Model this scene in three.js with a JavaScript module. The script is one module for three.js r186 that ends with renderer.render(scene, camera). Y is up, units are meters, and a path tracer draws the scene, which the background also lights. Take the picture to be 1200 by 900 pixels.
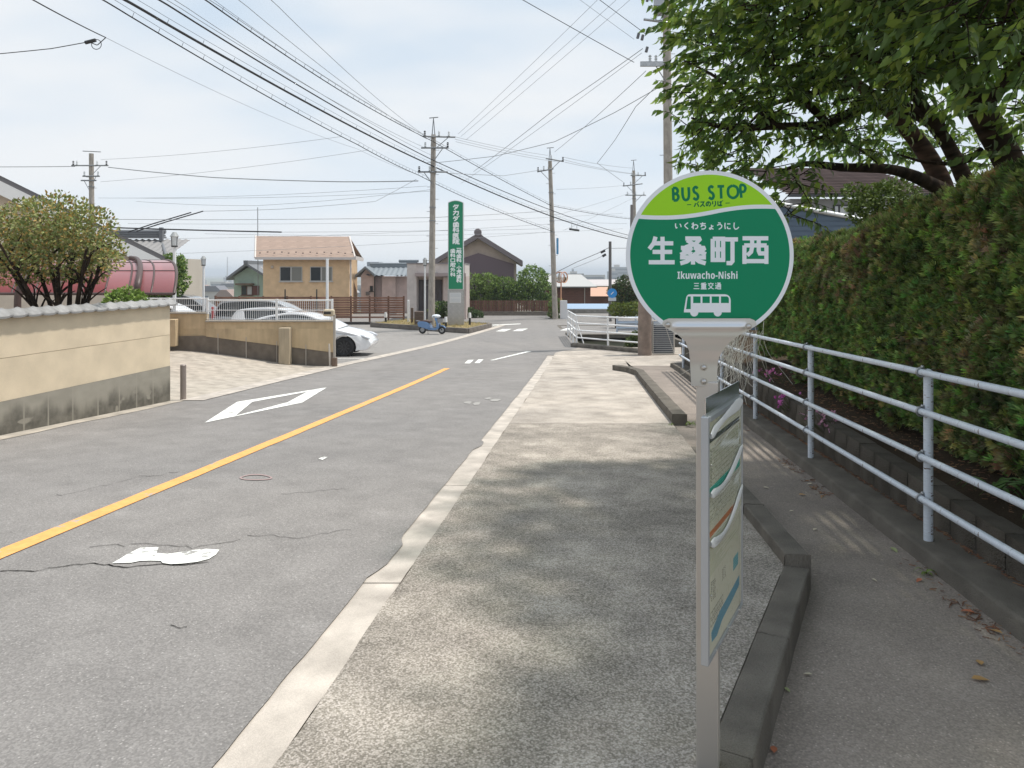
import * as THREE from 'three';
import { mergeGeometries, mergeVertices, toCreasedNormals } from 'three/addons/utils/BufferGeometryUtils.js';
import { RoundedBoxGeometry } from 'three/addons/geometries/RoundedBoxGeometry.js';

// ------------------------------------------------------------------ camera, sky, sun, exposure
const scene = new THREE.Scene();
const EYE = 1.55, F = 850, CX = 600, HY = 320;          // eye height, focal length and principal point of the photograph
const camera = new THREE.PerspectiveCamera(2 * Math.atan(580 / F) * 180 / Math.PI, 1200 / 1160, 0.05, 9000);
camera.position.set(0, EYE, 0);
camera.lookAt(0, EYE, -10);
camera.setViewOffset(1200, 1160, 0, 260, 1200, 900);     // a level camera with a fallen lens: verticals stay upright

const renderer = new THREE.WebGLRenderer({ antialias: true });
renderer.toneMapping = THREE.LinearToneMapping;
renderer.toneMappingExposure = 1.62;
renderer.shadowMap.enabled = true;

const SUN = new THREE.Vector3(0.33, 0.92, -0.10).normalize();
const sun = new THREE.DirectionalLight(new THREE.Color(1, 0.955, 0.88), 2.6);
sun.position.copy(SUN).multiplyScalar(60);
sun.target.position.set(0, 0, -12); sun.position.add(sun.target.position);
sun.castShadow = true; sun.shadow.radius = 5;
Object.assign(sun.shadow.camera, { left: -40, right: 40, top: 40, bottom: -40, near: 1, far: 160 });
sun.shadow.mapSize.set(4096, 4096);
scene.add(sun, sun.target);

// ------------------------------------------------------------------ noise
function mulberry(a) { return () => { a |= 0; a = a + 0x6D2B79F5 | 0; let t = Math.imul(a ^ a >>> 15, 1 | a); t = t + Math.imul(t ^ t >>> 7, 61 | t) ^ t; return ((t ^ t >>> 14) >>> 0) / 4294967296; }; }
const rnd = mulberry(20240611);
const rr = (a, b) => a + (b - a) * rnd();
const pick = (a) => a[Math.floor(rnd() * a.length)];
function hash(x, y, z) { let h = Math.imul(x | 0, 374761393) ^ Math.imul(y | 0, 668265263) ^ Math.imul(z | 0, 2147483647 - 1274126177); h = Math.imul(h ^ h >>> 13, 1274126177); h = Math.imul(h ^ h >>> 15, 2246822519); return ((h ^ h >>> 16) >>> 0) / 4294967296; }
const fade = (t) => t * t * (3 - 2 * t), mix = (a, b, t) => a + (b - a) * t, clamp = (x, a = 0, b = 1) => Math.min(b, Math.max(a, x));
const sstep = (a, b, x) => fade(clamp((x - a) / (b - a)));
function vn(x, y, z = 0, per = 0) {
  const ix = Math.floor(x), iy = Math.floor(y), iz = Math.floor(z), fx = fade(x - ix), fy = fade(y - iy), fz = fade(z - iz);
  const w = per ? (i) => ((i % per) + per) % per : (i) => i;
  const h = (a, b, c) => hash(w(ix + a), w(iy + b), iz + c);
  const l = (c) => mix(mix(h(0, 0, c), h(1, 0, c), fx), mix(h(0, 1, c), h(1, 1, c), fx), fy);
  return fz === 0 ? l(0) : mix(l(0), l(1), fz);
}
function fbm(x, y, z = 0, oct = 4, per = 0) { let s = 0, a = 0.5, n = 0; for (let i = 0; i < oct; i++) { s += a * vn(x, y, z + i * 17, per); n += a; a *= 0.5; x *= 2; y *= 2; z *= 2; per *= 2; } return s / n; }

// the sky: pale blue air with thin high cloud, the same all round
{
  const W = 1024, H = 512, d = new Float32Array(W * H * 4);
  for (let r = 0; r < H; r++) for (let c = 0; c < W; c++) {
    const up = ((r + 0.5) / H - 0.5) * Math.PI, th = ((c + 0.5) / W - 0.5) * 2 * Math.PI;
    const y = Math.sin(up), x = Math.cos(th) * Math.cos(up), z = Math.sin(th) * Math.cos(up), o = (r * W + c) * 4;
    const e = Math.max(0, y), k = 1 / (e + 0.22);
    const a = fbm(x * k * 0.9 + 7.3, z * k * 2.1 + 3.1, 0, 5), b = fbm(x * k * 2.6 + 1.7, z * k * 5.0 + 9.2, 3, 5);
    let cl = sstep(0.30, 0.68, a * 0.72 + b * 0.28) * 0.85 + 0.02;
    cl = mix(cl, 0.55, Math.exp(-e * 16));
    const t = Math.pow(1 - e, 5), air = [mix(0.345, 0.57, t), mix(0.435, 0.605, t), mix(0.535, 0.63, t)], cloud = [0.575, 0.585, 0.595];
    const s = Math.max(0, x * SUN.x + y * SUN.y + z * SUN.z), glow = 1 + 0.35 * Math.pow(s, 6);
    for (let i = 0; i < 3; i++) d[o + i] = y < -0.02 ? [0.2, 0.19, 0.18][i] : mix(air[i], cloud[i], cl) * glow;
    d[o + 3] = 1;
  }
  const t = new THREE.DataTexture(d, W, H, THREE.RGBAFormat, THREE.FloatType);
  t.mapping = THREE.EquirectangularReflectionMapping; t.magFilter = THREE.LinearFilter; t.needsUpdate = true;
  scene.background = t; scene.environment = t;
}

// ------------------------------------------------------------------ helpers
const V = (x, y, z) => new THREE.Vector3(x, y, z);
const P = (px, py, z) => V((px - CX) / F * z, EYE - (py - HY) / F * z, -z);   // a measured direction and a distance to a place in metres
const X = (px, z) => (px - CX) / F * z, Y = (py, z) => EYE - (py - HY) / F * z;
const GT = [[-60, 3.18], [0, 0], [18, -0.954], [24, -1.2], [30, -1.36], [38, -1.48], [50, -1.55], [70, -1.62], [4000, -1.7]];
function G(z) {                                           // the ground falls away along the road, then levels out
  for (let i = 1; i < GT.length; i++) if (z <= GT[i][0]) {
    const [a, ya] = GT[i - 1], [b, yb] = GT[i], t = (z - a) / (b - a);
    const sl = (j) => j <= 0 || j >= GT.length - 1 ? (j <= 0 ? -0.053 : 0) : ((GT[j + 1][1] - GT[j][1]) / (GT[j + 1][0] - GT[j][0]) + (GT[j][1] - GT[j - 1][1]) / (GT[j][0] - GT[j - 1][0])) / 2;
    const m0 = i === 2 || i === 1 ? -0.053 : sl(i - 1), m1 = i <= 1 ? -0.053 : sl(i), h = b - a, t2 = t * t, t3 = t2 * t;
    return (2 * t3 - 3 * t2 + 1) * ya + (t3 - 2 * t2 + t) * h * m0 + (-2 * t3 + 3 * t2) * yb + (t3 - t2) * h * m1;
  }
  return -1.7;
}
function gp(px, py) { let a = 1, b = 70; for (let i = 0; i < 50; i++) { const m = (a + b) / 2; ((EYE - G(m)) / m * F > py - HY) ? a = m : b = m; } return [X(px, a), a]; }   // [x, distance] on the ground
const U = (u, z) => u + 0.1014 * z;                       // the road runs a little to the right: lateral u at distance z
const used = {};
function numbered(n) { const k = used[n] = (used[n] ?? -1) + 1; return k ? n + '_' + String(k).padStart(3, '0') : n; }
const origin = new WeakMap();
function thing(name, label, category, at = [0, 0, 0], group, turn = 0) {
  const o = new THREE.Group(); o.name = numbered(name); o.position.set(...at); o.rotation.y = turn; o.userData = { label, category };
  if (group) o.userData.group = group;
  origin.set(o, turn ? [0, 0, 0] : at); scene.add(o); return o;
}
function part(parent, name, geo, mat, label) {            // geometry in world metres unless the thing stands at the origin
  const at = origin.get(parent) ?? [0, 0, 0];
  if (at[0] || at[1] || at[2]) geo.translate(-at[0], -at[1], -at[2]);
  const m = new THREE.Mesh(geo, mat); m.name = name; parent.add(m);
  if (label) m.userData.label = label;
  if (parent.isMesh) origin.set(m, at); else origin.set(m, at);
  return m;
}
function piece(parent, name, geo, mat, x, y, z, ry = 0, sx = 1, sy = 1, sz = 1) {   // a repeated piece that shares its geometry
  const at = origin.get(parent) ?? [0, 0, 0], m = new THREE.Mesh(geo, mat); m.name = name;
  m.position.set(x - at[0], y - at[1], z - at[2]); m.rotation.y = ry; m.scale.set(sx, sy, sz); parent.add(m); return m;
}
function single(name, label, category, geo, mat, group) {
  const m = new THREE.Mesh(geo, mat); m.name = numbered(name); m.userData = { label, category }; if (group) m.userData.group = group; scene.add(m); return m;
}
function struct(name, geo, mat) { const m = geo ? new THREE.Mesh(geo, mat) : new THREE.Group(); m.name = numbered(name); m.userData = { kind: 'structure' }; scene.add(m); return m; }
function merge(list) {
  const a = list.filter(Boolean).map((g) => { let q = g.index ? g.toNonIndexed() : g.clone(); for (const k of Object.keys(q.attributes)) if (!['position', 'normal', 'uv', 'color'].includes(k)) q.deleteAttribute(k); if (!q.attributes.uv) q.setAttribute('uv', new THREE.BufferAttribute(new Float32Array(q.attributes.position.count * 2), 2)); return q; });
  if (a.some((q) => q.attributes.color)) for (const q of a) if (!q.attributes.color) q.setAttribute('color', new THREE.BufferAttribute(new Float32Array(q.attributes.position.count * 3).fill(1), 3));
  return mergeGeometries(a);
}
function box(w, h, d, x, y, z, ry = 0) { const g = new THREE.BoxGeometry(w, h, d); boxUV(g, w, h, d); if (ry) g.rotateY(ry); return g.translate(x, y, z); }
function boxUV(g, w, h, d) { const u = g.attributes.uv, n = g.attributes.normal; for (let i = 0; i < u.count; i++) { const ax = Math.abs(n.getX(i)) > 0.5 ? [d, h] : Math.abs(n.getY(i)) > 0.5 ? [w, d] : [w, h]; u.setXY(i, u.getX(i) * ax[0], u.getY(i) * ax[1]); } }
function box2(x0, x1, y0, y1, z0, z1) { return box(x1 - x0, y1 - y0, Math.abs(z1 - z0), (x0 + x1) / 2, (y0 + y1) / 2, -(z0 + z1) / 2); }   // z as distance ahead
function rbox(w, h, d, x, y, z, r = 0.01, ry = 0) { const g = new RoundedBoxGeometry(w, h, d, 2, Math.min(r, w / 2.2, h / 2.2, d / 2.2)); if (ry) g.rotateY(ry); return g.translate(x, y, z); }
function bar(p, q, r, seg = 8, r2 = r) {
  const d = q.clone().sub(p), L = d.length(), g = new THREE.CylinderGeometry(r2, r, L, seg); uvMul(g, 6.28 * r, L);
  g.applyQuaternion(new THREE.Quaternion().setFromUnitVectors(V(0, 1, 0), d.normalize())); return g.translate((p.x + q.x) / 2, (p.y + q.y) / 2, (p.z + q.z) / 2);
}
function uvMul(g, a, b) { const u = g.attributes.uv; for (let i = 0; i < u.count; i++) u.setXY(i, u.getX(i) * a, u.getY(i) * b); return g; }
function taper(pts, radii, seg = 8, sub = 4) {            // a tapered limb through points
  const c = new THREE.CatmullRomCurve3(pts), n = (pts.length - 1) * sub, fr = c.computeFrenetFrames(n), pos = [], nor = [], uv = [], idx = [];
  for (let i = 0; i <= n; i++) {
    const t = i / n, p = c.getPoint(t), k = t * (radii.length - 1), k0 = Math.min(Math.floor(k), radii.length - 2), r = mix(radii[k0], radii[k0 + 1], k - k0);
    for (let j = 0; j <= seg; j++) {
      const a = j / seg * 2 * Math.PI, v = fr.normals[i].clone().multiplyScalar(Math.cos(a)).addScaledVector(fr.binormals[i], Math.sin(a));
      pos.push(p.x + v.x * r, p.y + v.y * r, p.z + v.z * r); nor.push(v.x, v.y, v.z); uv.push(j / seg * 0.5, i * 0.12);
      if (i < n && j < seg) { const q = i * (seg + 1) + j; idx.push(q, q + 1, q + seg + 1, q + 1, q + seg + 2, q + seg + 1); }
    }
  }
  const g = new THREE.BufferGeometry(); g.setAttribute('position', new THREE.Float32BufferAttribute(pos, 3)); g.setAttribute('normal', new THREE.Float32BufferAttribute(nor, 3)); g.setAttribute('uv', new THREE.Float32BufferAttribute(uv, 2)); g.setIndex(idx); return g;
}
function grid(nu, nv, fn) {                               // fn(u, v) -> [x, y, z, tu, tv]; u, v in 0..1
  const pos = [], uv = [], idx = [];
  for (let j = 0; j <= nv; j++) for (let i = 0; i <= nu; i++) { const q = fn(i / nu, j / nv, i, j); pos.push(q[0], q[1], q[2]); uv.push(q[3] ?? q[0], q[4] ?? -q[2]); if (i < nu && j < nv) { const k = j * (nu + 1) + i; idx.push(k, k + 1, k + nu + 1, k + 1, k + nu + 2, k + nu + 1); } }
  const g = new THREE.BufferGeometry(); g.setAttribute('position', new THREE.Float32BufferAttribute(pos, 3)); g.setAttribute('uv', new THREE.Float32BufferAttribute(uv, 2)); g.setIndex(idx); g.computeVertexNormals(); return g;
}
function ribbon(zs, xl, xr, n, yf) { return grid(n, zs.length - 1, (u, v, i, j) => { const z = zs[j], x = mix(xl(z), xr(z), u); return [x, yf(x, z), -z, x, z]; }); }
const steps = (a, b, d) => { const n = Math.max(1, Math.round((b - a) / d)); return Array.from({ length: n + 1 }, (_, i) => a + (b - a) * i / n); };
function tint(g, fn) { const p = g.attributes.position, c = new Float32Array(p.count * 3); for (let i = 0; i < p.count; i++) { const q = fn(p.getX(i), p.getY(i), p.getZ(i)); c[i * 3] = q[0] ?? q; c[i * 3 + 1] = q[1] ?? q; c[i * 3 + 2] = q[2] ?? q; } g.setAttribute('color', new THREE.BufferAttribute(c, 3)); return g; }
function flatPoly(pts, yf, lift) {                        // paint on the ground: [x, distance] outline
  const s = new THREE.Shape(pts.map(([x, z]) => new THREE.Vector2(x, z))), g = new THREE.ShapeGeometry(s), p = g.attributes.position;
  for (let i = 0; i < p.count; i++) { const x = p.getX(i), z = p.getY(i); p.setXYZ(i, x, yf(z) + lift, -z); }
  g.computeVertexNormals(); const n = g.attributes.normal; for (let i = 0; i < n.count; i++) if (n.getY(i) < 0) n.setXYZ(i, 0, 1, 0); return g;
}
function prism(pts, depth, bevel = 0) { const s = new THREE.Shape(pts.map((q) => new THREE.Vector2(q[0], q[1]))); return new THREE.ExtrudeGeometry(s, { depth, bevelEnabled: bevel > 0, bevelSize: bevel, bevelThickness: bevel, bevelSegments: 2 }); }

// ------------------------------------------------------------------ textures and materials
function tex(n, fn, rep = 1, srgb = true, m = n) {
  const d = new Uint8Array(n * m * 4);
  for (let y = 0; y < m; y++) for (let x = 0; x < n; x++) { const q = fn(x / n, y / m, x, y), o = (y * n + x) * 4; for (let i = 0; i < 3; i++) d[o + i] = clamp(Math.round((q[i] ?? q) * 255), 0, 255); d[o + 3] = 255; }
  const t = new THREE.DataTexture(d, n, m); t.wrapS = t.wrapT = THREE.RepeatWrapping; t.magFilter = THREE.LinearFilter; t.minFilter = THREE.LinearFilter; t.repeat.set(rep, rep); if (srgb) t.colorSpace = THREE.SRGBColorSpace; t.needsUpdate = true; return t;
}
const mat = (c, rough = 0.8, o = {}) => new THREE.MeshPhysicalMaterial({ color: Array.isArray(c) ? new THREE.Color().setRGB(...c) : new THREE.Color().setRGB(c, c, c), roughness: rough, ...o });
function speckle(n, cells, seed, lo, hi, amp) {           // stones in a binder: every cell a stone of its own tone, tileable
  return (u, v) => {
    const x = u * cells, y = v * cells, ix = Math.floor(x), iy = Math.floor(y); let best = 9, id = 0;
    for (let a = -1; a <= 1; a++) for (let b = -1; b <= 1; b++) { const cx = ((ix + a) % cells + cells) % cells, cy = ((iy + b) % cells + cells) % cells, dx = ix + a + hash(cx, cy, seed) - x, dy = iy + b + hash(cx, cy, seed + 1) - y, q = dx * dx + dy * dy; if (q < best) { best = q; id = hash(cx, cy, seed + 2); } }
    return mix(lo, hi, id) - amp * sstep(0.12, 0.45, best);
  };
}
const asphaltCell = speckle(1024, 230, 11, -1, 1, 0.7);
const asphaltMap = tex(1024, (u, v) => { const s = asphaltCell(u, v), f = fbm(u * 8, v * 8, 2, 5, 8) - 0.5, g = 0.80 + 0.062 * s + 0.11 * f + (s > 0.955 ? 0.13 : 0); return [g, g * 0.992, g * 0.985]; }, 0.5);
const asphaltBump = tex(1024, (u, v) => 0.5 + 0.4 * asphaltCell(u, v), 0.5, false);
const concCell = speckle(1024, 330, 31, -1, 1, 0.9);
const concMap = tex(1024, (u, v) => { const s = concCell(u, v), f = fbm(u * 6, v * 6, 5, 6, 6) - 0.5, g = 0.80 + 0.085 * s + 0.28 * f; return [g, g * (0.985 + 0.015 * s), g * (0.955 + 0.03 * s)]; }, 0.5);
const concBump = tex(1024, (u, v) => 0.5 + 0.4 * concCell(u, v), 0.5, false);
const coarseCell = speckle(1024, 250, 61, -1, 1, 0.8);
const coarseMap = tex(1024, (u, v) => { const s = coarseCell(u, v), f = fbm(u * 9, v * 9, 15, 6, 9) - 0.5, g = 0.80 + 0.14 * s + 0.30 * f; return [g, g * 0.99, g * (0.97 + 0.015 * s)]; }, 0.5), coarseBump = tex(1024, (u, v) => 0.5 + 0.4 * coarseCell(u, v), 0.5, false);
const smoothMap = tex(512, (u, v) => { const f = fbm(u * 8, v * 8, 9, 6, 8) - 0.5, s = hash(u * 512, v * 512, 4) - 0.5, g = 0.85 + 0.28 * f + 0.10 * s; return [g, g * 0.985, g * 0.96]; }, 0.7);
const plasterMap = tex(512, (u, v) => { const f = fbm(u * 5, v * 5, 13, 6, 5) - 0.5, s = hash(u * 512, v * 512, 8) - 0.5, g = 0.9 + 0.14 * f + 0.05 * s; return [g, g * 0.99, g * 0.975 + 0.0]; }, 0.6);
const barkMap = tex(256, (u, v) => { const f = fbm(u * 6, v * 22, 3, 5, 0), g = 0.35 + 0.75 * f; return [g, g * 0.9, g * 0.82]; }, 1);
const grainMap = tex(256, (u, v) => { const f = fbm(u * 3, v * 40, 6, 4, 0) - 0.5, g = 0.85 + 0.4 * f; return [g, g * 0.95, g * 0.9]; }, 1);
const metalMap = tex(256, (u, v) => { const f = fbm(u * 10, v * 10, 21, 4, 10) - 0.5, g = 0.9 + 0.2 * f; return g; }, 3);
function wornMap(r, g, b, edge) { return tex(512, (u, v) => { const n = fbm(u * 7, v * 7, 2, 6, 7), f = fbm(u * 40, v * 40, 5, 3, 40), w = sstep(edge, edge + 0.07, n * 0.6 + f * 0.4), k = 0.95 + 0.14 * (f - 0.5); return [mix(r * k, 0.62, w), mix(g * k, 0.61, w), mix(b * k, 0.60, w)]; }, 0.8); }
const M = {
  asphalt: mat([0.395, 0.380, 0.368], 0.9, { map: asphaltMap, bumpMap: asphaltBump, bumpScale: 0.0024, vertexColors: true, specularIntensity: 0.35 }),
  concrete: mat([0.69, 0.64, 0.60], 0.92, { map: concMap, bumpMap: concBump, bumpScale: 0.0025, vertexColors: true, specularIntensity: 0.3 }),
  roughConcrete: mat([0.545, 0.50, 0.455], 0.95, { map: coarseMap, bumpMap: coarseBump, bumpScale: 0.004, vertexColors: true, specularIntensity: 0.3 }),
  path: mat([0.44, 0.385, 0.34], 0.9, { map: asphaltMap, bumpMap: asphaltBump, bumpScale: 0.0022, vertexColors: true, specularIntensity: 0.3 }),
  kerb: mat([0.66, 0.615, 0.575], 0.9, { map: smoothMap, bumpMap: smoothMap, bumpScale: 0.004, vertexColors: true, specularIntensity: 0.3 }),
  curb: mat([0.21, 0.195, 0.175], 0.92, { map: smoothMap, bumpMap: concBump, bumpScale: 0.004, specularIntensity: 0.3 }),
  drive: mat([0.58, 0.535, 0.48], 0.9, { map: smoothMap, vertexColors: true, specularIntensity: 0.3 }),
  soil: mat([0.105, 0.078, 0.055], 1, { map: concMap, bumpMap: concBump, bumpScale: 0.01, specularIntensity: 0.2 }),
  ground: mat([0.14, 0.145, 0.085], 1, { vertexColors: true, specularIntensity: 0.2 }),
  white: mat(0.78, 0.5), paintWhite: mat([0.86, 0.86, 0.845], 0.75, { map: wornMap(1, 1, 0.98, 0.60) }), orange: mat([1, 1, 1], 0.75, { map: wornMap(0.95, 0.675, 0.385, 0.635) }),
  cream: mat([0.86, 0.735, 0.555], 0.85, { map: plasterMap, specularIntensity: 0.3 }), creamDull: mat([0.52, 0.43, 0.29], 0.88, { map: plasterMap, specularIntensity: 0.3 }),
  galv: mat([0.52, 0.53, 0.54], 0.42, { metalness: 0.9, map: metalMap }), steel: mat([0.62, 0.60, 0.58], 0.28, { metalness: 1, map: metalMap }),
  railPaint: mat([0.62, 0.69, 0.80], 0.42, { map: metalMap }), whiteRail: mat([0.80, 0.80, 0.80], 0.45),
  pole: mat([0.50, 0.46, 0.42], 0.9, { map: smoothMap }), dark: mat([0.03, 0.028, 0.027], 0.6), black: mat([0.015, 0.015, 0.016], 0.45),
  wire: mat([0.035, 0.035, 0.038], 0.7), wireGrey: mat([0.24, 0.25, 0.26], 0.6), glass: mat([0.035, 0.042, 0.048], 0.08, { specularIntensity: 1 }),
  bark: mat([0.07, 0.062, 0.056], 0.95, { map: barkMap, bumpMap: barkMap, bumpScale: 0.01, specularIntensity: 0.2 }),
  barkRed: mat([0.10, 0.078, 0.068], 0.95, { map: barkMap, bumpMap: barkMap, bumpScale: 0.01, specularIntensity: 0.2 }),
  wood: mat([0.35, 0.205, 0.155], 0.85, { map: grainMap }), woodDark: mat([0.21, 0.125, 0.095], 0.85, { map: grainMap }), woodGrey: mat([0.19, 0.15, 0.13], 0.85, { map: grainMap }),
  insul: mat([0.55, 0.56, 0.56], 0.3), stone: mat([0.19, 0.175, 0.155], 0.95, { map: smoothMap, bumpMap: concBump, bumpScale: 0.012, specularIntensity: 0.25 }),
};
const leafMat = (o = {}) => mat([1, 1, 1], 0.62, { side: THREE.DoubleSide, specularIntensity: 0.5, ...o });
// ------------------------------------------------------------------ the ground
const pathY = (z) => mix(-0.195 - 0.036 * z, G(z) + 0.005, sstep(17.5, 23, z));
const pit = (x, z) => z > 27.6 && z < 35.4 && x > 2.75 && x < 7.4;
const wallX = (z) => -6.37 + 0.129 * (z - 9.02);
function land(x, z) {                                      // terrain under everything, falling to the plain behind the houses
  let y = G(clamp(z, -60, 58)) - 0.32;
  y = mix(y, -3.0, sstep(46, 50, z + Math.max(0, -x - 14) * 0.1) * sstep(2, -10, x));
  y = mix(y, -5.5, sstep(60, 90, z)); y = mix(y, -19, sstep(90, 260, z));
  y += sstep(40, 300, Math.hypot(x, z)) * (fbm(x * 0.02, z * 0.02, 1, 3) - 0.5) * 1.2;
  if (pit(x, z)) y -= 2.6;
  if (x > 5 && z < 22) y = mix(y, -0.1, sstep(5, 7, x));
  return y;
}
{
  const zs = [...steps(-40, 64, 1.3)]; for (let z = 66, d = 3; z < 7500; z += d, d *= 1.11) zs.push(z);
  const xs = [...steps(-24, 24, 1.2)]; for (let x = 27, d = 4; x < 5200; x += d, d *= 1.22) { xs.push(x); xs.unshift(-x); }
  const g = grid(xs.length - 1, zs.length - 1, (u, v, i, j) => [xs[i], land(xs[i], zs[j]), -zs[j]]);
  tint(g, (x, y, z) => { const n = fbm(x * 0.05, z * 0.05, 2, 4), m = fbm(x * 0.6, z * 0.6, 7, 3); const town = sstep(0.42, 0.58, fbm(x * 0.012 + 3, z * 0.012, 5, 3)), k = 0.6 + 0.8 * n; return [k * mix(1, 1.6, town), k * mix(1, 1.45, town), k * mix(0.7 + 0.5 * m, 1.9, town)]; });
  struct('terrain', g, M.ground);
}
const patch = (s, amp, off = 0) => (x, y, z) => { const n = fbm(x * s + off, z * s, 4, 4) - 0.5, m = fbm(x * s * 5, z * s * 5, 8, 3) - 0.5; const k = 1 + amp * n + amp * 0.5 * m; return [k, k * (1 - 0.02 * n), k * (1 - 0.05 * n)]; };

// road, with a ragged edge where the asphalt laps over the kerb
const roadLeft = (z) => z < 12.6 ? wallX(z) + 0.16 : (() => { const t = [[12.6, -5.72], [16, -5.45], [20.8, -4.95], [25, -4.15], [30, -3.1], [36, -1.95], [41, -0.95], [46, -0.2], [60, 1]]; for (let i = 1; i < t.length; i++) if (z <= t[i][0]) return mix(t[i - 1][1], t[i][1], (z - t[i - 1][0]) / (t[i][0] - t[i - 1][0])); return 1; })();
const kerbL = (z) => U(-1.262, z), kerbR = (z) => U(-1.06, z);
const ragged = (z) => kerbL(z) + (fbm(z * 2.6, 0.5, 3, 5) - 0.5) * 0.026 + 0.055 * sstep(4.25, 4.4, z) * sstep(5.0, 4.75, z) * (0.5 + 1.0 * fbm(z * 7, 2, 3, 4)) + 0.06 * sstep(8.2, 8.35, z) * sstep(8.75, 8.6, z);
const roadY = (x, z) => G(z) + 0.016 - 0.006 * sstep(0.35, 0, U(-1.2, z) - x);
const road = struct('road', tint(ribbon([...steps(-14, 12, 0.12), ...steps(12.1, 24.25, 0.25)], roadLeft, ragged, 34, roadY), (x, y, z) => { const q = patch(0.35, 0.22)(x, y, z), u = x + 0.1014 * z, s = 1 + 0.10 * (fbm(u * 2.2, z * 0.12, 5, 4) - 0.5) + 0.05 * (fbm(u * 9, z * 0.3, 6, 2) - 0.5) - 0.07 * sstep(0.60, 0.68, fbm(x * 0.9 + 4, z * 0.9, 3, 4)); return q.map((v) => v * s); }), M.asphalt);
{
  const zs = steps(24.2, 56, 0.5), right = (z) => z < 27.4 ? U(-0.9, z) + sstep(25.2, 27.4, z) * 0.8 : z < 35.6 ? 2.72 : 26;
  const g2 = tint(ribbon(zs, (z) => z < 44 ? roadLeft(z) : mix(-0.5, -30, sstep(43.5, 45.5, z)), right, 12, (x, z) => G(z) + 0.016), patch(0.35, 0.16));
  part(road, 'junction', g2, M.asphalt);
  // parking ground on the left, the same worn asphalt, a touch paler
  const lot = struct('parking_ground', tint(ribbon(steps(20.6, 45, 0.8), () => -34, (z) => roadLeft(z) + 0.02, 26, (x, z) => G(z) + 0.004), (x, y, z) => { const q = patch(0.3, 0.2, 40)(x, y, z)[0] * 1.12; return [q, q, q * 0.99]; }), M.asphalt);
  part(lot, 'bay_line', flatPoly([[-8.2, 23.05], [-4.2, 22.95], [-4.2, 22.83], [-8.2, 22.93]], (z) => G(z), 0.012), M.paintWhite);
  // sandy driveway between the two walls
  const dy = (x, z) => mix(G(z) + 0.01, -0.6, sstep(0.1, 4.6, roadLeft(z) - x) * sstep(8, 12, z));
  struct('driveway', tint(ribbon(steps(12.4, 20.6, 0.16), () => -16, (z) => roadLeft(z) - 0.02, 64, (x, z) => dy(x, z)), patch(0.8, 0.05, 90)), M.drive);
  // pale gutter slabs along the left edge of the road
  const gut = struct('gutter', null); gut.userData.kind = 'structure';
  for (let z = 12.6; z < 42; z += 1.25) part(gut, 'gutter_slab', tint(ribbon(steps(z, z + 1.235, 0.3), (t) => roadLeft(t) - 0.05, (t) => roadLeft(t) + 0.36, 3, (x, t) => G(t) + 0.026), patch(1.3, 0.3, z)), M.kerb);
  part(gut, 'dirt_strip', tint(ribbon(steps(-8, 12.55, 0.3), (z) => wallX(z) + 0.005, (z) => wallX(z) + 0.2 + 0.10 * fbm(z * 1.4, 3, 1, 4), 3, (x, z) => G(z) + 0.022), patch(1.5, 0.5, 4)), M.drive);
}
// kerb: flush pale stones, a thin gap between each
const walk = struct('sidewalk', null);
for (let z = -5, i = 0; z < 24.2; i++) { const L = [2.35, 1.9, 2.8, 2.1][i % 4]; part(walk, 'kerb_stone', tint(ribbon(steps(z, Math.min(z + L - 0.012, 24.4), 0.15), (t) => kerbL(t) - 0.14, (t) => kerbR(t) + (fbm(t * 2.3, 7, 2, 4) - 0.5) * 0.03, 4, (x, t) => G(t) + 0.003), patch(1.1, 0.22, i)), M.kerb); z += L; }
const curbPts = [[0.42, -6], [0.46, 1.2], [0.62, 2.12], [0.838, 2.54], [1.785, 4.37]];
const curbAt = (z) => { if (z > 4.22) return U(1.2, z); for (let i = 1; i < curbPts.length; i++) if (z <= curbPts[i][1]) return mix(curbPts[i - 1][0], curbPts[i][0], (z - curbPts[i - 1][1]) / (curbPts[i][1] - curbPts[i - 1][1])) - 0.15 * sstep(1.5, 2.2, z); return 0; };
{
  const under = tint(ribbon(steps(-6, 24.4, 0.5), (z) => kerbL(z) - 0.1, (z) => curbAt(z) + 0.02, 3, (x, z) => G(z) - 0.01), () => [0.45, 0.42, 0.38]);
  part(walk, 'joint_bed', under, M.kerb);
  const slab = (a, b, off, m = M.concrete, amp = 0.42) => part(walk, 'concrete_slab', tint(ribbon(steps(a, b, 0.12), (z) => kerbR(z) + 0.012 + (fbm(z * 2.6, 11, 5, 4) - 0.5) * 0.028, (z) => curbAt(z), 18, (x, z) => G(z) + 0.02), (x, y, z) => { const q = patch(0.55, amp, off)(x, y, z), w = 1 + 0.26 * (fbm(x * 1.3 + 5, z * 0.8, 6, 4) - 0.5); return [q[0] * w, q[1] * w, q[2] * w]; }), m);
  slab(-6, 9.985, 3, M.roughConcrete, 0.6); slab(10, 17.0, 14); slab(17.012, 24.4, 21);
  // apron at the far end, up to the channel fence
  part(walk, 'concrete_slab', tint(ribbon(steps(24.41, 27.7, 0.3), (z) => U(-1.05, z) + sstep(25, 27.5, z) * 0.75, () => 9, 10, (x, z) => G(z) + 0.022), patch(0.8, 0.3, 33)), M.concrete);
  part(walk, 'concrete_slab', tint(ribbon(steps(19.2, 24.4, 0.3), (z) => curbAt(z) + 0.005, () => 9, 8, (x, z) => pathY(z) + 0.004), patch(0.8, 0.3, 38)), M.concrete);
}
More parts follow.
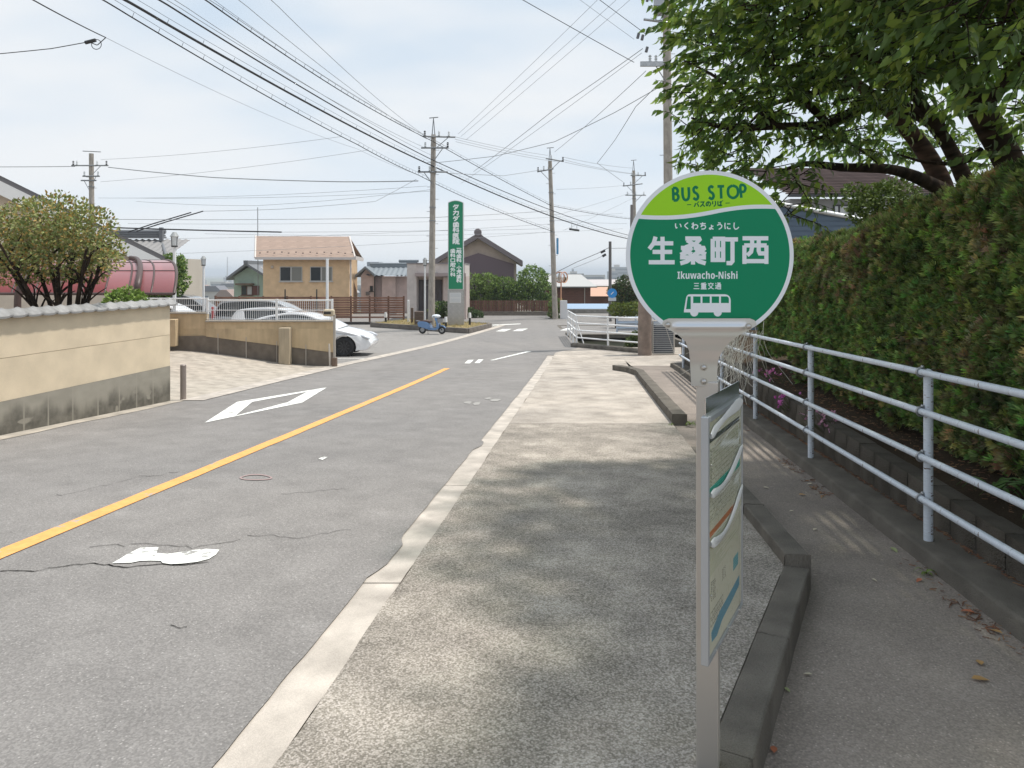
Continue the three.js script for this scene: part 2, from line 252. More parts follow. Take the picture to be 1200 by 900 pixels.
// narrow path that leaves the pavement, lower here and higher further on
struct('path', tint(ribbon(steps(-6, 19.3, 0.18), (z) => curbAt(z) + (z < 9 ? -0.05 : 0.03), (z) => U(2.3, z), 12, (x, z) => pathY(z)), patch(0.6, 0.45, 55)), M.path);
function kerbRun(pts, w, top, bottom) {                    // one straight dressed block between two points, chamfered
  const [[x0, z0], [x1, z1]] = pts, dx = x1 - x0, dz = z1 - z0, L = Math.hypot(dx, dz), nx = dz / L, nz = -dx / L, c = 0.014, prof = [[0, -1], [0, -c, 1], [c, 0], [w - c, 0], [w, -c, 1], [w, -1]];
  return grid(5, Math.max(2, Math.round(L / 0.15)), (u, v, i) => { const [o, d] = prof[i], z = mix(z0, z1, v), yt = top(z), y = d === -1 ? bottom(z) : yt + d, wob = (fbm(v * L * 4, i, 3, 3) - 0.5) * 0.012; return [mix(x0, x1, v) + nx * (o + wob) , y + (d === -1 ? 0 : wob * 0.5), -(z + nz * (o + wob)), v * L, o + (d === -1 ? 0.3 : 0)]; });
}
const capped = (g, pts, w, top, bottom) => { const out = [g]; for (const [[x, z], [x2, z2]] of [[pts[0], pts[1]], [pts[1], pts[0]]]) { const s = pts[0][0] === x && pts[0][1] === z ? 1 : -1, dx = (x2 - x) * s, dz = (z2 - z) * s, L = Math.hypot(dx, dz), nx = dz / L, nz = -dx / L; out.push(grid(1, 1, (u, v) => [x + nx * w * u, mix(bottom(z), top(z), v), -(z + nz * w * u), u * w, v * 0.2])); } return merge(out); };
for (let i = 0; i < curbPts.length - 1; i++) { const a = curbPts[i], b = curbPts[i + 1], n = Math.max(1, Math.round(Math.hypot(b[0] - a[0], b[1] - a[1]) / 1.0)); for (let k = 0; k < n; k++) { const pp = [0, 1].map((e) => { const t = (k + e * 0.995) / n; return [mix(a[0], b[0], t) - 0.15, mix(a[1], b[1], t)]; }); part(walk, 'curb_block', capped(kerbRun(pp, 0.15, (z) => G(z) + 0.03, (z) => G(z) - 0.6), pp, 0.15, (z) => G(z) + 0.03, (z) => G(z) - 0.6), M.curb); } }
for (const [a, b] of [[4.36, 5.5], [5.51, 6.8], [6.81, 8.3]]) { const pp = [[U(1.2, a), a], [U(1.2, b), b]], top = (z) => G(z) + 0.085 * sstep(8.6, 6.4, z) + 0.012; part(walk, 'curb_block', capped(kerbRun(pp, 0.15, top, (z) => G(z) - 0.5), pp, 0.15, top, (z) => G(z) - 0.5), M.curb); }
for (const [a, b] of [[10.02, 12.2], [12.21, 14.5], [14.51, 16.8], [16.81, 17.4]]) { const pp = [[U(1.2, a), a], [U(1.2, b), b]], top = (z) => G(z) + 0.15; part(walk, 'curb_block', capped(kerbRun(pp, 0.2, top, (z) => G(z) - 0.3), pp, 0.2, top, (z) => G(z) - 0.3), M.curb); }
for (const pp of [[[U(1.2, 17.41), 17.41], [U(1.2, 18.2) - 0.16, 18.2]], [[U(1.2, 18.2) - 0.165, 18.21], [U(1.2, 18.9) - 0.5, 18.9]]]) { const top = (z) => G(z) + 0.15; part(walk, 'curb_block', capped(kerbRun(pp, 0.2, top, (z) => G(z) - 0.3), pp, 0.2, top, (z) => G(z) - 0.3), M.curb); }

// ------------------------------------------------------------------ paint on the road
const RL = 0.022;
part(road, 'orange_centre_line', tint(ribbon([...steps(-10, 19.4, 0.3)], (z) => U(-3.78, z) + (fbm(z * 5, 1, 1, 2) - 0.5) * 0.015, (z) => U(-3.63, z) + (fbm(z * 5, 4, 1, 2) - 0.5) * 0.015, 1, (x, z) => G(z) + RL), () => 1), M.orange);
const ring = (o, i) => { const s = new THREE.Shape(o.map(([x, z]) => new THREE.Vector2(x, z))); s.holes.push(new THREE.Path(i.map(([x, z]) => new THREE.Vector2(x, z)))); const g = new THREE.ShapeGeometry(s), p = g.attributes.position; for (let k = 0; k < p.count; k++) { const x = p.getX(k), z = p.getY(k); p.setXYZ(k, x, G(z) + RL, -z); } const n = g.attributes.normal; for (let k = 0; k < n.count; k++) n.setXYZ(k, 0, 1, 0); return g; };
part(road, 'white_diamond_marking', ring([[-4.27, 10.08], [-3.56, 12.3], [-3.76, 14.75], [-4.70, 12.4]], [[-4.10, 10.75], [-3.82, 12.35], [-3.94, 13.95], [-4.44, 12.4]]), M.paintWhite);
const pxPoly = (pts, lift = RL) => flatPoly(pts.map(([a, b]) => gp(a, b)), (z) => G(z), lift);
const zoomA = (pts) => pts.map(([a, b]) => [a / 2.857, 430 + b / 2.857]);
part(road, 'worn_white_arrow', pxPoly(zoomA([[375, 669], [398, 656], [430, 636], [470, 616], [531, 615], [524, 634], [560, 637], [600, 632], [640, 625], [690, 620], [735, 623], [722, 640], [700, 654], [662, 664], [610, 670], [570, 672], [545, 668], [538, 661], [505, 660], [470, 661], [440, 667]])), M.paintWhite);
for (const q of [[[1066, 314], [1085, 306], [1098, 308], [1080, 318]]]) part(road, 'white_fleck', pxPoly(zoomA(q)), M.paintWhite);
const zoomB = (pts) => pts.map(([a, b]) => [500 + a / 3, 380 + b / 3]);
for (const q of [[[133, 140], [146, 128], [166, 127], [152, 140]], [[168, 139], [182, 126], [200, 126], [185, 139]]]) part(road, 'white_dash', pxPoly(zoomB(q)), M.paintWhite);
part(road, 'white_lane_line', pxPoly(zoomB([[222, 129], [352, 97], [370, 97], [236, 129]])), M.paintWhite);
const worn = mat([0.45, 0.445, 0.44], 0.85, { map: smoothMap });
for (const q of [[[130, 277], [150, 274], [160, 277], [152, 284], [133, 282]], [[163, 284], [172, 277], [190, 277], [184, 287], [168, 289]], [[200, 264], [222, 261], [232, 265], [212, 269]], [[220, 270], [240, 266], [262, 268], [246, 276], [228, 275]]]) part(road, 'worn_white_mark', pxPoly(zoomB(q)), worn);
const zoomC = (pts) => pts.map(([a, b]) => [400 + a / 4.286, 220 + b / 4.286]);
for (const q of [[[775, 723], [810, 712], [855, 711], [820, 724]], [[858, 722], [890, 711], [938, 709], [905, 722]], [[1098, 719], [1130, 708], [1172, 705], [1150, 718]], [[760, 690], [900, 684], [900, 687], [760, 694]]]) part(road, 'crossing_bar', pxPoly(zoomC(q)), M.paintWhite);
{ const o = [], i = []; for (let k = 0; k < 22; k++) { const a = k / 22 * Math.PI * 2, w = 1 + 0.08 * Math.sin(3 * a); o.push(gp(300 + 19 * w * Math.cos(a), 562 + 3.6 * w * Math.sin(a))); i.push(gp(300 + 16.5 * w * Math.cos(a), 562 + 2.6 * w * Math.sin(a))); } part(road, 'faded_red_ring', ring(o, i), mat([0.34, 0.25, 0.24], 0.9)); }
// cracks in the asphalt
function crack(pts, w) { const q = []; for (let i = 0; i < pts.length - 1; i++) for (let k = 0; k < 8; k++) { const t = k / 8; q.push([mix(pts[i][0], pts[i + 1][0], t) , mix(pts[i][1], pts[i + 1][1], t)]); } const c = q.map(([a, b]) => gp(a, b + 2.2 * (fbm(a * 0.11, b * 0.09, 5, 4) - 0.5) * 3)); const g = grid(1, c.length - 1, (u, v, i, j) => { const [x, z] = c[j], ww = 0.4 * w * (0.4 + 1.1 * fbm(j * 0.7, 1, 2, 2)); return [x, G(z) + 0.0205, -(z + (u - 0.5) * ww), u, v]; }); for (let k = 0; k < g.attributes.normal.count; k++) g.attributes.normal.setXYZ(k, 0, 1, 0); return g; }
const crackMat = mat([0.17, 0.162, 0.155], 1);
for (const [p, w] of [[[[0, 672], [40, 673], [105, 664], [150, 668], [258, 662]], 0.02], [[[105, 645], [170, 640], [225, 645], [290, 636]], 0.012], [[[290, 630], [350, 634], [420, 622]], 0.010], [[[60, 585], [110, 574], [170, 560], [215, 556]], 0.014], [[[330, 582], [372, 578], [410, 574]], 0.010], [[[200, 738], [222, 741]], 0.012]]) part(road, 'crack', crack(p, w), crackMat);

// ------------------------------------------------------------------ water channel at the junction
{
  const ch = struct('channel', null), c = M.curb, y0 = G(30) - 2.2;
  part(ch, 'channel_wall', box2(2.62, 2.8, y0, G(31) + 0.02, 27.6, 35.6), c); part(ch, 'channel_wall', box2(7.2, 7.4, y0, G(31) + 0.02, 27.75, 35.6), c);
  part(ch, 'channel_wall', box2(2.8, 7.2, y0, G(27.7) - 0.02, 27.45, 27.62), c);
  part(ch, 'channel_bed', box2(2.8, 7.2, y0 - 0.1, y0 + 0.02, 27.6, 42), M.soil);
  part(ch, 'culvert_lintel', box2(2.8, 7.2, G(35) - 0.17, G(35) + 0.02, 35.2, 35.6), c);
  part(ch, 'culvert_wall', box2(2.62, 2.78, y0, G(36) - 0.02, 35.6, 42), c); part(ch, 'culvert_wall', box2(7.22, 7.4, y0, G(36) - 0.02, 35.6, 42), c); part(ch, 'culvert_wall', box2(2.7, 7.3, y0, G(36) - 0.02, 42, 42.2), c);
}
// ------------------------------------------------------------------ planting bed behind the path
const bedTop = -0.02;
{
  const bed = struct('planting_bed', null);
  part(bed, 'post_footing', (() => { const zs = steps(-5, 19, 0.3), pr = [[2.2, -0.25], [2.225, 0.085], [2.26, 0.105], [2.53, 0.11]]; return grid(3, zs.length - 1, (u, v, i, j) => { const z = zs[j], w = (fbm(z * 2.2, i, 5, 3) - 0.5) * 0.03; return [U(pr[i][0] + w, z), pathY(z) + pr[i][1] + w * 0.5, -z, pr[i][0] * 1.4 + pr[i][1], z]; }); })(), M.curb);
  const variants = [0, 1, 2, 3].map((k) => { const g = new THREE.BoxGeometry(0.16, 0.75, 0.322, 2, 5, 5), p = g.attributes.position, n = g.attributes.normal; for (let i = 0; i < p.count; i++) { const x = p.getX(i), y = p.getY(i), z = p.getZ(i), e = sstep(0.161, 0.135, Math.abs(z)) * sstep(0.375, 0.35, Math.abs(y)); if (x < -0.07) p.setX(i, x - e * 0.035 * fbm(y * 9 + k * 5, z * 9, k, 3) + (1 - e) * 0.008); } boxUV(g, 0.16, 0.75, 0.322); g.computeVertexNormals(); return toCreasedNormals(g, 0.7); });
  const tones = [1, 0.85, 1.12, 0.95].map((k) => { const m = M.stone.clone(); m.color.multiplyScalar(k); return m; });
  for (let z = 2.2, i = 0; z < 19; z += 0.332, i++) piece(bed, 'stone_block', variants[i % 4], tones[Math.floor(hash(i, 3, 1) * 4)], U(2.6, z) , bedTop - 0.375 + (hash(i, 1, 1) - 0.5) * 0.008, -z, -0.1011);
  part(bed, 'soil', ribbon(steps(1, 19, 0.25), (z) => U(2.66, z), (z) => U(9, z), 16, (x, z) => bedTop - 0.012 + 0.06 * fbm(x * 2, z * 2, 1, 4) * sstep(0, 0.3, x - U(2.7, z)) + 0.05 * sstep(U(3, z), U(4, z), x)), M.soil);
}
// ------------------------------------------------------------------ lettering drawn stroke by stroke
const GLYPH = {
  生: '28,3 21,26 5,46|21,26 92,26|17,56 88,56|3,92 97,92|53,3 53,92', 桑: '22,9 77,9 60,27 22,40|28,15 48,27 78,38|6,42 45,42 31,56 4,66|12,47 28,56 46,64|52,42 93,42 78,56 52,66|60,47 76,56 97,64|3,75 97,75|50,62 50,100|45,77 28,89 4,96|55,77 72,89 96,96',
  町: '8,10 46,10 46,84 8,84 8,10|27,10 27,84|8,47 46,47|51,12 100,12|80,12 80,88 74,95 58,95', 西: '3,8 97,8|9,33 91,33|10,33 10,98|90,33 90,98|10,88 90,88|38,8 38,38 34,56 20,68|62,8 62,52 66,61 86,61',
  三: '12,14 88,14|18,50 82,50|5,90 95,90', 重: '82,5 46,11 14,12|5,25 95,25|20,38 80,38 80,66 20,66 20,38|20,52 80,52|50,12 50,94|12,80 88,80|4,95 96,95',
  交: '50,2 50,17|6,18 94,18|32,27 12,45|67,27 88,45|70,44 54,72 8,97|29,44 50,74 94,97', 通: '9,8 22,20|4,41 20,41 20,76 5,93|20,76 36,91 62,94 98,94|36,8 88,8 66,22|48,13 64,22|40,30 90,30 90,78 82,80|40,30 40,82|40,46 90,46|40,62 90,62|65,22 65,82',
  い: '14,18 14,52 24,80 37,68|72,24 84,42 90,68', く: '70,8 28,48 72,92', わ: '29,5 29,95|7,28 31,26 8,76|8,76 36,46 66,35 90,50 84,78 54,90', ち: '8,25 88,21|46,5 36,36 24,62 48,44 78,48 84,68 72,86 28,92',
  ょ: '52,36 52,80|54,56 80,53|52,80 40,94 24,87 34,76 54,80 80,96', う: '30,10 50,12 68,16|16,44 52,31 80,44 76,70 40,96', に: '14,10 10,50 16,92|42,25 86,24|46,58 46,78 60,86 90,84', し: '26,6 24,70 42,92 66,86 90,64',
  バ: '34,28 26,58 6,88|56,28 76,54 90,88|76,8 84,22|90,3 98,16', ス: '16,14 78,14 56,52 8,92|54,56 92,92', の: '54,16 46,54 26,80 10,62 24,28 56,14 88,36 86,68 58,90', り: '25,8 20,46 29,58|70,6 76,44 64,78 38,96', ば: '12,10 8,50 14,92|36,30 80,28|60,10 60,76 48,90 36,82 46,72 64,77 84,92|82,6 88,18|94,2 99,14',
  タ: '34,4 26,28 8,50|30,18 82,18 66,62 22,96|34,44 62,64', カ: '8,28 86,28 82,80 74,92 58,86|44,4 40,48 8,94', ダ: '34,6 26,30 8,52|30,22 76,22 62,64 22,96|32,46 58,64|80,8 88,20|92,2 99,14',
  歯: '50,2 50,34|50,14 82,14|24,10 24,34|5,34 95,34|14,44 14,94 86,94 86,44|26,64 74,64|50,44 50,86|34,48 40,58|66,48 60,58|44,68 28,84|56,68 72,84', 科: '44,6 10,14|4,32 48,32|27,12 27,97|25,36 4,70|29,44 46,58|58,14 70,26|54,38 66,50|50,72 98,62|82,4 82,97',
  医: '8,8 94,8|10,8 10,94 94,94|36,16 22,38|34,27 82,27|20,50 88,50|54,27 50,62 22,84|56,54 86,84', 院: '8,6 8,96|8,8 32,8 22,36 34,56 26,70 14,68|66,2 66,14|42,30 42,16 94,16 94,30|50,38 86,38|40,56 97,56|58,56 54,82 36,96|74,56 74,90 96,92 96,78',
  一: '6,50 94,50', 般: '26,2 18,14|10,16 44,16 44,94 34,94|10,16 10,60 2,94|2,52 52,52|26,26 28,40|26,62 28,76|62,6 60,30 52,42|62,8 84,8 84,34 96,36|54,54 90,54 76,78 50,96|60,62 76,80 98,96', '・': '46,44 54,52', 小: '50,4 50,92 36,90|26,36 8,72|72,34 94,70',
  児: '16,8 16,52|36,8 84,8 84,52 36,52 36,8|36,30 84,30|34,56 30,80 6,96|62,56 62,92 94,92 94,78', 口: '14,14 86,14 86,90 14,90 14,14', 腔: '12,8 42,8 42,94 34,94|12,8 12,60 4,94|12,34 42,34|12,60 42,60|72,2 72,14|52,28 52,14 96,14 96,28|66,22 50,46|80,22 96,44|56,56 92,56|74,56 74,92|48,92 98,92', 外: '30,4 8,44|24,22 50,22 40,64 8,96|22,44 38,58|70,2 70,98|70,38 96,60',
  B: '10,5 10,95|10,5 50,7 70,26 50,47 10,47|10,47 54,49 76,71 54,94 10,95', U: '8,3 8,62 22,90 44,96 66,90 80,62 80,3', S: '70,16 46,4 18,16 22,38 62,58 70,80 46,96 8,84', T: '2,7 84,7|43,7 43,97', O: '50,4 86,20 96,50 86,80 50,96 14,80 4,50 14,20 50,4', P: '10,97 10,5 52,7 72,28 52,52 10,54',
};
const ROUND = new Set([...'いくわちょうにしのりばBUSOP']);
function glyph(c, ch, x, y, w, h, lw) {
  c.lineWidth = lw; c.lineCap = 'butt'; c.lineJoin = ROUND.has(ch) ? 'round' : 'miter'; c.miterLimit = 2;
  for (const st of GLYPH[ch].split('|')) {
    const p = st.split(' ').map((s) => s.split(',').map(Number)).map(([a, b]) => [x + a / 100 * w, y + b / 100 * h]);
    c.beginPath();
    if (ROUND.has(ch) && p.length > 2) { const cv = new THREE.CatmullRomCurve3(p.map(([a, b]) => V(a, b, 0)), false, 'centripetal'); cv.getPoints(30).forEach((q, i) => i ? c.lineTo(q.x, q.y) : c.moveTo(q.x, q.y)); } else p.forEach(([a, b], i) => i ? c.lineTo(a, b) : c.moveTo(a, b));
    c.stroke();
  }
}
function canvasTex(w, h, draw) { const cv = document.createElement('canvas'); cv.width = w; cv.height = h; draw(cv.getContext('2d'), w, h); const t = new THREE.CanvasTexture(cv); t.colorSpace = THREE.SRGBColorSpace; return t; }

// ------------------------------------------------------------------ the bus stop
{
  const sz = 2.40, cx = X(832, sz), cy = Y(299, sz), R = 99 / F * sz, py = 0.66, pz = 2.44, gy = G(pz) + 0.02;
  const t = thing('bus_stop_sign', 'round green bus stop sign on a square steel pole with a timetable board', 'bus stop', [py, gy, -pz]);
  const disc = canvasTex(1280, 1280, (c, W) => {
    const k = W / 2 / 99, A = (x) => W / 2 + (x - 832) * k, B = (y) => W / 2 + (y - 299) * k, white = '#dfe3ea', green = '#00805a', lime = '#97d024';
    c.fillStyle = white; c.fillRect(0, 0, W, W);
    c.save(); c.beginPath(); c.arc(W / 2, W / 2, 94.2 * k, 0, 7); c.clip();
    c.fillStyle = green; c.fillRect(0, 0, W, W);
    const sw = (dy, r = 0) => { c.moveTo(A(725), B(251 + dy)); c.bezierCurveTo(A(775), B(256 + dy), A(800), B(255 + dy + r), A(842), B(246 + dy)); c.bezierCurveTo(A(872), B(240.5 + dy), A(892), B(239 + dy), A(945), B(243.5 + dy)); };
    c.fillStyle = white; c.beginPath(); sw(3.6); c.lineTo(W, 0); c.lineTo(0, 0); c.fill();
    c.fillStyle = lime; c.beginPath(); sw(-1.2); c.lineTo(W, 0); c.lineTo(0, 0); c.fill();
    c.restore();
    c.save(); c.translate(A(829), B(226)); c.rotate(-0.045); c.strokeStyle = '#00724e';
    let x = -41.5 * k; for (const [ch, w] of [['B', 9], ['U', 10.2], ['S', 9], ['', 5], ['S', 9], ['T', 9.6], ['O', 13], ['P', 8.6]]) { if (ch) glyph(c, ch, x, -8 * k, w * k, 16 * k, 3.2 * k); x += (w + 2.2) * k; }
    c.strokeStyle = '#04633f'; x = -17 * k; for (const ch of 'バスのりば') { glyph(c, ch, x, 9.6 * k, 6.4 * k, 7 * k, 1.4 * k); x += 7 * k; }
    c.lineWidth = 0.9 * k; for (const q of [-25, 20.5]) { c.beginPath(); c.moveTo(q * k, 13 * k); c.lineTo((q + 5) * k, 13 * k); c.stroke(); } c.restore();
    c.strokeStyle = white; x = A(790); for (const ch of 'いくわちょうにし') { glyph(c, ch, x, B(260.2), 8.6 * k, 9 * k, 1.35 * k); x += 9.75 * k; }
    x = A(758.6); for (const ch of '生桑町西') { glyph(c, ch, x, B(276.5), 32.5 * k, 33.5 * k, 5.0 * k); x += 36.9 * k; }
    c.fillStyle = white; c.font = 'bold ' + Math.round(11.8 * k) + 'px sans-serif'; c.textAlign = 'center'; c.save(); c.translate(A(829), B(326.6)); c.scale(72 * k / c.measureText('Ikuwacho-Nishi').width, 1); c.fillText('Ikuwacho-Nishi', 0, 0); c.restore();
    x = A(812); for (const ch of '三重交通') { glyph(c, ch, x, B(331), 7.6 * k, 8 * k, 1.05 * k); x += 8.5 * k; }
    // the bus
    const bx = A(801), by = B(344.8), s = 55 / 171 * k, q = (a, b) => [bx + a * s, by + b * s];
    c.beginPath(); c.moveTo(...q(22, 0)); c.lineTo(...q(150, 0)); c.quadraticCurveTo(...q(172, 2), ...q(172, 26)); c.lineTo(...q(172, 66)); c.lineTo(...q(0, 66)); c.lineTo(...q(0, 60)); c.lineTo(...q(8, 14)); c.quadraticCurveTo(...q(11, 0), ...q(22, 0)); c.fill();
    for (const a of [38, 124]) { c.beginPath(); c.arc(...q(a, 66), 15 * s, 0, 7); c.fill(); }
    c.fillStyle = green; for (const [a, w] of [[34, 27], [68, 27], [102, 27], [136, 29]]) { const p = q(a, 8); c.beginPath(); c.roundRect(p[0], p[1], w * s, 24 * s, [0, a > 130 ? 9 * s : 0, 0, 0]); c.fill(); }
    c.beginPath(); c.moveTo(...q(14, 8)); c.lineTo(...q(25, 8)); c.lineTo(...q(25, 54)); c.lineTo(...q(8, 54)); c.fill();
  });
  const faceG = new THREE.CircleGeometry(R, 96); faceG.translate(0, 0, 0.0022);
  const face = part(t, 'sign_disc', (() => { const g = new THREE.CylinderGeometry(R, R, 0.004, 96); g.rotateX(Math.PI / 2); g.rotateY(0.03); return g.translate(cx, cy, -sz); })(), mat([0.6, 0.61, 0.62], 0.4, { metalness: 0.6 }));
  faceG.rotateY(0.03); faceG.translate(cx, cy, -sz);
  part(face, 'printed_face', faceG, mat([1, 1, 1], 0.42, { map: disc, specularIntensity: 0.5 }));
  // pole: square tube turned a little
  const turn = -0.36, post = new RoundedBoxGeometry(0.072, 1.30, 0.072, 2, 0.004); post.rotateY(turn); post.translate(py, gy + 0.65, -pz);
  part(t, 'pole', post, mat([0.52, 0.485, 0.45], 0.42, { metalness: 0.6 }));
  // pressed steel bracket
  const HW = [[373, 55], [381, 55], [386, 47.5], [391.5, 37], [400, 26], [411, 19.5], [422, 16.5], [453, 15]], half = (v) => { const y = 373 + 80 * v; for (let i = 1; i < HW.length; i++) if (y <= HW[i][0]) return mix(HW[i - 1][1], HW[i][1], (y - HW[i - 1][0]) / (HW[i][0] - HW[i - 1][0])); return 15; };
  const bz = (v, xx) => { const y = 373 + 80 * v, rib = Math.exp(-Math.pow((y - 383) / 2.8, 2)) * sstep(44, 38, Math.abs(xx)); return sz - 0.008 - 0.007 * rib + 0.016 * sstep(392, 420, y) - 0.006 * Math.exp(-Math.pow((y - 413) / 8, 2)); };
  const plate = (off) => grid(40, 44, (u, v) => { const h = half(v), rc = v < 0.19 ? Math.sqrt(Math.max(0, 1 - Math.pow((7.5 - Math.min(80 * v, 7.5)) / 7.5, 2))) : 1, xx = (u * 2 - 1) * (h - 7.5 * (1 - rc)), z = bz(v, xx) + off, sh = mix(-0.5, -5.3, sstep(385, 424, 373 + 80 * v)); return [X(831 + xx + sh, sz), Y(373 + 80 * v, sz), -z, xx * 0.01, v]; });
  const br = part(t, 'bracket', merge([plate(0), plate(0.004)]), mat([0.60, 0.605, 0.62], 0.28, { metalness: 0.95, side: THREE.DoubleSide }));
  const bolt = (x, y, z) => { const g = new THREE.SphereGeometry(0.0085, 14, 8, 0, 6.29, 0, 1.5); g.scale(1, 0.75, 1); g.rotateX(Math.PI / 2); const w = new THREE.CylinderGeometry(0.0115, 0.0115, 0.003, 18); w.rotateX(Math.PI / 2); return merge([g.translate(x, y, z + 0.002), w.translate(x, y, z + 0.001)]); };
  for (const [a, b, v] of [[782, 380.5, 0.1], [876, 382.5, 0.1], [825.5, 431, 0.73], [825.5, 447.5, 0.93]]) part(br, 'bolt', bolt(X(a, sz), Y(b, sz), -bz(v, a > 850 || a < 800 ? 50 : 0) + 0.001), M.steel);
  // timetable board on the right face of the pole
  const near = V(0.583, 0, -2.2), far = V(0.823, 0, -2.62), d = far.clone().sub(near), w = d.length(); d.normalize();
  const yb = 0.355, yt = 1.112, h = yt - yb, n = V(-d.z, 0, d.x).multiplyScalar(-1); if (n.z < 0) n.multiplyScalar(-1);
  const Q = new THREE.Matrix4().makeBasis(d, V(0, 1, 0), d.clone().cross(V(0, 1, 0))).setPosition(near.x, yb, near.z), L = (g) => g.applyMatrix4(Q.clone());
  const front = d.clone().cross(V(0, 1, 0)).dot(V(-0.65, 0, 2.4)) > 0 ? 1 : -1;   // local z that faces the reader
  const lb = (x0, x1, y0, y1, z0, z1, r = 0.003) => { const g = new RoundedBoxGeometry(x1 - x0, y1 - y0, z1 - z0, 2, Math.min(r, (z1 - z0) / 2.2)); return g.translate((x0 + x1) / 2, (y0 + y1) / 2, (z0 + z1) / 2); };
  const alu = mat([0.42, 0.44, 0.47], 0.36, { metalness: 0.55 });
  const bd = part(t, 'timetable_board', L(lb(0.012, w - 0.012, 0.012, h - 0.012, -0.006, 0.006)), mat([0.45, 0.45, 0.44], 0.7));
  for (const g of [lb(0.004, 0.02, 0, h, -0.012, 0.012), lb(w - 0.012, w, 0, h, -0.012, 0.012), lb(0.02, w - 0.012, h - 0.018, h, -0.014, 0.014), lb(0.02, w - 0.012, 0, 0.014, -0.012, 0.012)]) part(bd, 'frame_bar', L(g), alu);
  const paper = canvasTex(768, 1152, (c, W, H) => {
    c.fillStyle = '#bfbda8'; c.fillRect(0, 0, W, H); const q = mulberry(5);
    c.fillStyle = '#3c423a'; c.fillRect(20, 84, W * 0.9, 26);
    for (let r = 0; r < 30; r++) { const y = 130 + r * 12.5; c.fillStyle = r % 2 ? '#b4b5a0' : '#c3c2b0'; c.fillRect(30, y, W - 60, 12); for (let k = 0; k < 36; k++) if (q() < 0.55) { c.fillStyle = 'rgba(45,50,45,' + (0.25 + q() * 0.4) + ')'; c.fillRect(44 + k * 19, y + 3, 5 + q() * 8, 6); } }
    c.fillStyle = '#3a3f38'; for (let k = 0; k < 10; k++) { c.fillRect(46, 142 + k * 19, 9, 13); c.fillRect(62, 150 + k * 17, 6, 10); }
    c.fillStyle = '#1f9a86'; c.fillRect(26, 330, W - 60, 40); c.fillStyle = '#b06a3c'; c.fillRect(30, 545, W - 70, 30);
    for (let r = 0; r < 14; r++) { const y = 400 + r * 10; c.fillStyle = 'rgba(60,70,55,.35)'; for (let k = 0; k < 40; k++) if (q() < 0.4) c.fillRect(40 + k * 17, y, 4 + q() * 9, 4); }
    for (let r = 0; r < 20; r++) { c.fillStyle = 'rgba(120,135,95,.55)'; c.fillRect(40, 590 + r * 9, 120 + q() * 540, 3); }
    c.fillStyle = '#4a4d47'; for (let r = 0; r < 9; r++) for (let k = 0; k < 3; k++) { c.fillRect(58 + k * 34, 800 + r * 11 + k * 3, 10 + q() * 14, 7); if (r < 7) c.fillRect(300 + k * 28, 815 + r * 9, 6 + q() * 12, 5); }
    c.fillStyle = '#3f8f96'; c.fillRect(560, 842, 130, 70); for (let r = 0; r < 8; r++) { c.fillStyle = r % 2 ? '#2f7f8c' : '#5aa3a6'; c.fillRect(560, 846 + r * 8, 130, 4); }
    c.strokeStyle = '#3d423c'; c.lineWidth = 4; for (let k = 0; k < 12; k++) { c.strokeRect(50 + (k % 6) * 46, 950 + Math.floor(k / 6) * 40, 34, 28); }
    c.fillStyle = '#2b7d95'; c.beginPath(); c.moveTo(60, 1050); c.lineTo(240, 1010); c.lineTo(480, 1000); c.lineTo(720, 985); c.lineTo(720, 1040); c.lineTo(520, 1062); c.lineTo(300, 1075); c.lineTo(180, 1110); c.lineTo(70, 1100); c.fill();
    for (let k = 0; k < 60; k++) { c.fillStyle = 'rgba(40,90,90,.4)'; c.fillRect(60 + q() * 640, 1000 + q() * 110, 14 * q(), 4); }
    for (let k = 0; k < 900; k++) { c.fillStyle = 'rgba(110,105,70,' + q() * 0.16 + ')'; c.fillRect(q() * W, q() * H, 3 + q() * 14, 2 + q() * 26); }
  });
  const sheet = new THREE.PlaneGeometry(w - 0.034, h - 0.034); if (front < 0) sheet.rotateY(Math.PI); sheet.translate(0.02 + (w - 0.034) / 2, h / 2, front * 0.0072);
  part(bd, 'timetable_sheet', L(sheet), mat([1, 1, 1], 0.8, { map: paper }));
  const film = grid(26, 90, (u, v) => { const x = 0.02 + u * (w - 0.034), y = 0.017 + v * (h - 0.034), vv = 1 - v; let b = 0.002; for (const [at, dip, a, s] of [[0.085, -0.012, 0.007, 0.022], [0.30, 0.03, 0.009, 0.02], [0.50, 0.045, 0.009, 0.022]]) b += a * Math.exp(-Math.pow((vv - at - dip * Math.sin(Math.PI * u) + 0.04 * (u - 0.3)) / s, 2)); return [x, y, front * (0.0085 + b * Math.min(1, Math.sin(Math.PI * u) * 3)), u, v]; });
  part(bd, 'clear_cover_sheet', L(film), mat([1, 1, 1], 0.06, { transmission: 1, thickness: 0, side: THREE.DoubleSide, ior: 1.5 }));
  for (const [at, dip, wd] of [[0.075, -0.018, 0.017], [0.285, 0.055, 0.014], [0.475, 0.075, 0.014]]) { const fold = grid(24, 10, (u, v) => { const a = v * 2 * Math.PI, vv = at + dip * Math.sin(Math.PI * (0.12 + 0.88 * u)) - 0.06 * (u - 0.2), wv = 1 + 0.3 * Math.sin(u * 7 + at * 30); return [0.024 + u * (w - 0.046), h * (1 - vv) + Math.cos(a) * wd * wv * (0.4 + 0.6 * Math.min(1, Math.sin(Math.PI * u) * 4)), front * (0.0135 + Math.sin(a) * 0.003), u, v]; }); part(bd, 'glare_arc', L(fold), mat([0.80, 0.81, 0.82], 0.3, { side: THREE.DoubleSide, transmission: 0.15 })); }  // sky glare on the cover, modelled as curved white strips
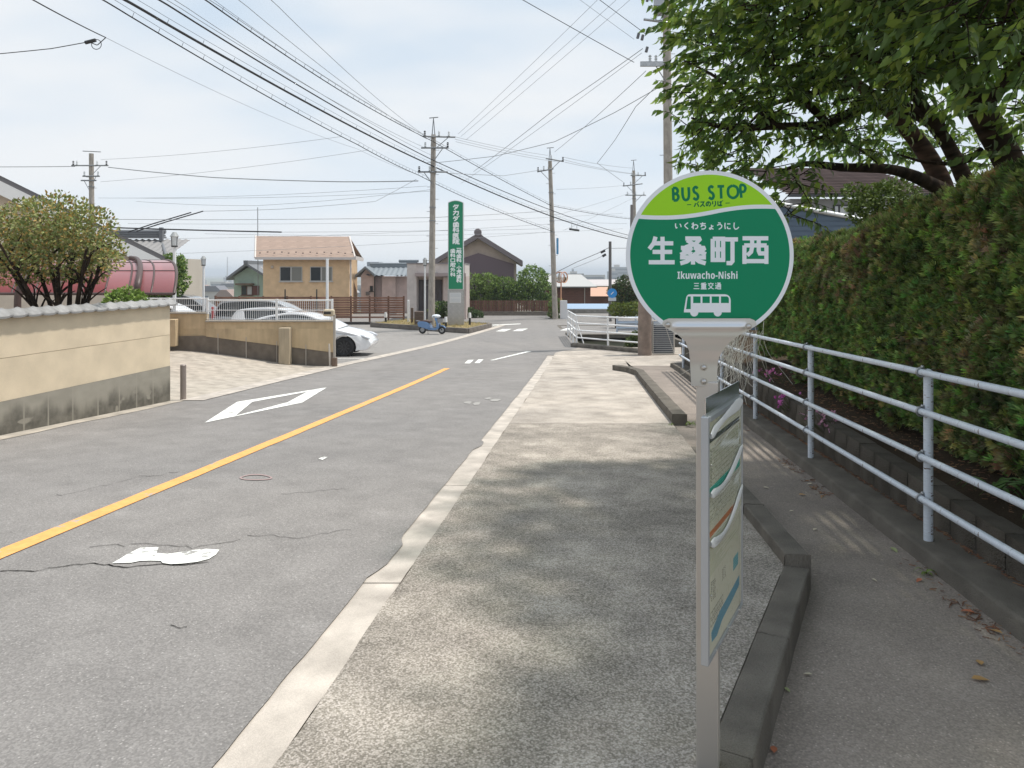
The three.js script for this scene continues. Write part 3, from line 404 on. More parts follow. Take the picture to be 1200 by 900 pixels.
  const hang = prism([[0, 0], [w - 0.03, 0], [w - 0.03, 0.05], [0, 0.056]], 0.003); hang.translate(0.015, h, -0.002);
  part(bd, 'hanger_plate', L(hang), mat([0.66, 0.66, 0.65], 0.16, { metalness: 1 }));
  for (const yy of [0.12, h - 0.14]) part(t, 'board_clamp', L(lb(w * 0.38, w * 0.52, yy - 0.02, yy + 0.02, front > 0 ? -0.06 : 0.008, front > 0 ? -0.008 : 0.06)), M.galv);
  for (const [u, y] of [[0.2, 0.004], [0.55, 0.004], [0.85, 0.004], [0.07, 0.2], [0.07, 0.6]]) part(bd, 'screw', L(new THREE.SphereGeometry(0.004, 8, 6).translate(u * w, y + 0.006, front * 0.0125)), M.steel);
}
// ------------------------------------------------------------------ pipe railing beside the path
{
  const t = thing('pipe_railing', 'pale blue painted pipe railing with four rails beside the hedge', 'railing', [U(2.33, 4.93), pathY(4.93) + 0.1, -4.93]);
  const rust = tex(512, (u, v) => { const n = fbm(u * 6, v * 60, 4, 4), m = fbm(u * 20, v * 200, 9, 3), r = sstep(0.665, 0.72, n * 0.55 + m * 0.45), k = 0.94 + 0.1 * (m - 0.5); return [mix(k, 0.30, r), mix(k, 0.17, r), mix(k, 0.11, r)]; }, 1);
  const paint = mat([0.68, 0.74, 0.82], 0.42, { map: rust });
  const at = (z, h, off = 0) => V(U(2.33 + off, z), pathY(z) + 0.1 + h, -z), posts = [2.45, 4.93, 7.5, 9.95, 12.4, 14.85, 17.3], hs = [1.15, 0.883, 0.575, 0.29];
  for (const z of posts) {
    const p = part(t, 'post', bar(at(z, 0), at(z, 1.14), 0.030, 20), paint);
    part(p, 'post_cap', new THREE.SphereGeometry(0.0325, 14, 6, 0, 6.3, 0, 1.57).translate(at(z, 1.14).x, at(z, 1.14).y, -z), paint);
    for (const h of hs) { const c = at(z, h, -0.05), g = new THREE.TorusGeometry(0.031, 0.007, 8, 18); g.rotateY(-0.1); part(p, 'clamp', merge([g.translate(c.x, c.y, c.z), bar(at(z, h, -0.05), at(z, h, 0), 0.009, 8), new THREE.SphereGeometry(0.012, 8, 6).translate(c.x + 0.01, c.y + 0.036, c.z)]), M.galv); }
  }
  for (const h of hs) for (let i = 0; i < posts.length; i++) { const a = i ? posts[i] : 1.2, b = posts[i + 1] ?? 17.6; if (i === 0) part(t, 'rail', bar(at(1.2, h, -0.05), at(posts[1], h, -0.05), 0.0225, 18), paint); else part(t, 'rail', bar(at(a, h, -0.05), at(b, h, -0.05), 0.0225, 18), paint); }
}
// ------------------------------------------------------------------ leaves
function leafGeo(fold = 0.3, curl = 0.25, wide = 0.5) {    // a leaf one unit long along +x, drooping tip
  const w = wide / 2, p = [[0, 0, 0], [0.3, -0.02, 0], [0.3, fold * w * 0.8, w * 0.92], [0.3, fold * w * 0.8, -w * 0.92], [0.62, -curl * 0.25, 0], [0.62, fold * w * 0.6 - curl * 0.25, w * 0.86], [0.62, fold * w * 0.6 - curl * 0.25, -w * 0.86], [1, -curl, 0]];
  const f = [0, 2, 1, 0, 1, 3, 1, 2, 5, 1, 5, 4, 1, 4, 6, 1, 6, 3, 4, 5, 7, 4, 7, 6], g = new THREE.BufferGeometry();
  g.setAttribute('position', new THREE.Float32BufferAttribute(p.flat(), 3)); g.setIndex(f); g.computeVertexNormals(); return g;
}
const X1 = V(1, 0, 0), tmpM = new THREE.Matrix4(), tmpQ = new THREE.Quaternion(), tmpQ2 = new THREE.Quaternion();
function pose(p, dir, roll, s) { tmpQ.setFromUnitVectors(X1, dir); tmpQ2.setFromAxisAngle(X1, roll); tmpQ.multiply(tmpQ2); return new THREE.Matrix4().compose(p, tmpQ, V(s, s, s)); }
function copies(parent, name, geo, m, list, at = [0, 0, 0]) { const o = new THREE.InstancedMesh(geo, m, list.length), c = new THREE.Color(); list.forEach(([mm, col], i) => { const q = mm.clone(); q.elements[12] -= at[0]; q.elements[13] -= at[1]; q.elements[14] -= at[2]; o.setMatrixAt(i, q); o.setColorAt(i, c.setRGB(...col)); }); o.name = name; o.userData.kind = 'stuff'; parent.add(o); return o; }
const unit = () => { const a = rnd() * 6.283, y = rnd() * 2 - 1, r = Math.sqrt(1 - y * y); return V(r * Math.cos(a), y, r * Math.sin(a)); };

// ------------------------------------------------------------------ clipped conifer hedge
const sprig = (() => { const q = mulberry(3), pos = [], idx = []; for (let k = 0; k < 13; k++) { const a = k * 2.4, sp = 0.15 + 0.5 * q(), d = V(1, Math.cos(a) * sp, Math.sin(a) * sp).normalize(), s = d.clone().cross(V(q() - 0.5, q() - 0.5, q() - 0.5)).normalize().multiplyScalar(0.07 + 0.05 * q()), L = 0.5 + 0.55 * q(), st = d.clone().multiplyScalar(0.25 * q()), m = st.clone().addScaledVector(d, L * 0.5), e = st.clone().addScaledVector(d, L), b = pos.length / 3; for (const v of [st, m.clone().add(s), m.clone().sub(s), e]) pos.push(v.x, v.y, v.z); idx.push(b, b + 1, b + 2, b + 1, b + 3, b + 2); } const g = new THREE.BufferGeometry(); g.setAttribute('position', new THREE.Float32BufferAttribute(pos, 3)); g.setIndex(idx); g.computeVertexNormals(); return g; })();
{
  const z0 = 2.6, z1 = 12.7, at = [U(3.6, 8), 0, -8], t = thing('hedge', 'tall clipped dark green conifer hedge behind the pipe railing', 'hedge', at);
  const top = (z) => 1.99 + 0.34 * sstep(10.5, 4.6, z) + 0.12 * (fbm(z * 0.9, 2, 1, 3) - 0.5), faceU = (y, z) => 3.0 + 0.26 * (fbm(z * 0.8, y * 0.8, 3, 3) - 0.5) + 0.10 * (fbm(z * 3.2, y * 3.2, 5, 2) - 0.5) + 0.10 * sstep(1.2, 0, y) * fbm(z, y, 9, 2) + 0.25 * sstep(top(z) - 0.35, top(z) + 0.1, y);
  const bottom = (z) => 0.02 + 0.42 * Math.pow(fbm(z * 1.4, 5, 7, 3), 1.6);
  const core = grid(30, 30, (u, v) => { const z = mix(z0, z1 - 0.25, u), a = v * 3; let uu, y; const yb = bottom(z) + 0.16, yt = top(z) - 0.16; if (a < 1) { uu = faceU(mix(yb, yt, a), z) + 0.2; y = mix(yb, yt, a); } else if (a < 2) { uu = mix(faceU(yt, z) + 0.2, 3.95, a - 1); y = yt; } else { uu = 3.95; y = mix(yt, yb, a - 2); } return [U(uu, z), y, -z]; });
  part(t, 'blocking_core', core, mat([0.22, 0.25, 0.10], 1, { side: THREE.DoubleSide, specularIntensity: 0.1 }));  // solid sheet added inside the hedge to block light and the view through
  const list = [], n0 = [0, 0, 0]; void n0;
  const col = (x, y, z) => { const n = fbm(z * 2.3, y * 2.3, x * 2, 4), b = fbm(z * 1.1 + 9, y * 1.3, 3, 3), q = rnd(), br = sstep(0.555, 0.70, b * 0.5 + n * 0.3 + q * 0.25); const k = 0.45 + 0.35 * rnd() + 0.7 * Math.pow(rnd(), 3); const gr = [mix(0.23, 0.33, n) * k, mix(0.345, 0.43, n) * k, mix(0.12, 0.115, n) * k], bn = [0.46 * k, 0.37 * k, 0.21 * k];  return gr.map((v, i) => mix(v, bn[i], br * 0.85)); };
  const add = (uu, y, z, nx, ny, nz, s) => { const d = V(nx, ny, nz).addScaledVector(unit(), 0.75).normalize(); list.push([pose(V(U(uu, z), y, -z), d, rnd() * 6.3, s), col(uu, y, z)]); };
  for (let i = 0; i < 6600; i++) { const z = z0 + (z1 - z0) * Math.pow(rnd(), 1.0), yb = bottom(z), yt = top(z), y = mix(yb, yt, rnd()), dep = Math.pow(rnd(), 1.6) * 0.2; void dep; const cu = faceU(y, z) + 0.05 + dep * 0.8, cc = col(cu, y, z), lum = 0.6 + 0.8 * rnd(); for (let j = 0; j < 15; j++) { const o = unit(), r2 = 0.055 * Math.cbrt(rnd()), d = V(-0.55, 0.5, 0).addScaledVector(o, 0.8).normalize(), cv = cc.map((v) => v * lum * (0.75 + 0.5 * rnd())); list.push([pose(V(U(cu + Math.min(0, o.x) * 0.03 + o.x * r2, z) , y + o.y * r2 * 1.3, -z + o.z * r2), d, rnd() * 6.3, rr(0.04, 0.085)), cv]); } }
  for (let i = 0; i < 13000; i++) { const z = rr(z0, z1), uu = rr(3.12, 4.05); add(uu, top(z) - 0.06 + rr(-0.05, 0.06) - 0.10 * sstep(3.4, 3.1, uu), z, -0.1, 1, 0, rr(0.06, 0.115)); }
  for (let i = 0; i < 9000; i++) { const y = rr(bottom(z1), top(z1)), uu = rr(3.05, 4.0); add(uu, y, z1 + rr(-0.22, 0.05) - 0.2 * sstep(1.4, 2.1, y), 0, 0.6, -0.8, rr(0.06, 0.105)); }
  copies(t, 'foliage', sprig, leafMat({ roughness: 0.8, transmission: 0.3, specularIntensity: 0.3 }), list, at);
  for (const [z, uu] of [[5.25, 3.42], [6.6, 3.5], [8.0, 3.45], [9.4, 3.5], [11, 3.5], [4.0, 3.45]]) part(t, 'trunk', taper([V(U(uu, z), -0.05, -z), V(U(uu + 0.03, z + 0.03), 0.3, -z - 0.03), V(U(uu - 0.02, z), 0.8, -z)], [0.085, 0.06, 0.05], 9), M.barkRed);
}
// ------------------------------------------------------------------ broadleaf tree over the hedge
{
  const at = [U(4.75, 6.9), 0, -6.9], t = thing('cherry_tree', 'large broadleaf tree leaning over the hedge and the path', 'tree', at);
  const limb = (pts, radii, seg = 10) => taper(pts.map((q) => q.isVector3 ? q : P(...q)), radii, seg);
  part(t, 'trunk', limb([V(at[0], -0.1, at[2]), V(at[0] - 0.1, 1.2, at[2]), [1190, 205, 6.9], [1150, 130, 6.7], [1118, 75, 6.5], [1092, 20, 6.2], [1050, -40, 5.8], [1000, -90, 5.4]], [0.17, 0.15, 0.13, 0.12, 0.11, 0.09, 0.07, 0.05], 12), M.bark);
  part(t, 'trunk', limb([V(at[0] - 0.05, 0.1, at[2] - 0.5), V(at[0] - 0.3, 1.4, at[2] - 0.6), [1132, 214, 7.6], [1112, 172, 7.5], [1090, 140, 7.3], [1050, 70, 7.0], [1010, 10, 6.8], [970, -50, 6.6]], [0.11, 0.10, 0.085, 0.07, 0.065, 0.05, 0.04, 0.025]), M.bark);
  part(t, 'trunk', limb([V(at[0] - 0.2, 0.1, at[2] - 1.2), V(at[0] - 0.3, 1.5, at[2] - 1.4), [1104, 216, 8.4], [1080, 172, 8.3], [1045, 132, 8.2], [1000, 95, 8.2], [940, 40, 8.0]], [0.13, 0.12, 0.11, 0.10, 0.08, 0.06, 0.035]), M.barkRed);
  const br = [[[[1104, 222, 8.2], [1070, 206, 8.0], [1040, 198, 7.8], [985, 196, 7.6], [945, 192, 7.5], [915, 200, 7.4]], [0.085, 0.07, 0.055, 0.045, 0.03, 0.012]], [[[1100, 148, 7.4], [1060, 126, 7.2], [1020, 124, 7.1], [970, 145, 7.0], [910, 148, 7.0], [850, 150, 7.0], [810, 138, 7.0]], [0.075, 0.06, 0.055, 0.045, 0.035, 0.022, 0.01]], [[[970, 145, 7.0], [930, 105, 6.9], [900, 70, 6.9], [885, 40, 7.0]], [0.04, 0.034, 0.026, 0.012]], [[[910, 148, 7.0], [870, 112, 7.0], [830, 85, 7.1], [800, 70, 7.2]], [0.03, 0.022, 0.015, 0.006]], [[[1000, 95, 8.2], [950, 110, 8.0], [900, 125, 7.9], [860, 165, 7.8]], [0.05, 0.035, 0.022, 0.008]], [[[1040, 198, 7.8], [1000, 170, 7.6], [960, 160, 7.5]], [0.025, 0.018, 0.008]], [[[1125, 90, 6.5], [1075, 85, 6.2], [1030, 70, 5.9], [985, 62, 5.7]], [0.05, 0.04, 0.028, 0.012]], [[[1150, 130, 6.7], [1190, 80, 6.0], [1220, 40, 5.4], [1240, -30, 4.8]], [0.07, 0.055, 0.045, 0.03]], [[[1200, 205, 6.6], [1225, 150, 6.2], [1240, 130, 5.9]], [0.05, 0.035, 0.02]], [[[1092, 20, 6.2], [1130, -30, 5.2], [1150, -90, 4.4], [1100, -170, 3.9]], [0.06, 0.05, 0.035, 0.02]], [[[1000, -90, 5.4], [930, -110, 5.2], [870, -120, 5.3], [820, -100, 5.6]], [0.045, 0.035, 0.025, 0.012]], [[[945, 40, 8.0], [890, 0, 7.9], [840, -20, 7.9]], [0.03, 0.022, 0.01]], [[[1150, 175, 7.2], [1130, 190, 7.4], [1085, 190, 7.5], [1050, 180, 7.5]], [0.03, 0.025, 0.018, 0.008]]];
  for (const [p, r] of br) part(t, 'branch', limb(p, r, 8), M.bark);
  const blobs = [[824, 112, 7.2, 0.30], [816, 150, 7.2, 0.22], [850, 60, 7.3, 0.46], [862, 130, 7.1, 0.48], [842, 198, 7.3, 0.27], [838, 20, 7.4, 0.38], [885, 20, 7.2, 0.7], [900, 90, 6.9, 0.62], [888, 172, 7.2, 0.45], [930, 218, 7.3, 0.26], [925, 246, 7.3, 0.15], [950, 50, 6.6, 0.7], [955, 125, 6.8, 0.5], [1010, 80, 6.4, 0.55], [1005, 165, 7.4, 0.26], [1010, 15, 6.2, 0.75], [1060, 55, 5.8, 0.5], [1075, 118, 7.2, 0.3], [1080, 0, 5.4, 0.65], [1120, 45, 5.2, 0.42], [1150, 5, 4.9, 0.52], [1185, 45, 4.6, 0.36], [1195, 120, 5.9, 0.2], [1222, 165, 5.4, 0.28], [1110, 175, 9.4, 0.34], [1050, 168, 9.6, 0.36], [1000, 152, 9.8, 0.34], [1165, 185, 9.4, 0.34],
    [860, -60, 6.6, 0.8], [940, -70, 5.8, 0.9], [1030, -80, 5.2, 0.9], [1120, -80, 4.6, 0.8], [1210, -50, 4.0, 0.7], [1000, -190, 4.6, 0.8], [1100, -230, 4.0, 0.75], [880, -170, 5.4, 0.7], [1240, -220, 3.4, 0.6], [1230, 40, 4.4, 0.45], [1090, -130, 7.6, 0.9], [1040, -200, 7.0, 0.9], [1180, -120, 6.6, 0.9], [1150, -260, 5.6, 0.9], [1280, -180, 5.6, 0.9], [1350, -120, 4.6, 0.8], [1330, -330, 4.4, 0.9], [1500, -150, 4.0, 0.8], [1450, -420, 3.6, 0.8], [1080, -330, 5.6, 0.7], [1650, -400, 3.0, 0.8], [1250, -520, 3.4, 0.6], [1180, -40, 8.6, 0.8], [1290, 20, 7.6, 0.7], [1400, 20, 6.0, 0.8], [1110, -600, 3.2, 0.4], [1200, -660, 3.0, 0.6], [1330, -640, 2.9, 0.8], [1080, -75, 8.8, 0.8], [1190, -250, 4.1, 0.75], [1250, -300, 3.7, 0.6], [1200, -420, 4.0, 0.8], [1120, -380, 4.6, 0.6], [1130, -170, 7.4, 0.8], [1210, -210, 7.2, 0.8], [1020, -65, 10.4, 0.8], [1130, -60, 10.0, 0.8]];
  const all = [], twigs = [], pal = [[0.21, 0.32, 0.06], [0.15, 0.25, 0.06], [0.28, 0.40, 0.07], [0.12, 0.20, 0.06], [0.35, 0.45, 0.085], [0.16, 0.26, 0.08]];
  for (const [px, py, z, r] of blobs) {
    const c = P(px, py, z), n = Math.round((py < -10 ? 54 : 45) * Math.pow(r / 0.6, 2.1)) + 5;
    for (let k = 0; k < n; k++) {
      const o = unit(), rad = r * Math.cbrt(rr(0.12, 1)), p = c.clone().addScaledVector(V(o.x, o.y * 0.8, o.z), rad * 0.85), d = V(o.x, o.y * 0.35 + 0.05, o.z).addScaledVector(unit(), 0.55).normalize(), L = rr(0.28, 0.5), nL = 8 + Math.floor(rnd() * 6);
      const end = p.clone().addScaledVector(d, L).add(V(0, -0.07, 0)), mid = p.clone().lerp(end, 0.5).add(V(0, 0.035, 0));
      twigs.push(taper([p.clone().addScaledVector(d, -0.12), p, mid, end], [0.007, 0.005, 0.003, 0.0015], 4, 2));
      for (let j = 0; j < nL; j++) {
        const s = (j + 0.6) / nL, q = s < 0.5 ? p.clone().lerp(mid, s * 2) : mid.clone().lerp(end, s * 2 - 1), side = j % 2 ? 1 : -1, lat = V(-d.z, 0, d.x).normalize().multiplyScalar(side);
        const ld = lat.multiplyScalar(0.75).addScaledVector(d, 0.55).add(V(0, -0.35 - 0.45 * rnd(), 0)).addScaledVector(unit(), 0.3).normalize(), sz = rr(0.068, 0.118) * (j > nL - 3 ? 0.8 : 1), k2 = 0.6 + 0.75 * rnd(), pc = pick(pal);
        all.push({ m: pose(q, ld, rr(-0.6, 0.6), sz), p: q, c: pc, k: k2, s: sz });
      }
    }
  }
  part(t, 'twigs', merge(twigs), M.bark).userData.kind = 'stuff';
  const g = leafGeo(0.45, 0.42, 0.5), lm = leafMat({ transmission: 0.55, roughness: 0.5 });
  for (const l of all) { const z = -l.p.z, px = CX + l.p.x / z * F, py = HY - (l.p.y - EYE) / z * F; l.show = px > 770 && px < 1195 && py > 5 && py < 270 && !(px < 935 && py > 200) ? l.s / z : 0; }
  all.sort((a, b) => b.show - a.show);
  const lms = pal.map((c) => leafMat({ transmission: 0.55, roughness: 0.5, color: new THREE.Color().setRGB(...c) }));
  for (const l of all.slice(0, 300)) { const m = new THREE.Mesh(g, lms[pal.indexOf(l.c)]); m.name = 'leaf'; const q = l.m.clone(); q.elements[12] -= at[0]; q.elements[13] -= at[1]; q.elements[14] -= at[2]; q.decompose(m.position, m.quaternion, m.scale); t.add(m); }
  copies(t, 'crown', g, lm, all.slice(300).map((l) => [l.m, l.c.map((v) => v * l.k)]), at);
  console.log('tree leaves', all.length);
}
// ------------------------------------------------------------------ house behind the hedge
{
  const z = 24, t = thing('hillside_house', 'pale grey house with a mauve tiled roof above the hedge', 'house', [X(985, z), -0.4, -z]);
  const w = mat([0.42, 0.42, 0.44], 0.8, { map: plasterMap }), roofM = mat([0.30, 0.255, 0.265], 0.8, { map: grainMap }), fr = mat([0.05, 0.05, 0.055], 0.5);
  part(t, 'wall', box2(X(926, z), X(1075, z), -0.5, Y(233, z), z, z + 6), w);
  const rf = part(t, 'roof', (() => { const g = prism([[0, 0], [5.2, 1.9], [5.2, 2.02], [-0.1, 0.1]], X(1085, z) - X(895, z)); g.rotateY(-Math.PI / 2); g.rotateY(Math.PI); g.translate(0, 0, 0); return g; })().rotateY(0).translate(0, 0, 0), roofM);
  rf.geometry.dispose(); rf.geometry = grid(1, 8, (u, v) => [mix(X(918, z), X(1090, z), u), Y(229, z) + v * 1.5, -(z - 0.45 + v * 4.6), u * 8, v * 5]).translate(-t.position.x, -t.position.y, -t.position.z);
  const courses = []; for (let k = 0; k < 17; k++) { const v0 = k / 17, y = Y(229, z) + v0 * 1.5, zz = z - 0.45 + v0 * 4.6; courses.push(box(X(1090, z) - X(918, z), 0.035, 0.3, X(1004, z), y + 0.04, -zz - 0.13)); }
  part(rf, 'shingle_courses', merge(courses), roofM);
  part(t, 'gutter', box2(X(918, z), X(1090, z), Y(232.5, z), Y(229.5, z), z - 0.52, z - 0.42), fr);
  const win = part(t, 'window', box2(X(976, z), X(1030, z), Y(259, z), Y(240, z), z - 0.06, z + 0.02), fr);
  for (const [a, b] of [[977.5, 981], [983.5, 993], [995, 998], [1000, 1009], [1011, 1029]]) part(win, 'pane', box2(X(a, z), X(b, z), Y(258.5, z), Y(242, z), z - 0.075, z - 0.05), mat([0.55, 0.56, 0.58], 0.2));
  const z2 = 19.5, s = thing('lean_to_wall', 'blue grey sided outbuilding with a white sloping fascia behind the hedge', 'outbuilding', [X(960, z2), -0.6, -z2]);
  const sid = mat([0.105, 0.145, 0.20], 0.7), xs0 = X(880, z2), xs1 = X(1045, z2), yl = Y(233, z2), yr = Y(264, z2);
  const wall = prism([[xs0, -0.7], [xs1, -0.7], [xs1, yr], [xs0, yl]], 2.5).translate(0, 0, -z2 - 2.5); part(s, 'wall', wall, sid);
  for (let k = 0; k < 11; k++) { const y = Y(300, z2) + k * 0.135, xe = Math.min(xs1, mix(xs0, xs1, clamp((yl - y) / (yl - yr)))); if (xe - xs0 > 0.4) part(s, 'siding_board', box2(xs0, xe - 0.15, y, y + 0.12, z2 - 0.02, z2), sid); }
  const fa = bar(V(xs0, yl, -z2 + 0.06), V(xs1, yr, -z2 + 0.06), 0.06, 4); part(s, 'fascia', fa, M.white);
}
// ------------------------------------------------------------------ plants and litter by the path
function strap(c, n, L, w, col, seed) { const q = mulberry(seed), gs = []; for (let k = 0; k < n; k++) { const a = q() * 6.28, l = L * (0.6 + 0.5 * q()), up = 0.5 + 0.5 * q(), ww = w * (0.7 + 0.5 * q()), dx = Math.cos(a), dz = Math.sin(a); gs.push(grid(2, 7, (u, v) => { const r = l * v * (0.55 + 0.2 * up), y = l * up * (v - 0.95 * v * v) * 1.5, ws = ww * Math.sin(Math.PI * Math.min(0.97, 0.12 + v * 0.88)) * (u - 0.5); return [c.x + dx * r - dz * ws, c.y + y + Math.abs(u - 0.5) * ww * 0.3, c.z + dz * r + dx * ws]; })); } return merge(gs); }
const strapMat = leafMat({ color: new THREE.Color().setRGB(0.10, 0.19, 0.05), transmission: 0.25 });
for (const [z, uu, n, L, lab] of [[4.6, 3.02, 16, 0.62, 'broad strap-leaved plant arching over the stone blocks'], [5.05, 2.86, 9, 0.34, 'small strap-leaved plant beside the arching one']]) single('strap_leaf_plant', lab, 'plant', strap(V(U(uu, z), 0.0, -z), n, L, 0.05, 0, Math.round(z * 10)), strapMat);
{
  const gf = (c, n, seed, ext) => { const q = mulberry(seed), st = [], pk = []; for (let k = 0; k < n; k++) { const b = c.clone().add(V((q() - 0.5) * ext, -0.05, (q() - 0.5) * ext)), e = b.clone().add(V(-0.16 * q() - 0.02, 0.10 + 0.2 * q() - 0.12 * q(), (q() - 0.5) * 0.25)); st.push(bar(b, e, 0.003, 4)); if (q() < 0.6) for (let j = 0; j < 4; j++) { const d = V(q() - 0.5, q() - 0.2, q() - 0.5).normalize(); pk.push(leafGeo(0.2, 0.1, 0.7).scale(0.045, 0.045, 0.045).applyQuaternion(new THREE.Quaternion().setFromUnitVectors(X1, d)).translate(e.x, e.y, e.z)); } } return [merge(st), merge(pk)]; };
  for (const [z, uu, y, n, lab] of [[10.3, 2.72, 0.05, 30, 'pink flowers spilling over the stone edge beyond the third railing post'], [9.0, 2.6, -0.12, 30, 'magenta flowers hanging in front of the stone edge'], [7.7, 2.64, -0.08, 30, 'pale pink flowers on dry stems by a railing post']]) { const p = thing('flower_clump', lab, 'flowers', [U(uu, z), y, -z]), [s, f] = gf(V(U(uu, z), y, -z), n, Math.round(z * 7), 0.35); part(p, 'stems', s, mat([0.09, 0.10, 0.045], 0.9)); part(p, 'petals', f, leafMat({ color: new THREE.Color().setRGB(...(z > 9.5 ? [0.72, 0.22, 0.50] : z > 8.5 ? [0.62, 0.16, 0.50] : [0.55, 0.28, 0.40])), transmission: 0.2 })); }
}
{ // dry vine caught on the railing
  const q = mulberry(77), gs = []; for (let k = 0; k < 85; k++) { const s = q(), z = mix(9.6, 11.6, q()), a = V(U(2.27 + (q() - 0.5) * 0.25, z), pathY(z) + 0.1 + mix(1.55, 1.0, q()) - s * 0.15, -z), pts = [a]; let d = V(-0.2 - 0.35 * q(), -0.7, 0.25 * (q() - 0.5)); for (let i = 0; i < 5; i++) { d.add(V((q() - 0.5) * 0.9, (q() - 0.6) * 0.5, (q() - 0.5) * 0.9)).normalize(); pts.push(pts[i].clone().addScaledVector(d, 0.13 + 0.1 * q())); } gs.push(taper(pts, [0.0035, 0.003, 0.0022], 4, 2)); }
  single('dried_vine', 'tangle of pale dried vine stems hanging on the railing', 'vine', merge(gs), mat([0.56, 0.54, 0.48], 0.9));
}
{ // needles and bits of bark on the soil and along the footing
  const list = [], g = new THREE.BoxGeometry(1, 0.06, 0.12); for (let k = 0; k < 6500; k++) { const z = rr(2.6, 13), inBed = rnd() < 0.55, uu = inBed ? 2.7 + 1.3 * rnd() : rnd() < 0.55 ? (fbm(z * 1.3, 1, 6, 3) < 0.45 + 0.25 * rnd() ? 9 : 2.14) + 0.09 * (rnd() + rnd() - 1) : 2.49 + 0.04 * (rnd() - 0.5), y = inBed ? bedTop + 0.02 + 0.035 * fbm(U(uu, z) * 2, z * 2, 1, 4) : uu < 2.3 ? pathY(z) + 0.006 : pathY(z) + 0.117, c = pick([[0.22, 0.10, 0.055], [0.16, 0.08, 0.05], [0.30, 0.17, 0.09], [0.12, 0.07, 0.045]]); if (uu < 8) list.push([pose(V(U(uu, z), y, -z), V(rnd() - 0.5, 0.12 * (rnd() - 0.5), rnd() - 0.5).normalize(), rnd() * 0.5, rr(0.012, 0.05)), c]); }
  const o = copies(scene, 'leaf_litter', g, mat([1, 1, 1], 0.95), list); o.userData = { kind: 'stuff', label: 'reddish brown needles and bark bits along the footing and hedge bed', category: 'litter' };
}
{ // leaves lying on the path
  const g = leafGeo(0.25, 0.12, 0.5), kinds = { dry: leafMat({ color: new THREE.Color().setRGB(0.42, 0.25, 0.10) }), green: leafMat({ color: new THREE.Color().setRGB(0.33, 0.36, 0.18) }), red: leafMat({ color: new THREE.Color().setRGB(0.42, 0.15, 0.08) }), pale: leafMat({ color: new THREE.Color().setRGB(0.52, 0.46, 0.34) }) };
  const text = { dry: 'tan dry leaf lying on the concrete path', green: 'pale green leaf lying on the concrete path', red: 'red brown leaf lying on the concrete path', pale: 'small bleached leaf lying on the concrete path' };
  for (const [px, py, k, s] of [[1150, 782, 'dry', 0.07], [1138, 798, 'dry', 0.085], [907, 886, 'red', 0.055], [1044, 643, 'green', 0.08], [1021, 680, 'pale', 0.04], [952, 793, 'pale', 0.04], [918, 808, 'green', 0.04], [936, 581, 'dry', 0.07], [894, 572, 'pale', 0.06], [952, 568, 'pale', 0.05], [957, 621, 'pale', 0.05], [1080, 680, 'red', 0.06], [1142, 720, 'red', 0.07], [1120, 661, 'pale', 0.05], [985, 560, 'dry', 0.05], [930, 600, 'pale', 0.04], [1175, 745, 'dry', 0.06]]) {
    let a = 1, b = 20; for (let i = 0; i < 40; i++) { const m = (a + b) / 2; (EYE - pathY(m)) / m * F > py - HY ? a = m : b = m; } const m = single('fallen_leaf', text[k], 'leaf', g, kinds[k], 'leaves fallen on the path'); m.position.set(X(px, a), pathY(a) + 0.012, -a); m.scale.setScalar(s); m.rotation.set(0.1 * (rnd() - 0.5), rnd() * 6.28, 0.1 * (rnd() - 0.5));
  }
}
{ // grass tufts in the joints
  for (const [x, z, y, n, L, lab] of [[U(1.42, 9.95), 9.9, G(9.9) + 0.01, 26, 0.16, 'bright green tuft at the end of the dark kerb blocks'], [U(1.16, 9.9), 9.85, G(9.9) + 0.02, 10, 0.08, 'tiny green tuft at the pavement side of the kerb end'], [U(2.16, 4.6), 4.6, pathY(4.6), 12, 0.1, 'small green weed growing at the foot of the railing footing']]) single('grass_tuft', lab, 'grass', strap(V(x, y, -z), n, L, 0.012, 0, Math.round(z * 31 + n)), leafMat({ color: new THREE.Color().setRGB(0.16, 0.22, 0.05), transmission: 0.2 }));
}
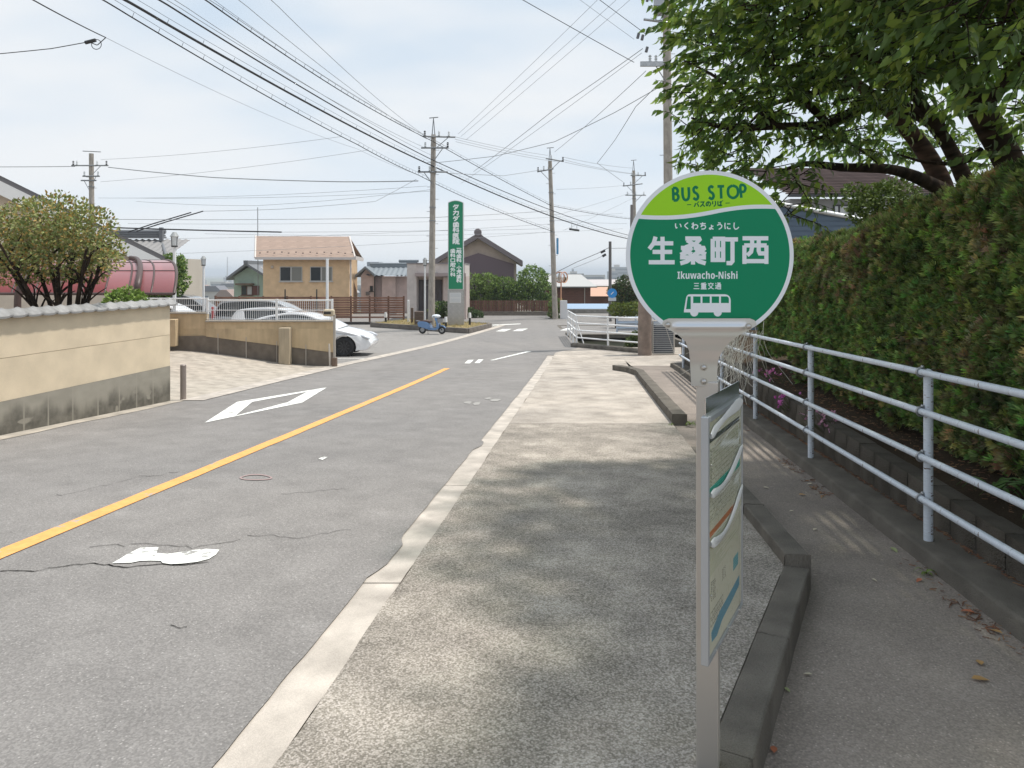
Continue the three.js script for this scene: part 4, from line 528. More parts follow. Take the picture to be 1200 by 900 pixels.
// ------------------------------------------------------------------ cream garden wall with tile coping
{
  const za = -5, zb = 12.55, ang = -Math.atan(0.129), L = Math.hypot(zb - za, wallX(zb) - wallX(za)), at = [wallX(12.5), G(12.5), -12.5];
  const t = thing('garden_wall', 'cream plastered garden wall with grey tile coping and stained concrete base', 'wall', at);
  const run = (x0, x1, y0, y1, a = za, b = zb) => { const l = Math.hypot(b - a, wallX(b) - wallX(a)), g = new THREE.BoxGeometry(x1 - x0, y1 - y0, l); boxUV(g, x1 - x0, y1 - y0, l); g.translate((x0 + x1) / 2, (y0 + y1) / 2, 0); g.rotateY(ang); return g.translate((wallX(a) + wallX(b)) / 2, 0, -(a + b) / 2); };
  part(t, 'plaster_panel', run(-0.16, -0.004, 0.487, 0.985), M.cream); part(t, 'plaster_panel', run(-0.16, -0.004, -0.055, 0.481), M.cream);
  part(t, 'plaster_joint', run(-0.15, -0.018, 0.47, 0.50), M.creamDull);
  const W = 2048, H = 128, stain = tex(W, (u, v, x, y) => {
    const m = u * L, hgt = v * 0.75, jo = Math.abs(((m + 0.04 * Math.sin(m * 3)) % 0.46) - 0.23), line = sstep(0.022, 0.004, jo) * (0.45 + 0.8 * fbm(m * 3, hgt * 6, 4, 3));
    const tide = 0.17 + 0.24 * (fbm(m * 1.6, 2, 1, 4) - 0.3) + 0.05 * Math.sin(m * 13.6), grime = sstep(tide + 0.14, tide - 0.12, hgt + 0.14 * (fbm(m * 14, hgt * 5, 2, 4) - 0.5)) * (0.55 + 0.7 * fbm(m * 6, hgt * 12, 5, 4));
    const spot = sstep(0.70, 0.76, fbm(m * 3.1, hgt * 7, 7, 3)) * sstep(0.4, 0.15, hgt) * 0.8; let k = 0.74 + 0.1 * (fbm(m * 4, hgt * 9, 3, 4) - 0.5); k = mix(k, 0.43 + 0.14 * fbm(m * 20, hgt * 20, 8, 3), clamp(grime)); k = mix(k, 0.76, clamp(Math.max(line, spot))); return [k, k * 0.965, k * 0.89];
  }, 1, true, H); stain.wrapT = THREE.ClampToEdgeWrapping;
  const base = grid(120, 4, (u, v) => { const z = mix(za, zb, u), y = mix(G(z) - 0.05, -0.055, v); return [wallX(z) + 0.002 - 0.012 * sstep(0.98, 1, v) * 0, y, -z, u, clamp((y - G(z)) / 0.75)]; });
  part(t, 'concrete_base', base, mat([0.62, 0.62, 0.62], 0.92, { map: stain, specularIntensity: 0.25 }));
  part(t, 'concrete_core', run(-0.155, -0.01, G(zb) - 0.3, -0.06), M.curb);
  // coping tiles, one by one
  const tile = (k) => { const q = mulberry(k), top = grid(10, 8, (a, b) => { const s = b * 2 - 1, w = 0.014 * Math.exp(-Math.pow((a - 0.9) / 0.13, 2)) - 0.007 * Math.sin(Math.PI * clamp(a / 0.8)), z = 0.272 * a; return [s * 0.155, 0.115 - 0.085 * Math.pow(Math.abs(s), 1.25) + w + (q() - 0.5) * 0.001, -z, a, b]; }); const p = top.attributes.position, skirt = []; for (const s of [0, 8]) skirt.push(grid(10, 1, (a, b, i, j) => { const o = s * 11 + i; return [p.getX(o), p.getY(o) - (s ? b : 1 - b) * 0.026, p.getZ(o), a, b]; })); skirt.push(grid(8, 1, (a, b, i) => { const o = i * 11 + 10; return [p.getX(o), p.getY(o) - b * 0.03, p.getZ(o), a, b]; })); return merge([top, ...skirt]); };
  const kinds = [tile(1), tile(2), tile(3)], tm = [0.36, 0.43, 0.39].map((c) => mat([c, c * 1.01, c * 1.04], 0.42, { side: THREE.DoubleSide, map: smoothMap }));
  for (let z = 3.4, i = 0; z < 12.5; z += 0.25, i++) { const m = piece(t, 'coping_tile', kinds[i % 3], tm[Math.floor(hash(i, 4, 2) * 3)], wallX(z) - 0.082, 0.985 + (hash(i, 7, 7) - 0.5) * 0.006, -z, ang + (hash(i, 2, 9) - 0.5) * 0.03); void m; }
  part(t, 'coping_bed', run(-0.15, -0.012, 0.985, 1.03, za, zb), M.curb);
  single('steel_bollard', 'thin steel bollard at the end of the cream garden wall', 'bollard', merge([bar(V(-5.78, G(12.75), -12.75), V(-5.78, G(12.75) + 0.62, -12.75), 0.05, 16), new THREE.SphereGeometry(0.05, 14, 6, 0, 6.3, 0, 1.57).scale(1, 0.4, 1).translate(-5.78, G(12.75) + 0.62, -12.75)]), mat([0.33, 0.28, 0.25], 0.45, { metalness: 0.5 }));
}
// ------------------------------------------------------------------ foliage helper for shrubs
function shrub(name, label, cat, at, blobs, pal, leaf, per, stems, group, mm) {
  const t = thing(name, label, cat, at, group), list = [];
  for (const [c, r, sy = 1] of blobs) { const n = Math.round(per * r * r); for (let i = 0; i < n; i++) { const o = unit(), bump = 0.75 + 0.5 * fbm(o.x * 2.5 + c.x, o.y * 2.5 + c.y, o.z * 2.5, 3), p = c.clone().addScaledVector(V(o.x, o.y * sy, o.z), r * bump * Math.cbrt(rr(0.25, 1))), d = o.clone().multiplyScalar(0.8).addScaledVector(unit(), 0.8).add(V(0, 0.25, 0)).normalize(), k = 0.7 + 0.6 * rnd(), q = pick(pal); list.push([pose(p, d, rnd() * 6.28, rr(0.75, 1.25) * leaf), q.map((v) => v * k)]); } }
  copies(t, 'crown', mm?.geo ?? leafGeo(0.3, 0.2, 0.5), mm?.mat ?? leafMat({ transmission: 0.3 }), list, at);
  if (stems?.length) part(t, 'trunk', merge(stems), mm?.bark ?? M.bark);
  return t;
}
{ // many-stemmed garden tree with bronze new leaves behind the wall
  const z = 11.2, b = V(X(78, z), 0.3, -z), q = mulberry(12), stems = [];
  const fan = [[-70, 60, 0.055], [-58, 20, 0.05], [-45, 110, 0.045], [-20, 90, 0.055], [-8, 60, 0.06], [10, 95, 0.05], [28, 100, 0.05], [50, 80, 0.045], [-80, 110, 0.04], [35, 40, 0.04]];
  for (const [dx, up, r] of fan) { const s = V(b.x + dx * 0.0035 + (q() - 0.5) * 0.2, 0.2, b.z + (q() - 0.5) * 0.3), e = P(75 + dx * 0.95, 340 - up * 0.5, z + (q() - 0.5) * 0.9), m = s.clone().lerp(e, 0.45).add(V(dx * -0.0015, 0.05, 0)); stems.push(taper([s, m, e], [r, r * 0.75, r * 0.4], 7)); for (let k = 0; k < 5; k++) { const a = m.clone().lerp(e, q()), f = a.clone().add(V((q() - 0.5) * 0.8, 0.2 + 0.3 * q(), (q() - 0.5) * 0.8)); stems.push(taper([a, a.clone().lerp(f, 0.5).add(V((q() - 0.5) * 0.1, 0.05, 0)), f], [r * 0.4, r * 0.28, 0.006], 5, 3)); } }
  const bl = [[5, 285, 0.75], [40, 262, 0.62], [70, 258, 0.62], [100, 268, 0.52], [120, 292, 0.38], [85, 300, 0.62], [50, 300, 0.66], [15, 315, 0.42], [-30, 290, 0.75], [110, 318, 0.28], [70, 288, 0.75], [128, 305, 0.22]].map(([px, py, r]) => [P(px, py, z + rr(-0.3, 0.3)), r * 0.88, 0.75]);
  shrub('garden_tree', 'rounded many-stemmed tree with bronze and green leaves behind the cream wall', 'tree', [b.x, 0.2, b.z], bl, [[0.22, 0.28, 0.09], [0.28, 0.32, 0.10], [0.17, 0.22, 0.08], [0.24, 0.29, 0.10], [0.50, 0.31, 0.09], [0.33, 0.35, 0.12], [0.28, 0.23, 0.11], [0.42, 0.38, 0.14]], 0.058, 4600, stems);
}
{ // red translucent carport
  const z = 16, t = thing('carport', 'carport with a curved translucent red roof and brown frame', 'carport', [X(160, z), -0.7, -z]);
  const fr = mat([0.075, 0.045, 0.04], 0.5), red = mat([0.32, 0.065, 0.065], 0.35, { transmission: 0.45, side: THREE.DoubleSide }), redP = mat([0.42, 0.15, 0.16], 0.35, { transmission: 0.45, side: THREE.DoubleSide });
  const rib = (u, v) => { const x0 = mix(X(-60, z), X(209, z), u), y0 = Y(344, z), s = Math.sin(v * Math.PI / 2), c = 1 - Math.cos(v * Math.PI / 2); return [x0 - 1.5 * v * v - 0.1 * v, y0 + 0.78 * Math.pow(s, 0.9), -(z - 0.2 * (1 - v) + 2.6 * (0.25 * v + 0.75 * c))]; };
  const N = 10; for (let k = 0; k < N; k++) { for (const [a, b] of [[0, 0.42], [0.42, 0.7], [0.7, 1]]) { const g = grid(2, 6, (u, v) => { const q = rib((k + u) / N, mix(a, b, v)); return [...q, u, v]; }); part(t, 'roof_panel', g, k > 6 ? redP : red); } const pts = Array.from({ length: 9 }, (_, i) => V(...rib(k / N, i / 8))); part(t, 'rib', taper(pts, [0.022, 0.022], 6, 2), fr); }
  part(t, 'rib', taper(Array.from({ length: 9 }, (_, i) => V(...rib(1, i / 8))), [0.035, 0.035], 6, 2), fr);
  for (const v of [0, 0.42, 0.7, 1]) part(t, 'purlin', taper(Array.from({ length: 5 }, (_, i) => V(...rib(i / 4, v))), [v ? 0.018 : 0.035, v ? 0.018 : 0.035], 6), fr);
  for (const u of [0.34, 0.845]) { const a = rib(u, 0), pts = [V(a[0], -0.7, a[2] + 0.1), V(a[0], 0.5, a[2] + 0.1), ...[0, 0.15, 0.3, 0.45, 0.6, 0.8, 1].map((v) => { const q = rib(u, v); return V(q[0], q[1] + 0.07 * v, q[2] + 0.08); })]; part(t, 'post', taper(pts, [0.07, 0.07, 0.06, 0.05], 8), fr); }
}
{ // house with a white gable board, turned towards the road
  const E = P(190, 304, 24), yaw = Math.atan2(-E.x, -E.z), n = V(E.x, 0, E.z).normalize(), t = thing('gable_house', 'cream house with a broad white gable board behind the carport', 'house', [E.x, -0.9, E.z], undefined, yaw);
  const hit = (px, py) => { const d = V((px - CX) / F, 0, -1), k = (E.x * n.x + E.z * n.z) / (d.x * n.x + d.z * n.z); return [-Math.hypot(d.x * k - E.x, d.z * k - E.z), EYE - (py - HY) / F * k + 0.9]; };
  const e = [0, E.y + 0.9], a = hit(0, 211), sl = (a[1] - e[1]) / a[0], ax = -9.2, ay = e[1] + sl * ax, lx = 2 * ax, wx = -1.0, wy = e[1] + sl * wx - 0.3, wallM = mat([0.78, 0.68, 0.58], 0.85, { map: plasterMap }), rm = mat([0.12, 0.115, 0.12], 0.7);
  part(t, 'wall', prism([[lx - wx, -0.2], [wx, -0.2], [wx, wy], [ax, ay - 0.3], [lx - wx, wy]], 8).translate(0, 0, -8.4), wallM);
  for (const [ex, s] of [[0, 1], [lx, -1]]) { part(t, 'gable_board', prism([[ex, e[1] - 0.45], [ex, e[1] - 0.02], [ax, ay - 0.02], [ax, ay - 0.45]], 0.12).translate(0, 0, -0.06), mat([0.80, 0.79, 0.78], 0.6)); part(t, 'roof_slope', prism([[ex + s * 0.08, e[1] - 0.05], [ex + s * 0.08, e[1] + 0.1], [ax, ay + 0.14], [ax, ay - 0.01]], 9).translate(0, 0, -9), rm); }
  part(t, 'soffit', box(0.85, 0.06, 8, -0.5, e[1] - 0.1, -4.2), mat([0.6, 0.57, 0.53], 0.8));
}
function tiledRoof(parent, x0, x1, yE, yR, zE, zR, cols, rows, m, ridge) { // eave to ridge, courses of tiles with rolls
  const rf = part(parent, 'roof', grid(cols * 4, rows * 3, (u, v) => { const fr = (v * rows) % 1, w = 0.035 * Math.sin(u * cols * 2 * Math.PI); return [mix(x0, x1, u), mix(yE, yR, v) + 0.05 * (1 - fr) + w, -mix(zE, zR, v), u, v]; }), m);
  if (ridge) part(rf, 'ridge', merge([box2(x0, x1, yR - 0.05, yR + 0.22, zR - 0.16, zR + 0.16), bar(V(x0 - 0.05, yR + 0.26, -zR), V(x1 + 0.1, yR + 0.26, -zR), 0.1, 8)]), m);
  return rf;
}
const kawara = mat([0.16, 0.165, 0.175], 0.5, { side: THREE.DoubleSide });
{ const z = 36, t = thing('tiled_roof_house', 'old house with a dark grey ridge and grey clay roof tiles', 'house', [X(150, z), -1.5, -z]), km = mat([0.25, 0.24, 0.235], 0.6, { side: THREE.DoubleSide });
  part(t, 'wall', box2(X(100, z), X(190, z), -1.6, Y(302, z), z + 0.8, z + 5), mat([0.5, 0.45, 0.38], 0.8)); tiledRoof(t, X(95, z), X(196, z), Y(302, z), Y(279, z), z, z + 2.6, 13, 7, km, false);
  const zr = z + 2.6, rg = part(t, 'ridge', merge([0, 1, 2].map((k) => box2(X(96, zr) - k * 0, X(193, zr) - k * 0.05, Y(279, zr) + k * 0.10, Y(279, zr) + k * 0.10 + 0.08, zr - 0.22 + k * 0.03, zr + 0.22)).concat([bar(V(X(96, zr), Y(279, zr) + 0.34, -zr), V(X(194, zr), Y(279, zr) + 0.34, -zr), 0.11, 8)])), kawara);
  part(rg, 'ridge_end_tile', merge([box2(X(190, zr), X(194, zr), Y(283, zr), Y(267, zr), zr - 0.35, zr - 0.2), bar(V(X(193, zr), Y(285, zr), -zr + 0.3), V(X(196, z), Y(300, z), -z + 0.1), 0.08, 6)]), kawara); }
// ------------------------------------------------------------------ lot wall with mesh fence
{
  const z = 20.2, yR = Y(377.5, z), yL = Y(368, z), xa = X(150, z), xs = X(241, z), xe = X(391, z), at = [xe, G(z), -z];
  const t = thing('lot_wall', 'low beige block wall with a white mesh fence in front of the parked cars', 'wall', at);
  const grime = tex(512, (u, v) => { const n = fbm(u * 9, v * 9, 3, 5), m = fbm(u * 60, v * 5, 8, 3), s = 0.22 * (n - 0.5) + 0.08 * (m - 0.5), k = 0.86 + s; return [k, k * 0.985, k * 0.95]; }, 0.25), beige = mat([0.74, 0.59, 0.40], 0.9, { map: grime }), damp = mat([0.24, 0.21, 0.18], 0.95, { map: smoothMap });
  const dy = (x) => mix(G(z) + 0.01, -0.6, sstep(0.1, 4.6, -5 - x));
  const lowTop = (x) => mix(Y(413, z), Y(396, z), clamp((xe - x) / (xe - xs)) * 1.1);
  part(t, 'wall_panel', prism([[xs + 0.01, lowTop(xs)], [xe, lowTop(xe)], [xe, yR], [xs + 0.01, yR]], 0.15).translate(0, 0, -z - 0.15), beige); part(t, 'wall_panel', prism([[xa, Y(394, z)], [xs, Y(394, z)], [xs, yL], [xa, yL]], 0.15).translate(0, 0, -z - 0.2), beige);
  part(t, 'damp_base', prism([[xa, -1.3], [xe - 0.01, -1.3], [xe - 0.01, lowTop(xe)], [xs, lowTop(xs)], [xs - 0.01, Y(394, z)], [xa, Y(394, z)]], 0.14).translate(0, 0, -z - 0.16), damp);
  const n = 7; for (let k = 0; k < n; k++) part(t, 'coping_stone', rbox((xe - xs) / n - 0.008, 0.05, 0.24, mix(xs, xe, (k + 0.5) / n), yR + 0.025, -z - 0.075, 0.012), mat([0.52, 0.48, 0.43], 0.85, { map: smoothMap })); for (let k = 0; k < 4; k++) part(t, 'coping_stone', rbox((xs - xa) / 4 - 0.008, 0.05, 0.24, mix(xa, xs, (k + 0.5) / 4), yL + 0.025, -z - 0.125, 0.012), mat([0.52, 0.48, 0.43], 0.85, { map: smoothMap }));
  for (const px of [255, 288, 324, 358]) part(t, 'block_joint', box2(X(px, z), X(px + 0.9, z), dy(X(px, z)) - 0.1, lowTop(X(px, z)) + 0.12, z - 0.004, z + 0.02), mat([0.42, 0.38, 0.33], 0.9));
  part(t, 'pilaster', rbox(0.3, 1.02, 0.26, X(336, z), dy(X(336, z)) + 0.5, -z + 0.13, 0.02), mat([0.56, 0.48, 0.37], 0.95, { map: grime })); part(t, 'pilaster', rbox(0.3, 0.75, 0.2, X(203, z), -0.1, -z + 0.1, 0.02), beige);
  const fence = (x0, x1, y0, y1, zz) => { for (let y of [y0 + 0.03, (y0 + y1) / 2, y1]) part(t, 'fence_rail', bar(V(x0, y, -zz), V(x1, y, -zz), y === y1 ? 0.02 : 0.011, 6), M.whiteRail); const bars = []; for (let x = x0; x < x1; x += 0.058) bars.push(bar(V(x, y0, -zz), V(x, y1, -zz), 0.006, 4)); part(t, 'fence_bars', merge(bars), M.whiteRail).userData.kind = 'stuff'; };
  fence(X(150, z), X(241, z), yL + 0.05, Y(350, z), z + 0.12); fence(xs, xe - 0.05, yR + 0.05, Y(352, z), z + 0.09);
  for (const [px, y0, y1] of [[241, yL, 349], [323, yR, 350.5], [388, yR, 350.5], [195, yL, 349]]) part(t, 'fence_post', box2(X(px, z) - 0.03, X(px, z) + 0.03, y0, Y(y1, z), z + 0.07, z + 0.13), M.whiteRail);
  const g = thing('entrance_post', 'weathered steel entrance post with a small box at the end of the lot wall', 'post', [X(394, z), G(z), -z + 0.25]); part(g, 'post', bar(V(X(394.5, z), G(z), -z + 0.25), V(X(394.5, z), Y(368, z), -z + 0.25), 0.035, 10), mat([0.4, 0.36, 0.31], 0.6)); part(g, 'sleeve', bar(V(X(394.5, z), G(z), -z + 0.25), V(X(394.5, z), Y(418, z), -z + 0.25), 0.08, 10), mat([0.16, 0.11, 0.08], 0.9)); part(g, 'stay', bar(V(X(389.5, z), G(z), -z + 0.25), V(X(388, z), Y(402, z), -z + 0.22), 0.025, 8), mat([0.55, 0.5, 0.44], 0.8));
  const bxp = part(g, 'box', rbox(0.30, 0.19, 0.2, X(388, z), Y(366, z), -z + 0.22, 0.05), mat([0.50, 0.42, 0.30], 0.6)); part(bxp, 'dark_opening', rbox(0.2, 0.07, 0.02, X(387, z), Y(366, z), -z + 0.325, 0.008), M.dark);
}
// ------------------------------------------------------------------ lamp posts
function lantern(px, top, z, base, label) {
  const x = X(px, z), yt = Y(top, z), t = thing('lamp_post', label, 'lamp post', [x, base, -z], 'white lamp posts'), w = 0.11;
  part(t, 'pole', bar(V(x, base, -z), V(x, yt - 0.42, -z), 0.055, 10, 0.045), M.white); part(t, 'collar', bar(V(x, yt - 0.44, -z), V(x, yt - 0.40, -z), 0.09, 10), M.dark);
  const h = part(t, 'lantern', bar(V(x, yt - 0.40, -z), V(x, yt - 0.13, -z), w * 0.85, 8, w), mat([0.62, 0.63, 0.63], 0.3)); for (let k = 0; k < 4; k++) { const a = k * 1.571 + 0.4; part(h, 'lantern_bar', bar(V(x + Math.cos(a) * w * 0.9, yt - 0.4, -z + Math.sin(a) * w * 0.9), V(x + Math.cos(a) * w * 1.03, yt - 0.13, -z + Math.sin(a) * w * 1.03), 0.011, 4), mat(0.2, 0.5)); }
  part(t, 'lantern_cap', bar(V(x, yt - 0.135, -z), V(x, yt, -z), w * 1.2, 10, 0.05), mat([0.30, 0.31, 0.31], 0.5));
}
lantern(204.5, 272, 21.4, G(21.4), 'white lamp post standing beside the red carport roof'); lantern(238.5, 300, 33, -1.45, 'white lamp post rising behind the parked vans'); lantern(498, 302, 38.4, G(38) + 0.24, 'white lamp post on the planted island by the scooter');
single('white_pole', 'plain slim white pole in front of the tan house', 'pole', bar(V(X(383.5, 27), G(27), -27), V(X(383.5, 27), Y(303, 27), -27), 0.05, 10), M.white);
// ------------------------------------------------------------------ cars
function car(name, label, spec, x, z, face = 1, group = 'cars parked behind the lot wall') {
  const { L, W, prof, cab, wheels, paint, r = 0.335, dark, cut = 0.4 } = spec, y = G(z) + 0.006, t = thing(name, label, 'car', [x, y, -z], group, face > 0 ? 0 : Math.PI); origin.set(t, [0, 0, 0]);
  const s = new THREE.Shape(); s.moveTo(prof[0][0], prof[0][1]); const top = new THREE.SplineCurve(prof.map((q) => new THREE.Vector2(q[0], q[1]))).getPoints(60); for (const q of top) s.lineTo(q.x, q.y);
  for (const wx of [...wheels].sort((a, b) => b - a)) { s.lineTo(wx + r + 0.05, 0.21); s.absarc(wx, r - 0.01, r + 0.05, -0.33, Math.PI + 0.33, false); } s.lineTo(prof[0][0], 0.24);
  const warp = (g, hw, tum) => { const p = g.attributes.position; for (let i = 0; i < p.count; i++) { const sx = p.getX(i), yy = p.getY(i), zz = p.getZ(i), e0 = sstep(0.75, 0, sx), e1 = sstep(L - 1.05, L, sx); p.setZ(i, zz * (1 - 0.13 * e0 * e0 - 0.26 * e1 * e1) * (1 - tum * sstep(0.55, 1.6, yy))); } g.computeVertexNormals(); return toCreasedNormals(g, 0.5); };
  const ex = (shape, w, bev) => { const g = new THREE.ExtrudeGeometry(shape, { depth: w - 2 * bev, steps: 3, bevelEnabled: true, bevelSize: bev * 0.6, bevelOffset: -bev * 0.6, bevelThickness: bev, bevelSegments: 3, curveSegments: 24 }); return g.translate(0, 0, -(w - 2 * bev) / 2); };
  const body = part(t, 'body', warp(ex(s, W, 0.06), W / 2, 0.1), paint);
  const cs = new THREE.Shape(), cp = new THREE.SplineCurve(cab.map((q) => new THREE.Vector2(q[0], q[1]))).getPoints(40); cs.moveTo(cp[0].x, cp[0].y - 0.2); for (const q of cp) cs.lineTo(q.x, q.y); cs.lineTo(cp.at(-1).x, cp.at(-1).y - 0.2);
  const glass = part(t, 'glass', warp(ex(cs, W * 0.93, 0.05), W / 2, 0.26), M.glass);
  const rs = new THREE.Shape(), th = 0.055, n = cp.length; cp.forEach((q, i) => i ? rs.lineTo(q.x, q.y + 0.012) : rs.moveTo(q.x - 0.01, q.y + 0.012)); for (let i = n - 1; i >= 0; i--) rs.lineTo(cp[i].x + (i < n * 0.3 ? th * 0.8 : i > n * 0.7 ? -th * 0.8 : 0), cp[i].y - th);
  if (!spec.noRoof) part(glass, 'roof', warp(ex(rs, W * 0.95, 0.03), W / 2, 0.26), paint);
  for (const bp of spec.pillars ?? []) part(glass, 'pillar', warp(ex(new THREE.Shape(bp.map((q) => new THREE.Vector2(q[0], q[1]))), W * 0.95, 0.02), W / 2, 0.26), paint);
  for (const wx of wheels) for (const sd of [1, -1]) {
    const wy = r, wz = sd * (W / 2 - 0.13), ty = new THREE.TorusGeometry(r - 0.075, 0.085, 12, 32); ty.scale(1, 1, 1.25); const w = part(t, 'wheel', ty.translate(wx, wy, wz), mat([0.02, 0.02, 0.021], 0.85)); const disc = new THREE.CylinderGeometry(r - 0.11, r - 0.11, 0.1, 28); disc.rotateX(Math.PI / 2); part(w, 'rim', disc.translate(wx, wy, wz), mat([0.02, 0.02, 0.022], 0.45));
    const sp = []; for (let k = 0; k < 10; k++) { const a = k / 10 * 6.283, g = new THREE.BoxGeometry(0.035, r - 0.13, 0.03); g.translate(0, (r - 0.13) / 2 + 0.03, 0); g.rotateZ(a); sp.push(g.translate(wx, wy, wz + sd * 0.06)); } part(w, 'spokes', merge(sp), dark ? mat([0.045, 0.045, 0.048], 0.4) : mat([0.4, 0.4, 0.42], 0.35, { metalness: 0.6 })); }
  for (const sd of [1, -1]) { const h = new THREE.SphereGeometry(1, 14, 8); h.scale(0.20, 0.055, 0.07); h.rotateZ(-0.35); part(body, 'headlight', h.translate(L - 0.22, spec.lampY ?? 0.66, sd * (W / 2 - 0.22)), mat([0.5, 0.52, 0.55], 0.12)); const m = new THREE.SphereGeometry(1, 12, 8); m.scale(0.12, 0.075, 0.1); part(body, 'mirror', m.translate(cab.at(-1)[0] - 0.55, cab.at(-1)[1] + 0.05, sd * (W / 2 + 0.04)), paint); if (spec.tail) part(body, 'tail_light', rbox(0.07, spec.tail[1], 0.16, 0.08, spec.tail[0], sd * (W / 2 - 0.16), 0.02), mat([0.45, 0.02, 0.02], 0.3)); }
  for (const sd of [1, -1]) part(body, 'door_seam', merge([box(0.012, 0.5, 0.01, L * 0.46, 0.65, sd * (W / 2 + 0.001)), box(0.012, 0.5, 0.01, L * 0.66, 0.65, sd * (W / 2 - 0.001)), box(0.16, 0.02, 0.012, L * 0.5 + 0.15, 0.82, sd * (W / 2 - 0.01))]), M.dark);
  return t;
}
const whitePaint = mat([0.80, 0.80, 0.81], 0.25, { clearcoat: 1, clearcoatRoughness: 0.05 }), silver = mat([0.42, 0.43, 0.44], 0.35, { metalness: 0.5, clearcoat: 1 }), greyP = mat([0.12, 0.125, 0.13], 0.35, { metalness: 0.4, clearcoat: 1 });
const sedan = { L: 4.69, W: 1.85, prof: [[0.12, 0.3], [0.0, 0.55], [0.03, 0.92], [0.3, 1.05], [1.2, 1.0], [2.4, 0.95], [3.35, 0.95], [3.9, 0.86], [4.35, 0.72], [4.63, 0.55], [4.69, 0.38], [4.55, 0.22]], cab: [[0.35, 1.03], [1.1, 1.30], [1.9, 1.43], [2.5, 1.40], [3.1, 1.20], [3.62, 0.93]], wheels: [0.95, 3.83], paint: whitePaint, dark: true, lampY: 0.66 };
const hatch = { L: 4.1, W: 1.72, prof: [[0.12, 0.3], [0.02, 0.5], [0.05, 0.98], [0.2, 1.0], [1.2, 0.98], [2.4, 0.98], [3.05, 0.98], [3.6, 0.86], [3.98, 0.7], [4.1, 0.45], [4.0, 0.22]], cab: [[0.1, 0.98], [0.32, 1.38], [0.75, 1.50], [1.7, 1.52], [2.3, 1.42], [3.15, 0.97]], wheels: [0.75, 3.3], paint: whitePaint, tail: [0.9, 0.28], pillars: [[[0.1, 0.95], [0.75, 0.95], [0.62, 1.47], [0.33, 1.38]]] };
const wagon = { L: 4.7, W: 1.74, prof: [[0.12, 0.3], [0.0, 0.5], [0.04, 1.05], [0.2, 1.1], [1.2, 1.08], [2.6, 1.06], [3.5, 1.04], [4.2, 0.92], [4.58, 0.75], [4.7, 0.45], [4.6, 0.22]], cab: [[0.08, 1.05], [0.25, 1.6], [0.7, 1.74], [2.0, 1.77], [2.9, 1.62], [4.0, 1.0]], wheels: [0.85, 3.75], paint: silver, tail: [1.2, 0.62] };
const van = { L: 4.7, W: 1.78, prof: [[0.1, 0.3], [0.0, 0.5], [0.03, 1.1], [0.2, 1.15], [1.2, 1.12], [2.6, 1.1], [3.6, 1.08], [4.3, 0.98], [4.62, 0.8], [4.7, 0.45], [4.6, 0.22]], cab: [[0.06, 1.1], [0.2, 1.78], [0.6, 1.93], [2.2, 1.95], [3.1, 1.75], [4.15, 1.02]], wheels: [0.85, 3.75], paint: greyP, tail: [1.3, 0.5] };
car('white_car', 'white sedan with black wheels nosing out past the end of the lot wall', sedan, X(434, 23.8) - 4.69, 24.6);
car('white_car', 'white hatchback with a thick rear pillar behind the mesh fence', hatch, X(266, 27.6), 28.2);
car('silver_car', 'silver estate car with a tall red tail light behind the mesh fence', wagon, X(246, 30.4), 31.2);
car('grey_van', 'dark grey van with its roof showing above the other cars', van, X(262, 35.5) - 4.7, 36.2);
car('white_car', 'white car with a sloping windscreen beside the slim lamp post', { ...wagon, paint: whitePaint, tail: null }, X(249, 28.4) - 4.7, 29.0);
